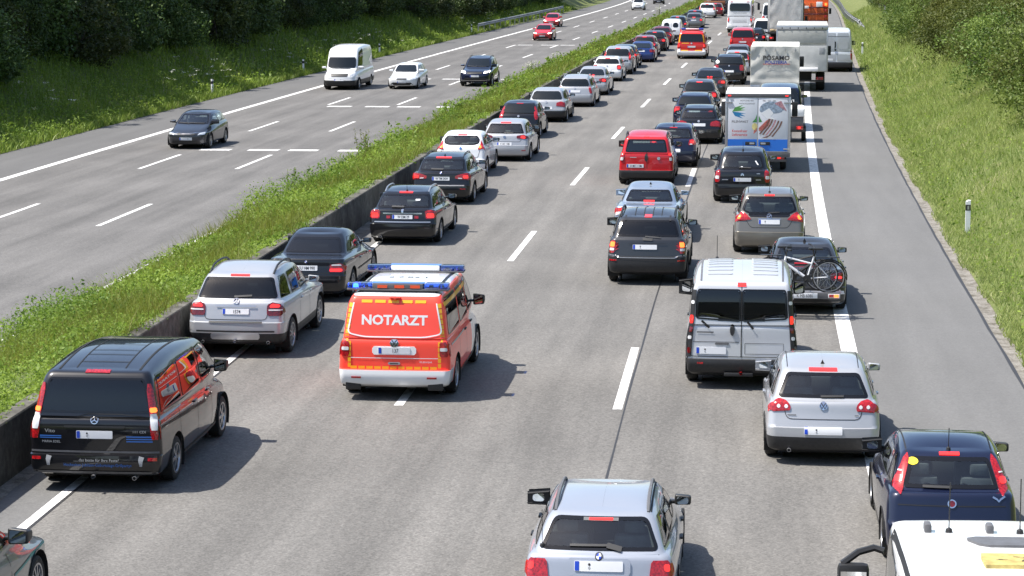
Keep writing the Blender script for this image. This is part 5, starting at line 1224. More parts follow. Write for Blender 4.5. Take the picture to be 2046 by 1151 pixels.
c.strip('door_gap', [(.0, .56), (.0, 1.80)], .016, 'R', 'gap', .006); c.strip('door_gap', rounded([(-.84, 1.76), (-.83, .57), (.83, .57), (.84, 1.76)], .03), .012, 'R', 'gap', .005)
c.panel('door_handle', ell(-.15, 1.03, .04, .10), 'R', 'black_plastic', .025, 5, 8); c.panel('grab_recess', rounded(rect(-.44, -.2, .775, .81), .015), 'R', 'grey_plastic', .012, 4, 2)
c.strip('pressed_line', rounded([(-.80, .82), (-.04, .82)], 0), .012, 'R', 'grey_plastic', .004); c.strip('pressed_line', [(.06, .80), (.70, .80), (.70, .62), (.06, .62)], .010, 'R', 'grey_plastic', .004, closed=True)
c.plate(.67, -.50, None, w=.50); c.high_brake(1.79, .14, .05); c.wiper(-.66, 1.18, -.53, 1.06, .035); c.wiper(.10, 1.17, .20, 1.05, .035)
c.strip('lettering', [(-.74, .985), (-.46, .985)], .022, 'R', 'grey_plastic', .008); c.reflectors(-.68, .46, .10, .03)
for sg in (-1, 1):
    c.strip('roof_channel', [(sg * .68, .35), (sg * .70, 3.2)], .03, 'T', 'grey_plastic', .006)
    for y in (.7, .95, 1.2, 1.45, 1.7, 1.95, 2.2):
        a, b = sorted((sg * .16, sg * .60)); c.panel('roof_rib', rounded([(a, y), (b, y), (b, y + .09), (a, y + .09)], .03), 'T', P_VAN, .014, 4, 3)
c.antenna(-.45, 2.5, .42, -.05, .006); c.seams(None, (1.15, 2.2, 3.1)); c.handles((2.1, 2.95), .98, 'black_plastic'); c.mirrors('black_plastic', .2, .26, -.62, .1); c.lining()
MB().lathe([(.028, .0), (.03, .05), (.012, .06), (.012, .2)], 8, 'y', (0, -.08, .30)).build('tow_ball', 'red_lens', c.root)
MB().box(-.28, .2, -.02, .12, .24, .30, .015).build('tow_bar', 'black_plastic', c.root)
c.finish()

# ================================================================== taupe mini people carrier
c = Car('mpv', P_TAUPE, .72, 57.95, 'taupe people carrier with slanted red lamps in the right queue', 'car', 'taupe_people_carrier', L=4.29, W=1.81, H=1.60, rty=.52, rgy=.24)
c.rear_glass(poly=fr(c, [(.70, 1.06), (.93, 1.14), (.90, 1.49)]), r=.06); c.side_glass(((.03, .18), (.23, .57), (.61, .985))); c.windscreen()
c.taillights(fr(c, [(.52, .92), (.985, .86), (.985, 1.04), (.93, 1.12), (.80, 1.06)]), fr(c, [(.88, .93), (.965, .93), (.965, 1.03), (.88, 1.02)]), None, r=.03, litm='orange_lit', side=[(.1, .88), (.40, .96), (.32, 1.06), (.14, 1.08)])
c.high_brake(1.52, .24, .03); c.panel('gloss_band', rounded(fr(c, [(-.62, .99), (.62, .99), (.72, 1.07), (-.72, 1.07)]), .03), 'R', 'frit', .005, 8, 3); c.badge(1.0, .06, 'opel'); c.strip('chrome_bar', [(-.28, .94), (.28, .94)], .018, 'R', 'chrome', .012); c.plate(.865, 0, None)
c.strip('tailgate_gap', rounded([(-.60, .96), (-.46, .72), (.46, .72), (.60, .96)], [0, .08, .08, 0]), .012, 'R', 'gap', .004); c.antenna(0, .72, .32, -.15); c.wiper(-.02, 1.08, .25, 1.1, .03)
for sg in (-1, 1): c.strip('roof_channel', [(sg * .53, .7), (sg * .54, 2.3)], .02, 'T', 'gap', .004)
c.seams(None, (1.5, 2.4)); c.handles((1.65, 2.55), .92); c.mirrors('black_plastic'); c.cabin(2); c.finish()

# ================================================================== black compact people carrier
c = Car('mpv', P_BLACK, -.05, 69.55, 'rounded black people carrier directly behind the printed box truck', 'car', 'black_people_carrier', L=4.28, W=1.75, H=1.63, rty=.62, rgy=.22, my=.06, shy=.09, gcr=.25, rgz=1.05)
c.rear_glass(poly=fr(c, [(.88, 1.08), (.86, 1.48)]), r=.10); c.side_glass(((.03, .2), (.24, .57), (.61, .985))); c.windscreen()
c.taillights(fr(c, [(.82, .66), (.985, .66), (.985, 1.0), (.90, 1.04), (.82, .95)]), None, fr(c, [(.845, .76), (.97, .76), (.97, .86), (.845, .86)]), r=.03, side=[(.05, .68), (.16, .68), (.18, 1.0), (.08, 1.0)])
c.chevrons(.90, .045); c.plate(.745, 0, None); c.wiper(-.1, 1.10, .25, 1.09, .03); c.panel('window_sticker', ell(-.02, 1.11, .04, .03), 'R', 'white_lens', .009, 4, 4); c.panel('window_sticker', [(.36, 1.30), (.40, 1.30), (.48, 1.18), (.44, 1.18)], 'R', 'white_lens', .009, 2, 4)
c.strip('lettering', [(.42, .93), (.52, .93)], .02, 'R', 'satin', .01); c.strip('lettering', [(-.6, .74), (-.42, .74)], .02, 'R', 'satin', .01); c.strip('lettering', [(.4, .74), (.55, .74)], .02, 'R', 'satin', .01)
c.antenna(0, .9, .25); c.seams(None, (1.45, 2.35)); c.handles((1.6, 2.5), .92); c.mirrors('black_plastic'); c.cabin(2); c.finish()

# ================================================================== dark blue hatchback, near right
c = Car('hatch', P_NAVY, 2.72, 28.6, 'dark navy hatchback with tall pillar lamps and yellow window sticker behind white cab', 'car', 'navy_hatchback', L=4.03, W=1.69, H=1.49, ra=.72, fa=3.23, cwy=3.0, fty=2.15, rty=.66, rgy=.25, rgz=1.0, gb=.77, rw=.60, wr=.30, bst=.02, shy=.16)
c.rear_glass(poly=fr(c, [(.84, 1.03), (.82, 1.375)]), r=.05); c.side_glass(((.05, .16), (.21, .985),)); c.windscreen()
c.taillights(fr(c, [(.80, .96), (.95, .97), (.985, 1.06), (.985, 1.40), (.88, 1.40), (.85, 1.05)]), fr(c, [(.855, 1.08), (.965, 1.08), (.965, 1.16), (.86, 1.16)]), fr(c, [(.885, 1.20), (.955, 1.20), (.955, 1.215), (.885, 1.215)]), r=.03)
c.high_brake(1.405, .25, .028); c.badge(.87, .055, 'fiat'); c.panel('window_sticker', ell(-.46, 1.32, .07, .042), 'R', 'yellow_sticker', .010, 6, 6)
c.strip('gull_badge', [(.50, .955), (.555, .925), (.575, .90), (.595, .925), (.65, .96)], .022, 'R', 'chrome', .012, step=.03); c.plate(.55, 0, None)
c.wiper(-.35, 1.045, .0, 1.04, .028); c.antenna(0, .80, .30, -.12, .006); c.seams(None, (1.45,)); c.handles((1.6,), .86); c.mirrors('black_plastic', .2, .15); c.cabin(2)
for sg in (-1, 1): c.strip('roof_channel', [(sg * .53, .75), (sg * .54, 2.0)], .018, 'T', 'gap', .004)
c.strip('tailgate_gap', [(-.66, .84), (.66, .84)], .012, 'R', 'gap', .004)
for x in (-.30, .16): c.panel('soft_toy', ell(x, 1.075, .05, .02), 'R', 'seat', -.03, 3, 3)
c.finish()

# ================================================================== grey saloon carrying bicycles
c = Car('sedan', P_GREY, 1.42, 48.7, 'dark grey saloon carrying bicycles on a rear rack beside the silver van', 'car', 'grey_saloon', L=4.6, W=1.78, H=1.43, ra=.95, fa=3.65, rty=1.35, rgy=.75, cwy=3.35, fty=2.55)
c.rear_glass(mb=.08, mt=.05); c.side_glass(((.05, .32), (.36, .63), (.67, .985))); c.windscreen()
c.taillights(fr(c, [(.62, .76), (.985, .70), (.985, .92), (.66, .90)]), fr(c, [(.74, .78), (.92, .78), (.92, .84), (.74, .84)]), None, r=.04, dark=True, side=[(.05, .72), (.36, .80), (.3, .92), (.07, .92)])
c.panel('high_brake_light', rect(-.22, .22, 1.0, 1.018), 'R', 'red_lens', .02, 6, 2); c.fin(1.65); c.seams(None, (1.65, 2.6)); c.handles((1.8, 2.75), .80); c.mirrors('black_plastic', .2, .15); c.cabin(2); c.strip('trunk_gap', [(-.62, .74), (.62, .74)], .011, 'R', 'gap', .004)
c.finish(); bikecar = c
# ================================================================== rack and bicycles on it
rk = empty('bicycle_rack', bikecar.root.location, bikecar.root.rotation_euler.z)
m = MB(); m.tube([(-.72, -.12, .56), (-.72, -.62, .56), (.72, -.62, .56), (.72, -.12, .56)], .02, 6); m.tube([(-.72, -.38, .56), (.72, -.38, .56)], .018, 6); m.tube([(0, .1, .42), (0, -.62, .54)], .03, 6); m.tube([(-.25, -.2, .56), (-.25, -.2, 1.05), (.25, -.2, 1.05), (.25, -.2, .56)], .018, 6); m.build('frame', 'satin', rk)
for y in (-.28, -.52): m = MB(); m.box(-.80, .80, y - .05, y + .05, .55, .575, .008); m.build('wheel_channel', 'satin', rk)
o = MB().box(-.72, .72, -.70, -.65, .46, .60, .02).build('lamp_board', 'grey_plastic', rk)
for sg in (-1, 1):
    a, b = sorted((sg * .46, sg * .70)); MB().box(a, b, -.715, -.70, .485, .575, .006).build('lamp_surround', 'white_lens', o)
    a, b = sorted((sg * .48, sg * .575)); MB().box(a, b, -.725, -.715, .50, .56, .004).build('lamp', 'red_lens', o)
    a, b = sorted((sg * .585, sg * .675)); MB().box(a, b, -.725, -.715, .50, .56, .004).build('brake_lamp', 'orange_lit', o)
pl = MB().box(-.30, .24, -.72, -.70, .475, .585, .004).build('number_plate', 'plate_white', rk)
V2, F2 = text2d('K MB 6080'); mk('lettering', [(-.02 + v[0] * .052, -.7225, .53 + v[1] * .072) for v in V2], F2, 'plate_ink', pl, False)
mk('country_band', [(-.30, -.7215, .478), (-.255, -.7215, .478), (-.255, -.7215, .582), (-.30, -.7215, .582)], [(0, 1, 2, 3)], 'plate_blue', pl, False)
rk.scale = (.95, 1, .92); tag(rk, 'silver bicycle rack with lamp board behind the dark grey saloon', 'rack')
prin('bike_white', (.72, .72, .74), .3, coat=.7)
def bicycle(yo, flip, frame, label, dx=0.):
    """stands across the car on the rack: x along the bike"""
    r = empty('bicycle', bikecar.root.location, bikecar.root.rotation_euler.z); f = flip
    T = lambda x, z, y=0.: (f * x + dx, yo + y, z)
    Rw = .34; zc = .575 + Rw; xr, xf = -.53, .53
    for xx in (xr, xf):
        w = MB().lathe([(Rw - .02, -.02), (Rw + .005, -.012), (Rw + .012, 0), (Rw + .005, .012), (Rw - .02, .02)], 32, 'y', T(xx, zc)).build('wheel', 'rubber', r)
        MB().lathe([(Rw - .035, -.012), (Rw - .018, -.012), (Rw - .018, .012), (Rw - .035, .012)], 32, 'y', T(xx, zc)).build('rim', 'satin', w)
        sp = MB()
        for k in range(14): a = 2 * math.pi * k / 14; sp.tube([T(xx, zc), T(xx + (Rw - .03) * math.cos(a), zc + (Rw - .03) * math.sin(a))], .0025, 3)
        sp.lathe([(.02, -.04), (.02, .04)], 8, 'y', T(xx, zc)); sp.build('spokes', 'satin', w)
    m = MB(); bb = (-.08, zc - .04); st = (-.22, zc + .44); hd = (.36, zc + .44); hb = (.39, zc + .30)
    m.tube([T(*bb), T(*hb)], .032, 8); m.tube([T(*bb), T(*st)], .02, 6); m.tube([T(st[0] + .03, st[1] - .16), T(hd[0], hd[1] - .02)], .02, 6); m.tube([T(*bb), T(xr, zc)], .013, 6); m.tube([T(st[0] + .01, st[1] - .1), T(xr, zc)], .011, 6); m.tube([T(*hd), T(*hb)], .025, 8); m.build('frame', frame, r)
    m = MB(); m.tube([T(hb[0], hb[1]), T(xf, zc)], .016, 6); m.build('fork', 'black_plastic', r)
    m = MB(); m.tube([T(*hd), T(hd[0] - .03, hd[1] + .16)], .016, 6); m.tube([T(hd[0] - .05, hd[1] + .18, -.30), T(hd[0], hd[1] + .16, -.1), T(hd[0], hd[1] + .16, .1), T(hd[0] - .05, hd[1] + .18, .30)], .013, 6)
    for s_ in (-1, 1): m.tube([T(hd[0] - .05, hd[1] + .18, s_ * .30), T(hd[0] - .10, hd[1] + .185, s_ * .42)], .019, 6)
    m.build('handlebar', 'black_plastic', r)
    m = MB(); m.tube([T(*st), T(st[0] - .04, st[1] + .14)], .014, 6); m.box(*sorted((T(st[0] - .18, 0)[0], T(st[0] + .12, 0)[0])), yo - .06, yo + .06, st[1] + .14, st[1] + .19, .02); m.build('saddle', 'black_plastic', r)
    m = MB().lathe([(.001, -.01), (.085, -.01), (.085, .01), (.001, .01)], 16, 'y', T(bb[0], bb[1], -.05)); m.tube([T(bb[0], bb[1], -.06), T(bb[0] + .12, bb[1] - .12, -.07)], .01, 5); m.box(*sorted((T(bb[0] + .09, 0)[0], T(bb[0] + .17, 0)[0])), yo - .15, yo - .07, bb[1] - .14, bb[1] - .12); m.build('crankset', 'black_plastic', r)
    m = MB(); m.tube([T(xr + (Rw + .035) * math.cos(a), zc + (Rw + .035) * math.sin(a)) for a in np.linspace(math.radians(20), math.radians(190), 12)], .015, 5); m.build('mudguard', 'black_plastic', r)
    m = MB(); m.box(*sorted((T(xr - .22, 0)[0], T(xr + .25, 0)[0])), yo - .06, yo + .06, zc + .42, zc + .435); m.tube([T(xr, zc), T(xr - .05, zc + .42)], .007, 4); m.build('luggage_carrier', 'black_plastic', r)
    r.scale = (.95, 1, .92); return tag(r, label, 'bicycle', 'bicycles on the rear rack')
bicycle(-.52, -1, 'bike_white', 'white-framed bicycle on the rack, the outer one nearest the viewer', -.06)
bicycle(-.27, 1, 'black_plastic', 'black bicycle on the rack, between the white bicycle and the saloon', -.20)

# ================================================================== grey car cut off at the lower left
c = Car('hatch', paint('grey_green', (.16, .175, .17), .5, .34), -8.48, 22.8, 'grey car with a teal side stripe cut off at the lower left corner', 'car', 'grey_car', L=4.3, W=1.74, H=1.45, fa=3.45, cwy=3.1)
c.rear_glass(); c.side_glass(((.05, .2), (.24, .57), (.61, .985))); c.windscreen(); c.mirrors('black_plastic', .25, .21, -.46, .12); c.cabin(2); c.seams(None, (1.5, 2.4))
c.strip('teal_stripe', [(2.5, .66), (3.2, .70), (3.95, .68)], .03, 'S', col('teal', (.02, .22, .2), .4), .008); c.taillights(fr(c, [(.7, .8), (.98, .8), (.98, 1.), (.7, 1.)])); c.plate(.6)
MB().lathe([(.17, 0), (.185, .012), (.2, 0), (.185, -.012), (.17, 0)], 20, 'y', (-.37, 2.2, .98)).build('steering_wheel', 'black_plastic', c.root)
c.finish()

# ================================================================== white high cab at the lower right
c = Car('van', P_WHITE, 2.42, 14.35, 'white high cab with grey sunroof and black mirror, cut off at lower right', 'truck', 'white_cab', L=6.9, W=2.30, H=2.72, gc=.35, rtz=2.60, ftz=2.60, rw=1.02, gb=1.08, rgz=1.6, shr=1.5, cwz=1.55, cwy=6.35, fty=5.95, ra=1.2, fa=5.8, wr=.40, hz=1.1, bz=.7, wb=.22, fit=(1, 1, 1))
c.side_glass(((.72, .985),), zb=.08); c.windscreen()
c.panel('sunroof', rounded([(-.34, 4.62), (.95, 4.62), (.95, 4.98), (-.40, 4.98), (-.45, 4.90)], [.06, .02, .02, .06, .03]), 'T', 'grey_plastic', .02, 8, 6)
c.panel('roof_board', rounded([(-.40, 3.85), (.5, 3.85), (.5, 4.26), (-.40, 4.26)], .01), 'T', col('map_board', (.52, .40, .13), .6, noise=.5, nscale=9), .03, 8, 5)
r = np.random.default_rng(3)
for i in range(9):
    a = (r.uniform(-.36, .3), r.uniform(3.95, 4.2)); c.strip('map_line', [a, (a[0] + r.uniform(-.12, .14), a[1] + r.uniform(-.1, .1)), (a[0] + r.uniform(0, .2), a[1] + r.uniform(-.04, .1))], .012, 'T', 'black_print', .036)
for x in (-.72, -.22): MB().box(x - .03, x + .03, 5.22, 5.36, 2.66, 2.74, .02).build('roof_lamp', 'grey_plastic', c.root)
c.antenna(-.55, 5.25, .42, -.04, .005); c.antenna(.02, 5.25, .45, .05, .005)
for sg in (-1, 1):
    m = MB(); x = sg * 1.08
    m.tube([(x * .98, 5.42, 2.46), (sg * 1.14, 5.44, 2.48), (sg * 1.27, 5.40, 2.45), (sg * 1.40, 5.36, 2.36)], .03, 6); m.box(*sorted((sg * 1.18, sg * 1.44)), 5.30, 5.42, 1.76, 2.37, .05)
    o = m.build('wing_mirror', 'black_plastic', c.root); a, b = sorted((sg * 1.205, sg * 1.415)); MB().box(a, b, 5.292, 5.299, 1.82, 2.31).build('mirror_glass', 'mirror', o)
    c.strip('roof_channel', [(sg * .98, 1.0), (sg * .98, 5.5)], .03, 'T', 'gap', .01)
c.finish()
# ================================================================== vehicles farther up the queues
TL = {'block': ([(.70, .0), (.985, .0), (.985, 1.), (.72, 1.)], [(.76, .2), (.95, .2), (.95, .7), (.78, .7)]),
      'wide': ([(.52, .1), (.985, -.05), (.985, .75), (.80, .95), (.55, .75)], [(.72, .2), (.93, .2), (.93, .65), (.74, .65)]),
      'tall': ([(.84, -.1), (.985, -.1), (.985, 1.2), (.86, 1.2)], [(.86, .4), (.975, .4), (.975, .8), (.86, .8)]),
      'pillar': ([(.80, .3), (.97, .3), (.985, 1.0), (.985, 2.3), (.88, 2.3)], [(.86, .8), (.96, .8), (.96, 1.5), (.88, 1.5)])}
def far(kind, pm, x, s, label, tl='block', cat='car', name=None, lit=True, glassm='glass', rails=None, hb=True, plate=.66, privacy=False, bumper=None, lod=1, extra=None, yaw=0., **o):
    c = Car(kind, pm, x, s, label, cat, name or 'car', lod, yaw=yaw, rowmat=([(0, 3.5, 'black_plastic', -1, 9)] if bumper else None), **o)
    d = c.d; z0 = d['bz'] + .10; z1 = d['shr'] - .01
    c.rear_glass(poly=fr(c, [(.92, d['rgz'] + .03), (.885, d['rtz'] - .03)]) if kind != 'sedan' else None)
    c.side_glass(((.03, .24), (.29, .60), (.65, .985)) if kind != 'van' else ((.03, .33), (.37, .68), (.72, .985))); c.windscreen()
    q = lambda P: fr(c, [(f, z0 + (z1 - z0) * t) for f, t in P])
    c.taillights(q(TL[tl][0]), q(TL[tl][1]) if lit else None, None, r=.03, dark=not lit and False)
    if hb: 
        if kind == 'sedan': c.panel('high_brake_light', rect(-.13, .13, d['rgz'] + .03, d['rgz'] + .06), 'R', 'red_lit', .02, 4, 2)
        else: c.high_brake(d['rtz'] + .005, .26, .03, lit)
    c.plate(plate if plate > .7 or kind in ('hatch',) else .78, 0, None, dots=False); c.mirrors('black_plastic' if pm in (P_SILVER, P_WHITE) else pm)
    c.badge(z1 - .04, .045, 'ring')
    if rails: c.rails(rails, .022, .06)
    if extra: extra(c)
    c.finish(); return c
far('hatch', P_BLACK, -8.88, 92.2, 'black hatchback with tall pointed lamps between two silver hatchbacks', 'pillar', name='black_hatchback', lit=False, L=3.95, W=1.72, ra=.62, fa=3.1, rty=.70, rgy=.30, cwy=3.0, fty=2.15)
far('hatch', P_SILVER, -8.65, 100.6, 'silver hatchback directly behind the silver estate in the left queue', 'wide', name='silver_hatchback', lit=False, bumper=True, hb=False)
def stick(c): c.panel('window_sticker', ell(.30, 1.22, .10, .06), 'R', 'red_print', .012, 4, 4); c.panel('window_sticker', ell(.42, 1.27, .14, .05), 'R', 'white_print', .010, 4, 4)
far('wagon', P_SILVER, -8.33, 110.2, 'silver estate car with white and red rear window stickers', 'tall', name='silver_estate', lit=False, hb=False, rails='satin', extra=stick, H=1.52, rty=.45)
far('sedan', P_SILVER, -8.35, 118.8, 'silver saloon with sloping roof ahead of the silver estate', 'wide', name='silver_saloon')
far('hatch', P_WHITE, -8.52, 131.1, 'pale small hatchback with glass roof ahead of the silver saloon', 'block', name='pale_hatchback', L=3.75, W=1.70, H=1.42, rtz=1.33, ftz=1.33, ra=.6, fa=3.05, cwy=2.85, fty=2.15, rty=.45, extra=lambda c: c.panel('glass_roof', rounded([(-.4, .9), (.4, .9), (.4, 1.7), (-.4, 1.7)], .08), 'T', 'glass_far', .012, 5, 5))
far('suv', P_SILVER, -8.52, 138.2, 'silver off-roader with lamps high in the pillars behind a blue estate', 'pillar', name='silver_off_roader', L=4.4, W=1.78, H=1.68, rtz=1.58, ftz=1.58, rgz=1.12, shr=1.08)
far('wagon', P_NAVY, -8.72, 145.2, 'dark blue-grey estate mostly hidden by the silver off-roader', 'tall', name='blue_estate')
far('sedan', P_BLUE, -8.2, 152.7, 'bright blue low coupe standing out of the left queue', 'block', name='blue_coupe', hb=False, lit=False, L=4.1, W=1.78, H=1.35, rgy=.45, rty=1.25, rtz=1.27, ftz=1.27, cwy=2.95, fty=2.2, fa=3.2, ra=.75, rgz=.93, shr=.9)
far('wagon', P_DRED, -8.52, 160.4, 'dark red estate with pale roof in front of the blue coupe', 'block', name='dark_red_estate')
far('hatch', P_BLACK, -8.42, 169., 'black hatchback with lit lamps between two dark red cars', 'wide', name='black_hatchback')
far('sedan', P_DRED, -8.62, 179.2, 'dark red saloon behind the white box van', 'block', name='dark_red_saloon')
def doors(c):
    for sg in (-1, 1): c.panel('rear_window', rounded([(sg * .34 - .22, 1.16), (sg * .34 + .22, 1.16), (sg * .34 + .18, 1.56), (sg * .34 - .18, 1.56)], .1), 'R', 'glass_far', .008, 5, 5)
c = Car('van', P_WHITE, -8.3, 186.4, 'white small van with two rear door windows in the left queue', 'van', 'white_small_van', 1, L=4.1, W=1.72, H=1.80, rtz=1.66, ftz=1.66, rw=.66, gb=.80, rgz=1.06, shr=1.02, cwz=1.05, cwy=3.3, fty=2.6, ra=.65, fa=3.3, wr=.3, rowmat=[(0, 4.2, 'black_plastic', -1, 9)])
doors(c); c.side_glass(((.72, .985),)); c.windscreen(); c.taillights(fr(c, [(.88, .66), (.985, .66), (.985, 1.05), (.88, 1.05)]), fr(c, [(.89, .85), (.98, .85), (.98, .98), (.89, .98)])); c.plate(.6); c.mirrors('black_plastic'); c.strip('door_gap', [(0, .55), (0, 1.65)], .02, 'R', 'gap', .006); c.finish()
far('hatch', P_NAVY, -8.92, 198., 'dark hatchback half hidden by the white small van', 'block', name='dark_hatchback')
far('wagon', P_NAVY, -9.0, 206.5, 'dark estate squeezed to the median ahead of the white small van', 'block', name='dark_estate')
far('sedan', P_MID, -8.2, 217.6, 'blue-grey saloon beyond the fire command van', 'block', name='grey_saloon')
far('hatch', P_NAVY, -8.55, 226.5, 'navy hatchback just visible over the blue-grey saloon', 'block', name='navy_hatchback')
far('suv', P_WHITE, -8.45, 249.8, 'white crossover with red pillar lamps near the far end of left queue', 'pillar', name='white_crossover', L=4.3, W=1.8, H=1.62, rtz=1.53, ftz=1.53, rgz=1.1, shr=1.05)
far('hatch', P_DRED, -7.9, 257, 'dark red hatchback peeking out ahead of the white crossover', 'block', name='dark_red_hatchback')

# middle queue
far('wagon', P_BLACK, -1.98, 90.1, 'black estate car left of the printed box truck, nearest of the dark estates', 'wide', name='black_estate', lit=False, rails='black_plastic', L=4.8, W=1.84, hb=False, lod=0)
far('wagon', P_NAVY, -2.45, 95.7 + 2.0, 'navy estate car one place ahead of the black estate', 'block', name='navy_estate', hb=False, rails='black_plastic')
far('hatch', P_GREY, -2.62, 107.4, 'dark grey hatchback between the navy estate and a black saloon', 'block', name='grey_hatchback', L=4.3)
far('sedan', P_GREY, -2.55, 117.7, 'black saloon with wide red lamps ahead of the dark grey hatchback', 'wide', name='black_saloon')
def blk(c):
    c.panel('window_board', rounded(rect(-.32, .36, 1.22, 1.44), .03), 'R', 'plate_white', .016, 4, 4); c.panel('lamp_glass', ell(-.62, 1.30, .10, .10), 'R', 'white_lens', .02, 5, 5); c.panel('lamp_glass', ell(-.78, .96, .09, .10), 'R', 'white_lens', .02, 5, 5)
far('suv', P_BLACK, -1.92, 128.4, 'black off-roader with a white board in its rear window beside tarpaulin trailer', 'block', name='black_off_roader', lit=False, hb=False, L=4.4, W=1.78, H=1.68, rtz=1.57, ftz=1.57, extra=blk, rails='black_plastic')
far('hatch', P_SILVER, -1.78, 137.6, 'silver hatchback with bright lamps ahead of the black off-roader', 'pillar', name='silver_hatchback')
far('sedan', P_MID, -2.0, 146.4, 'grey saloon behind the red high car in the middle queue', 'block', name='grey_saloon')
far('van', P_RED, -2.32, 167.6, 'red high compact van in the middle queue behind the coach', 'tall', 'van', name='red_compact_van', L=4.4, W=1.79, H=1.80, rtz=1.66, ftz=1.66, rw=.70, gb=.83, rgz=1.1, shr=1.05, cwz=1.1, cwy=3.6, fty=2.9, ra=.8, fa=3.5, hb=False)
far('sedan', P_BLACK, -1.75, 176., 'black car between the red compact van and the coach', 'block', name='black_saloon', hb=False)
far('van', P_WHITE, -1.15, 184., 'white high van beside the coach and the tall tarpaulin truck', 'block', 'van', name='white_van', L=4.9, lit=False, hb=False)

# fire command van
c = Car('van', P_FIRE, -5.28, 157.5, 'red fire command van with blue lights driving between the queues', 'van', 'fire_command_van', 1, L=4.89, H=1.94, rowmat=[(0, 4.2, P_WHITE, -1, .5)])
c.rear_glass(poly=fr(c, [(.88, 1.20), (.86, 1.74)])); c.side_glass(((.02, .36), (.40, .70), (.74, .985))); c.windscreen(); c.mirrors('black_plastic', .2, .24, -.62, .12)
c.taillights(fr(c, [(.83, .72), (.985, .72), (.985, 1.04), (.86, 1.04)]), fr(c, [(.85, .86), (.97, .86), (.97, 1.02), (.87, 1.02)])); c.plate(.86, 0, None, dots=False)
for sg in (-1, 1):
    c.panel('white_corner', fr(c, [(sg * .80, .50), (sg * .99, .50), (sg * .99, .74), (sg * .80, .74)]) if sg > 0 else fr(c, [(-.99, .50), (-.80, .50), (-.80, .74), (-.99, .74)]), 'R', 'white_print', .012, 3, 4)
    c.strip('reflective_strip', fr(c, [(sg * .93, 1.15), (sg * .93, 1.70)]), .06, 'R', 'yellow_film', .01); c.strip('reflective_strip', [(sg * .22, .60), (sg * .66, .60)], .07, 'R', 'yellow_film', .01)
c.strip('reflective_strip', [(-.62, 1.10), (-.16, 1.10)], .05, 'R', 'yellow_film', .01); c.badge(1.10, .06, 'ring')
z = c.cast([(0, 1.2)], 'T', 0)[0].z; o = MB().box(-.72, .72, 1.08, 1.34, z + .01, z + .05, .01).build('light_bar', 'grey_plastic', c.root); MB().box(-.42, .42, 1.09, 1.33, z + .05, z + .15, .02).build('bar_cover', 'white_print', o)
for sg in (-1, 1): a, b = sorted((sg * .43, sg * .71)); MB().box(a, b, 1.09, 1.33, z + .05, z + .16, .03).build('blue_lens', col('beacon_blue', (.03, .06, .5), .15), o)
c.finish()

# silver high van on the shoulder
c = Car('van', paint('pale_silver', (.72, .74, .77), .25, .4), 3.80, 142.0, 'silver high-roof van driving on the hard shoulder beside the grey box truck', 'van', 'silver_high_roof_van', 1, L=5.9, W=1.93, H=2.46, rtz=2.34, ftz=2.30, rw=.80, gb=.94, rgz=1.25, shr=1.15, cwz=1.3, cwy=5.1, fty=4.2, ra=1.2, fa=4.85, rty=.2, rgy=.09, fit=(1, 1, 1), rowmat=[(0, 4.2, 'black_plastic', -1, 9)])
c.panel('rear_door', rounded([(-.84, .62), (-.02, .62), (-.02, 2.24), (-.70, 2.24)], .05), 'R', P_SILVER, .012, 6, 10); c.panel('rear_door', rounded([(.02, .62), (.84, .62), (.70, 2.24), (.02, 2.24)], .05), 'R', P_SILVER, .012, 6, 10)
for sg in (-1, 1): c.panel('pressed_panel', rounded([(sg * .40 - .30, 1.32), (sg * .40 + .30, 1.32), (sg * .38 + .24, 1.95), (sg * .38 - .24, 1.95)], .06), 'R', P_SILVER, .02, 5, 6)
c.strip('pressed_line', [(-.72, 2.04), (.72, 2.04)], .03, 'R', 'grey_plastic', .016); c.badge(1.12, .09, 'star'); c.plate(.72, -.45, None, dots=False); c.panel('door_handle', rect(-.1, -.03, 1.4, 1.75), 'R', 'black_plastic', .03, 2, 3); c.panel('door_handle', ell(-.06, 1.28, .06, .06), 'R', 'black_plastic', .03, 4, 4)
c.taillights(fr(c, [(.90, .70), (.99, .70), (.985, 1.3), (.90, 1.3)]), None); c.side_glass(((.78, .985),)); c.mirrors('black_plastic', .22, .3, -.7, .2); c.windscreen()
for i in range(5): c.strip('side_marker', [(.3, .75 + i * .14), (.36, .75 + i * .14)], .06, 'S', 'orange_lens', .01)
c.finish()

# ================================================================== trucks
def truck(name, x, s, label, cat, z0=0.): r = empty(name, (x + float(off(s)), s, float(zroad(s))), -math.atan(doff(s + 3))); return tag(r, label, cat)
def flat(name, P, y, mat, parent, th=.004):
    """a thin plate on a rear face: outline (x, z) at depth y"""
    n = len(P); a = .5 * sum(P[i][0] * P[(i + 1) % n][1] - P[(i + 1) % n][0] * P[i][1] for i in range(n)); P = list(P) if a > 0 else list(P)[::-1]
    return mk(name, [(x, y - th, z) for x, z in P] + [(x, y, z) for x, z in P], [tuple(range(n))] + [((i + 1) % n, i, n + i, n + (i + 1) % n) for i in range(n)], mat, parent, False)
def flat_text(t, x, z, h, y, mat, parent, sx=1., bold=0.):
    V, F = text2d(t, bold); return mk('lettering', [(x + v[0] * h * sx, y, z + v[1] * h) for v in V], F, mat, parent, False)
def truck_wheels(r, ys, hw, rad=.4, w=.26, twin=True, zoff=0.):
    for y in ys:
        for sg in (-1, 1):
            mt, mh, mq = wheel_meshes(rad, w * (1.6 if twin else 1), 6, 1); h = inst('wheel', mh, r, (sg * (hw - w * (.8 if twin else .5)), y, rad), (0, 0, 0 if sg > 0 else math.pi)); inst('tyre', mt, h); inst('rim', mq, h)
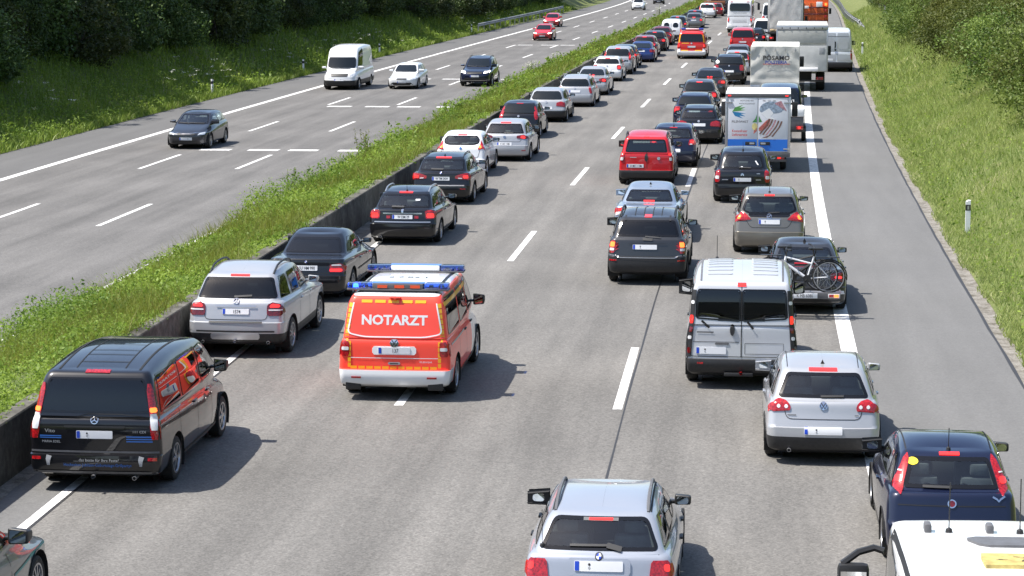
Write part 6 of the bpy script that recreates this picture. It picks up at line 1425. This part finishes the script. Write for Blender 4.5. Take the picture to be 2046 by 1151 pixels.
def tail(r, x, z, y=-.02, w=.26, h=.11, lit=True):
    for sg in (-1, 1):
        o = MB().box(sg * x - w / 2, sg * x + w / 2, y - .03, y + .03, z - h / 2, z + h / 2, .01).build('tail_light', 'red_lens', r); MB().box(sg * x - w * .25, sg * x + w * .12, y - .04, y - .03, z - h * .3, z + h * .3, .004).build('brake_lamp', 'red_lit' if lit else 'dark_red_lens', o)
def cab(r, W, y0, y1, H, mat, z0=.5):
    m = MB(); hw = W / 2; V = []
    prof = [(y0, z0), (y0, H), (y1 - .55, H), (y1 - .12, 1.55), (y1, 1.2), (y1, z0)]
    for sg in (-1, 1): V += [(sg * hw * (.93 if z > 1.6 else 1), y, z) for y, z in prof]
    n = len(prof); m.add(V, [tuple(range(n)), tuple(range(n, 2 * n))[::-1]] + [(i, n + i, n + (i + 1) % n, (i + 1) % n) for i in range(n)]); o = m.build('cab', mat, r, False)
    for sg in (-1, 1):
        mk('side_window', [(sg * hw * 1.004, y0 + .4, 1.5), (sg * hw * 1.004, y1 - .3, 1.5), (sg * hw * .935, y1 - .65, H - .15), (sg * hw * .935, y0 + .4, H - .15)], [(0, 1, 2, 3)], 'glass_far', o, False)
        m = MB(); m.tube([(sg * hw, y1 - .5, 1.9), (sg * (hw + .2), y1 - .4, 1.9)], .02, 5); m.box(*sorted((sg * (hw + .12), sg * (hw + .32))), y1 - .48, y1 - .38, 1.45, 1.95, .03); m.build('wing_mirror', 'black_plastic', r)
    return o

# printed box truck in the right queue
W, Z0, Z1, LL = 2.10, .62, 2.56, 3.25
r = truck('printed_box_truck', .30, 79.2, 'small box truck with seafood print, blue band and delivery lettering on its doors', 'truck'); hw = W / 2
m = MB(); m.box(-hw, hw, .06, LL, Z0, Z1, .03); m.build('box', col('box_white', (.78, .78, .77), .45, noise=.06), r)
for x0, x1 in ((-hw, -hw + .07), (hw - .07, hw)): m = MB(); m.box(x0 - .003, x1 + .003, -.0, .08, Z0, Z1 - .10, .008); m.build('corner_post', 'satin', r)
m = MB(); m.box(-hw, hw, .0, .08, Z1 - .13, Z1 - .02, .01); m.build('top_rail', 'grey_plastic', r); m = MB(); m.box(-hw, hw, -.02, .1, Z0 - .12, Z0 + .03, .01); m.build('sill', 'grey_plastic', r)
prin('door_print', (.62, .64, .68), .4, noise=.05); prin('band_blue', (.02, .16, .60), .4); prin('salmon', (.55, .15, .12), .5, noise=.7, nscale=22); prin('fish_blue', (.34, .42, .52), .5, noise=.7, nscale=11); prin('prawn', (.20, .10, .075), .5, noise=.7, nscale=26); prin('fin_pink', (.52, .27, .30), .5, noise=.6, nscale=18); prin('herb', (.06, .25, .07), .5, noise=.4, nscale=20); prin('logo_green', (.10, .32, .08), .5); prin('logo_blue', (.02, .20, .42), .5); prin('lemon', (.72, .62, .25), .5, noise=.3)
D = []
for sg in (-1, 1):
    a, b = sorted((sg * .012, sg * (hw - .08))); o = MB().box(a, b, .01, .055, Z0 + .05, Z1 - .15, .006).build('door', 'door_print', r); D.append(o)
    flat('blue_band', rect(a + .01, b - .01, Z0 + .07, Z0 + .45), .009, 'band_blue', o)
    for z in (Z0 + .14, Z1 - .30): a2, b2 = sorted((sg * (hw - .22), sg * (hw - .02))); MB().box(a2, b2, -.015, .008, z - .025, z + .025, .006).build('hinge', 'satin', o)
    a2, b2 = sorted((sg * .07, sg * .40)); MB().box(a2, b2, -.006, .008, Z0 + .26, Z0 + .37, .01).build('latch_recess', 'black_plastic', o); a2, b2 = sorted((sg * .1, sg * .26)); MB().box(a2, b2, -.03, -.006, Z0 + .285, Z0 + .345, .012).build('latch', 'satin', o)
dl, dr = D; y = .0085
flat_text('HOTLINE: 021', -.36, Z1 - .24, .045, y - .003, 'black_print', dl, 1.1); flat_text('786 - 266 - 586', .36, Z1 - .24, .045, y - .003, 'black_print', dr, 1.1); flat_text('WWW.PILENWAST', -.36, Z1 - .34, .045, y - .003, 'black_print', dl, .95); flat_text('-ATLANTICO.DE', .38, Z1 - .34, .045, y - .003, 'black_print', dr, .95)
for dz, mt, k in ((.12, 'logo_green', 1), (-.10, 'logo_blue', -1)):
    zz = Z0 + 1.34; flat('logo_wing', [(-.83, zz), (-.74, zz + k * .14), (-.48, zz + k * .22), (-.60, zz + k * .13), (-.40, zz + k * .15), (-.56, zz + k * .07), (-.38, zz + k * .06), (-.66, zz + k * .015)], y, mt, dl)
flat_text('PILENWAST', -.57, Z0 + 1.02, .075, y - .003, 'black_print', dl, .95, .01); flat_text('Kostenfreier', -.58, Z0 + .72, .085, y - .003, 'red_print', dl, .8, .015); flat_text('Lieferservice', -.58, Z0 + .60, .085, y - .003, 'red_print', dl, .8, .015)
def arc(cx, cz, rx, rz, t0, t1, n=10): return [(cx + rx * math.cos(math.radians(t)), cz + rz * math.sin(math.radians(t))) for t in np.linspace(t0, t1, n)]
flat('fish_print', arc(.45, Z0 + 1.42, .40, .26, 0, 180) + arc(.42, Z0 + 1.36, .36, .08, 180, 360), y, 'fish_blue', dr); flat('fish_fin_print', [(.52, Z0 + 1.62), (.74, Z0 + 1.70), (.93, Z0 + 1.36), (.80, Z0 + 1.44)], y - .004, 'fin_pink', dr)
flat('fish_print', [(.10, Z0 + 1.30), (.36, Z0 + 1.46), (.50, Z0 + 1.30), (.40, Z0 + 1.20), (.56, Z0 + 1.10), (.3, Z0 + 1.12)], y - .004, 'white_print', dr)
flat('salmon_print', [(a * .9 - .0, b) for a, b in [(.04, Z0 + .82), (.30, Z0 + 1.06), (.46, Z0 + 1.12), (.40, Z0 + .92), (.24, Z0 + .76), (.04, Z0 + .72)]], y - .008, 'salmon', dr); flat('salmon_print', [(-.13, Z0 + .62), (-.03, Z0 + .72), (-.03, Z0 + .84), (-.12, Z0 + .74)], y, 'salmon', dl)
flat('lemon_print', arc(-.10, Z0 + .86, .09, .12, 0, 360, 12), y, 'lemon', dl); flat('herb_print', [(-.18, Z0 + 1.0), (-.03, Z0 + 1.0), (-.03, Z0 + 1.26), (-.08, Z0 + 1.12)], y - .004, 'herb', dl); flat('herb_print', [(.03, Z0 + 1.0), (.14, Z0 + 1.02), (.08, Z0 + 1.12), (.03, Z0 + 1.22)], y - .004, 'herb', dr)
for i in range(5):
    a0 = (.36 + .10 * i, Z0 + 1.12 - .02 * i); ln = [(a0[0] + .03 * math.sin(k * .9), a0[1] - .10 * k) for k in range(6)]; sk = -.06
    L_ = [(p[0] - .02 + sk * k * .9, p[1]) for k, p in enumerate(ln)]; R_ = [(p[0] + .035 + sk * k * .9, p[1]) for k, p in enumerate(ln)]; flat('prawn_print', L_ + R_[::-1], y - .010 - .001 * i, 'prawn' if i != 2 else 'fin_pink', dr)
flat('tail_print', [(.14, Z0 + .50), (.30, Z0 + .56), (.42, Z0 + .60), (.30, Z0 + .50)], y - .010, 'prawn', dr)
for sg in (-1, 1): MB().box(sg * .92 - .05, sg * .92 + .05, -.012, .0, Z1 - .10, Z1 - .06).build('marker_lamp', 'red_lit', r)
tail(r, .72, .48, .15, .30, .14); m = MB(); m.box(-.95, .95, .12, .2, .34, .42, .01); m.build('bumper_bar', 'grey_plastic', r); MB().box(-.26, .26, .10, .12, .44, .56, .004).build('number_plate', 'plate_white', r)
truck_wheels(r, (1.2, 4.5), .93, .33, .2, False); cab(r, 1.98, LL + .05, 5.6, 2.2, 'white_print', .4); m = MB(); m.box(-.4, .4, .2, 5.2, .38, .7); m.build('chassis', 'underbody', r, False)

# blue van towing a white-lidded trailer, hidden behind the box truck
c = far('van', P_NAVY, .95, 96.5, 'navy van with yellow lettering panel partly hidden right of the printed box truck', 'tall', 'van', name='navy_van', lit=False, hb=False, L=4.9, W=1.9,
    extra=lambda c: (c.panel('window_board', rect(.18, .70, 1.10, 1.62), 'R', 'yellow_sticker', .012, 4, 4), c.text('lettering', 'ITL', .50, 1.28, .17, 'R', 'white_print', .02, .03, .9), c.text('lettering', '578', .46, 1.52, .10, 'R', 'black_print', .02, .0, .9)))
r = truck('car_trailer', 1.15, 91.2, 'small car trailer with a white lid towed by the navy van', 'trailer')
m = MB(); m.box(-.72, .72, 0, 1.9, .45, .95, .02); m.build('tub', 'grey_plastic', r); m = MB(); m.box(-.76, .76, -.04, 1.94, .955, 1.28, .09); m.build('lid', 'white_print', r); m = MB(); m.box(-.80, .80, -.06, .0, .40, .52, .01); m.build('lamp_board', 'black_plastic', r); tail(r, .58, .56, -.07, .26, .14)
truck_wheels(r, (1.0,), .82, .29, .17, False); m = MB(); m.tube([(0, 1.9, .5), (0, 3.0, .46), (0, 5.3, .46)], .035, 6); m.build('drawbar', 'satin', r)

def tarp(name, base, folds=10., amp=.012):
    return prin(name, base, .6, noise=.12, nscale=2.5, bump=.6, bscale=3.5)
tarp('tarp_cream', (.60, .59, .54)); tarp('tarp_grey', (.44, .44, .41)); tarp('tarp_pale', (.58, .58, .56)); prin('tarp_green', (.055, .085, .065), .6, noise=.2)
def curtain(name, W, H, y, mat, parent, z0, n=40, m_=24, amp=.018, seed=0):
    """a slack tarpaulin sheet with folds along its edges"""
    r = np.random.default_rng(seed); X, Z = np.meshgrid(np.linspace(-W / 2, W / 2, n), np.linspace(0, H, m_)); e = np.minimum(X + W / 2, W / 2 - X) / (W / 2); t = Z / H
    D = amp * (np.sin(X * 9 + 2.2 * np.sin(t * 4)) * .35 + np.sin((X * np.sign(X) * 3 + t * 7) * 2.2) * (1 - e) ** 2 * 1.5 + np.sin(t * 26) * np.exp(-t * 6) * 1.4)
    V = np.stack([X, y - .02 - D, z0 + Z], -1).reshape(-1, 3); F = [(a * n + b, a * n + b + 1, (a + 1) * n + b + 1, (a + 1) * n + b) for a in range(m_ - 1) for b in range(n - 1)]
    return mk(name, V, F, mat, parent, True, None)
# tarpaulin trailer
r = truck('tarpaulin_truck', .64, 112.0, 'cream tarpaulin truck with blue and black lettering on its rear sheet', 'truck'); W = 2.22; hw = W / 2
m = MB(); m.box(-hw, hw, .02, 5.2, .92, 2.70, .05); m.build('cover', 'tarp_cream', r)
cu = curtain('rear_sheet', W - .02, 1.76, .01, 'tarp_cream', r, .94, seed=2)
flat_text('PÖSAMO', .06, 2.18, .20, -.05, 'black_print', cu, 1.05, .03); flat_text('PÖLSTERIA', .06, 1.98, .145, -.05, col('letter_blue', (.03, .07, .36), .5), cu, .98, .03); flat('red_line', rect(-.55, .67, 1.885, 1.91), -.045, 'red_print', cu); flat_text('WWW.POESAMO.COM', .06, 1.84, .05, -.05, 'grey_print', cu, 1.25)
for x in np.linspace(-.9, .9, 5): MB().box(x - .015, x + .015, -.05, -.02, 2.48, 2.62, .004).build('tarp_strap', 'grey_print', r)
m = MB(); m.box(-hw, hw, -.03, .06, .74, .95, .015); m.build('drop_side', 'satin', r); m = MB(); m.box(-.95, .95, .1, .2, .42, .55, .01); m.build('bumper_bar', 'grey_plastic', r); tail(r, .86, .62, .04, .24, .12, False)
truck_wheels(r, (1.3, 5.9), .95, .36, .22, True); cab(r, 2.0, 5.3, 6.9, 2.3, 'white_print', .45); m = MB(); m.box(-.4, .4, .3, 6.5, .45, .74); m.build('chassis', 'underbody', r, False)
# grey box truck
r = truck('grey_box_truck', 1.86, 123.0, 'grey box truck with folded tail lift ahead of the cream tarpaulin truck', 'truck'); W = 2.56; hw = W / 2
m = MB(); m.box(-hw, hw, .04, 6.2, 1.0, 3.30, .02); m.build('box', 'tarp_grey', r)
m = MB(); m.box(-hw + .06, hw - .06, -.02, .04, 2.40, 3.04, .01); m.build('upper_flap', 'tarp_grey', r); m = MB(); m.box(-hw + .05, hw - .05, -.06, .04, 1.02, 2.28, .012); m.build('tail_lift', 'tarp_pale', r); m = MB(); m.box(-hw, hw, -.03, .05, 3.08, 3.27, .02); m.build('top_rail', 'satin', r)
for x in np.linspace(-1.0, 1.0, 6): MB().box(x - .02, x + .02, -.045, -.03, 3.12, 3.2).build('rail_stud', 'black_print', r)
for x0, x1 in ((-hw - .004, -hw + .07), (hw - .07, hw + .004)): m = MB(); m.box(x0, x1, -.02, .08, 1.0, 3.28, .01); m.build('corner_post', 'satin', r)
MB().box(hw - .42, hw - .16, -.075, -.06, 1.85, 2.2, .005).build('warning_plate', 'grey_print', r); MB().box(-.10, .82, -.30, -.07, 1.02, 1.20, .04).build('lift_cover', 'white_print', r)
tail(r, .90, .66, .02, .34, .14, False); m = MB(); m.box(-1.1, 1.1, .05, .15, .48, .58, .01); m.build('bumper_bar', 'black_plastic', r); truck_wheels(r, (1.7, 6.9), 1.16, .45, .27, True); cab(r, 2.4, 6.4, 8.2, 2.9, 'white_print', .55); m = MB(); m.box(-.5, .5, .3, 7.6, .5, .95); m.build('chassis', 'underbody', r, False)
# tall tarpaulin truck, green side, with a flat rear bed
r = truck('tall_tarpaulin_truck', .45, 176.5, 'tall pale tarpaulin truck with a dark green side sheet beside the coach', 'truck'); W = 2.5; hw = W / 2
m = MB(); m.box(-hw, hw, .03, 7.5, 1.15, 4.0, .03); m.build('cover', 'tarp_pale', r); curtain('rear_sheet', W - .3, 2.6, .02, 'tarp_pale', r, 1.2, amp=.01, seed=5)
for sg in (-1, 1): MB().box(*sorted((sg * (hw + .002), sg * (hw + .02))), .12, 7.4, 1.2, 3.86).build('side_sheet', 'tarp_green', r)
m = MB(); m.box(-hw, hw, -.04, .1, 3.80, 3.98, .02); m.build('top_rail', 'satin', r); m = MB(); m.box(-hw, hw, -1.2, .02, 1.0, 1.14, .02); m.build('rear_bed', 'black_plastic', r)
for i, x in enumerate((-.9, -.5, -.05)): MB().box(x - .17, x + .17, -.9, -.4, 1.145, 1.33, .06).build('sack', col('sack', (.5, .38, .22), .8, noise=.3), r)
tail(r, .95, .72, -1.18, .34, .14); truck_wheels(r, (1.2, 7.5), 1.18, .48, .28, True); cab(r, 2.45, 7.6, 9.6, 3.2, 'white_print', .6); m = MB(); m.box(-.5, .5, -.6, 9, .55, 1.0); m.build('chassis', 'underbody', r, False)
# orange works truck
r = truck('orange_works_truck', 2.35, 203.5, 'orange works truck with machinery at its rear beyond the grey box truck', 'truck'); prin('works_orange', (.62, .12, .02), .45, noise=.3, nscale=6); W = 2.5; hw = W / 2
m = MB(); m.box(-hw, hw, .5, 5.5, 1.1, 3.0, .04); m.build('hopper', 'works_orange', r); m = MB(); m.box(-hw, hw, .35, .5, .7, 2.6, .02); m.build('rear_frame', 'works_orange', r)
for x in (-.8, -.25, .3, .85): MB().box(x - .05, x + .05, .25, .35, .75, 2.55, .01).build('frame_rib', 'works_orange', r)
for z in (1.1, 1.65, 2.2): MB().box(-hw, hw, .22, .30, z - .05, z + .05, .01).build('cross_bar', 'dark_red_lens', r)
MB().box(.25, .75, .12, .25, 2.25, 2.65, .02).build('sign_board', 'white_print', r); MB().box(-.7, -.35, .1, .22, 2.1, 2.32, .03).build('work_lamp', 'white_lens', r)
for z in (1.45, 1.95, 2.45): MB().box(hw - .32, hw - .12, .12, .22, z - .10, z + .10, .03).build('warning_lamp', 'orange_lit' if z > 2.2 else 'red_lens', r)
MB().lathe([(.001, .22), (.08, .18), (.09, 0), (.001, 0)], 10, 'z', (hw - .15, .6, 3.0)).build('beacon', 'orange_lit', r); m = MB(); m.box(-hw, hw, .1, .5, .5, .7, .02); m.build('bumper_bar', 'black_plastic', r); tail(r, 1.0, .6, .08, .3, .14)
truck_wheels(r, (1.6, 6.4), 1.18, .48, .28, True); cab(r, 2.4, 5.7, 7.6, 2.9, 'works_orange', .55); m = MB(); m.box(-.5, .5, .5, 7, .5, 1.1); m.build('chassis', 'underbody', r, False)
# white coach
c = Car('van', P_WHITE, -3.72, 205.2, 'white touring coach with wide rear window in the middle queue', 'coach', 'white_coach', 1, L=8.4, W=2.2, H=2.82, gc=.35, bz=.7, bst=.01, rtz=2.68, ftz=2.68, rw=.98, gb=1.08, rgz=1.4, shr=1.3, cwz=1.4, cwy=8.2, fty=7.8, ra=2.0, fa=6.6, wr=.48, hz=1.2, rty=.28, rgy=.1, cr=.14, fy=.1, fit=(1, 1, 1))
c.panel('rear_window', rounded([(-.86, 1.84), (.86, 1.84), (.82, 2.48), (-.82, 2.48)], .08), 'R', 'glass_far', .02, 8, 6); c.side_glass(((.02, .3), (.31, .62), (.63, .97)), zb=.25)
c.text('lettering', 'TRENDLINERS', 0, 1.68, .12, 'R', 'grey_print', .014, .0, 1.1); c.panel('engine_hatch', rounded(rect(-.74, .74, .62, 1.55), .06), 'R', 'plate_white', .012, 8, 5); c.text('lettering', 'REISEDIENST', 0, 1.40, .09, 'R', 'grey_print', .03, .0, 1.3)
for z in (.9, 1.0, 1.1): c.strip('vent_slot', [(-.6, z), (.6, z)], .02, 'R', 'grey_plastic', .022)
c.taillights(fr(c, [(.88, .9), (.97, .9), (.97, 1.35), (.88, 1.35)]), fr(c, [(.89, 1.05), (.965, 1.05), (.965, 1.2), (.89, 1.2)])); c.plate(.55, 0, None, dots=False)
for sg in (-1, 1): c.panel('marker_lamp', rect(sg * .68 - .10, sg * .68 + .10, 2.57, 2.63), 'R', 'red_lens', .012, 2, 2); m = MB(); m.tube([(sg * 1.05, 8.0, 2.4), (sg * 1.35, 8.3, 2.3)], .03, 5); m.box(*sorted((sg * 1.25, sg * 1.47)), 8.2, 8.32, 1.7, 2.3, .04); m.build('wing_mirror', 'black_plastic', c.root)
c.finish()
# grey truck at the end of the left queue
r = truck('grey_tanker_truck', -8.3, 265.5, 'grey truck with orange rear frame at the far end of left queue', 'truck'); m = MB(); m.box(-1.22, 1.22, .2, 8, 1.5, 3.6, .03); m.build('box', 'tarp_grey', r); m = MB(); m.box(-1.15, 1.15, .05, .3, 1.0, 1.42, .1); m.build('rear_frame', col('rust', (.28, .11, .05), .7, noise=.4), r); m = MB(); m.box(-.9, .9, .1, .3, .45, .62, .02); m.build('bumper_bar', 'black_plastic', r); tail(r, .9, .75, .08); truck_wheels(r, (1.4, 2.7, 7.5), 1.16, .48, .28, True); cab(r, 2.4, 8.2, 10.2, 3.0, 'white_print', .6)
m = MB(); m.box(-.5, .5, .3, 9, .5, 1.4); m.build('chassis', 'underbody', r, False)
# a lorry beyond the orange truck and cars beyond the coach
c = far('van', P_WHITE, -1.4, 222, 'white van ahead of the coach, mostly hidden behind it', 'block', 'van', name='white_van', lit=True, H=2.3, rtz=2.15, ftz=2.1)

# ================================================================== oncoming traffic
def oncoming(kind, pm, x, s, label, lamp, grille, intake, name, lit=False, lod=1, cat='car', plate=.45, rails=None, gm='black_plastic', bar=None, extra=None, ws=None, **o):
    c = Car(kind, pm, x, s, label, cat, name, lod, left=True, **o); c.windscreen(zz=ws); c.rear_glass(); c.side_glass(((.03, .24), (.29, .60), (.65, .985)) if kind != 'van' else ((.74, .985),))
    c.front(lamp, grille, intake, plate, lit, gm, bar); c.mirrors(None if pm is not P_NAVY else P_NAVY)
    if rails: c.rails(rails)
    if lod == 0: c.cabin(2)
    if extra: extra(c)
    c.finish(); return c
def wip(c): c.strip('wiper', [(-.5, c.d['cwz'] + .03), (.1, c.d['cwz'] + .05)], .03, 'F', 'black_plastic', .02); c.strip('wiper', [(.1, c.d['cwz'] + .03), (.6, c.d['cwz'] + .06)], .03, 'F', 'black_plastic', .02)
oncoming('hatch', P_SLATE, -22.16, 94.1, 'oncoming dark slate-grey hatchback, nearest in the opposite lanes', [(.46, .60), (.74, .62), (.76, .72), (.56, .70)], [(-.34, .60), (.34, .60), (.40, .70), (-.40, .70)], [(-.62, .26), (.62, .26), (.55, .38), (-.55, .38)], 'blue_hatchback', False, 0, extra=wip, bar=[(-.4, .70), (-.2, .66), (.2, .66), (.4, .70)])
oncoming('van', P_WHITE, -23.62, 134.2, 'oncoming white high-roof van in the lane next to the left bank', [(.56, .82), (.84, .84), (.84, 1.06), (.66, 1.0)], [(-.46, .80), (.46, .80), (.50, .98), (-.50, .98)], [(-.8, .36), (.8, .36), (.8, .50), (-.8, .50)], 'white_high_roof_van', False, 1, 'van', .62, L=5.9, W=1.99, H=2.6, rtz=2.46, ftz=2.42, rw=.80, gb=.94, rgz=1.25, shr=1.15, cwz=1.22, cwy=5.15, fty=4.35, ra=1.2, fa=4.85, hz=1.02, fy=.25, rowmat=[(0, 4.2, 'black_plastic', -1, 9)], extra=wip, ws=(1.30, 1.92))
oncoming('wagon', P_WHITE, -20.3, 135.2, 'oncoming white estate between the white van and dark off-roader', [(.50, .60), (.80, .62), (.80, .73), (.56, .71)], [(-.30, .58), (.30, .58), (.30, .70), (-.30, .70)], [(-.66, .26), (.66, .26), (.56, .42), (-.56, .42)], 'white_estate', False, 1, extra=wip)
oncoming('suv', P_NAVY, -16.62, 138.2, 'oncoming dark off-roader in the lane next to the median', [(.52, .82), (.84, .84), (.84, .98), (.58, .96)], [(-.44, .80), (.44, .80), (.46, .92), (-.46, .92)], [(-.7, .36), (.7, .36), (.6, .56), (-.6, .56)], 'dark_off_roader', True, 1, rails='black_plastic', plate=.66, extra=wip, bar=[(-.8, .40), (.8, .40)], W=1.92)
oncoming('hatch', P_RED, -20.7, 209.4, 'nearer oncoming red car in the centre of the opposite lanes', [(.50, .64), (.80, .66), (.80, .76), (.56, .74)], [(-.4, .62), (.4, .62), (.4, .70), (-.4, .70)], [(-.6, .26), (.6, .26), (.5, .40), (-.5, .40)], 'red_hatchback', True, 1)
oncoming('hatch', P_RED, -24.1, 247.8, 'farther oncoming red car in the lane next to the left bank', [(.50, .62), (.82, .64), (.82, .80), (.56, .76)], [(-.4, .60), (.4, .60), (.4, .68), (-.4, .68)], [(-.6, .26), (.6, .26), (.5, .40), (-.5, .40)], 'red_hatchback', True, 1)
oncoming('mpv', P_WHITE, -20.5, 326, 'oncoming white people carrier at the top edge of the picture', [(.50, .70), (.80, .72), (.80, .84), (.56, .82)], [(-.4, .66), (.4, .66), (.4, .76), (-.4, .76)], [(-.6, .26), (.6, .26), (.5, .44), (-.5, .44)], 'white_people_carrier', False, 1, W=1.85, H=1.75, rtz=1.62, ftz=1.62)
oncoming('hatch', P_BLACK, -19.7, 370, 'oncoming black car farthest away at the top edge', [(.50, .62), (.82, .64), (.82, .80), (.56, .76)], [(-.4, .60), (.4, .60), (.4, .68), (-.4, .68)], [(-.6, .26), (.6, .26), (.5, .40), (-.5, .40)], 'black_hatchback', False, 1)
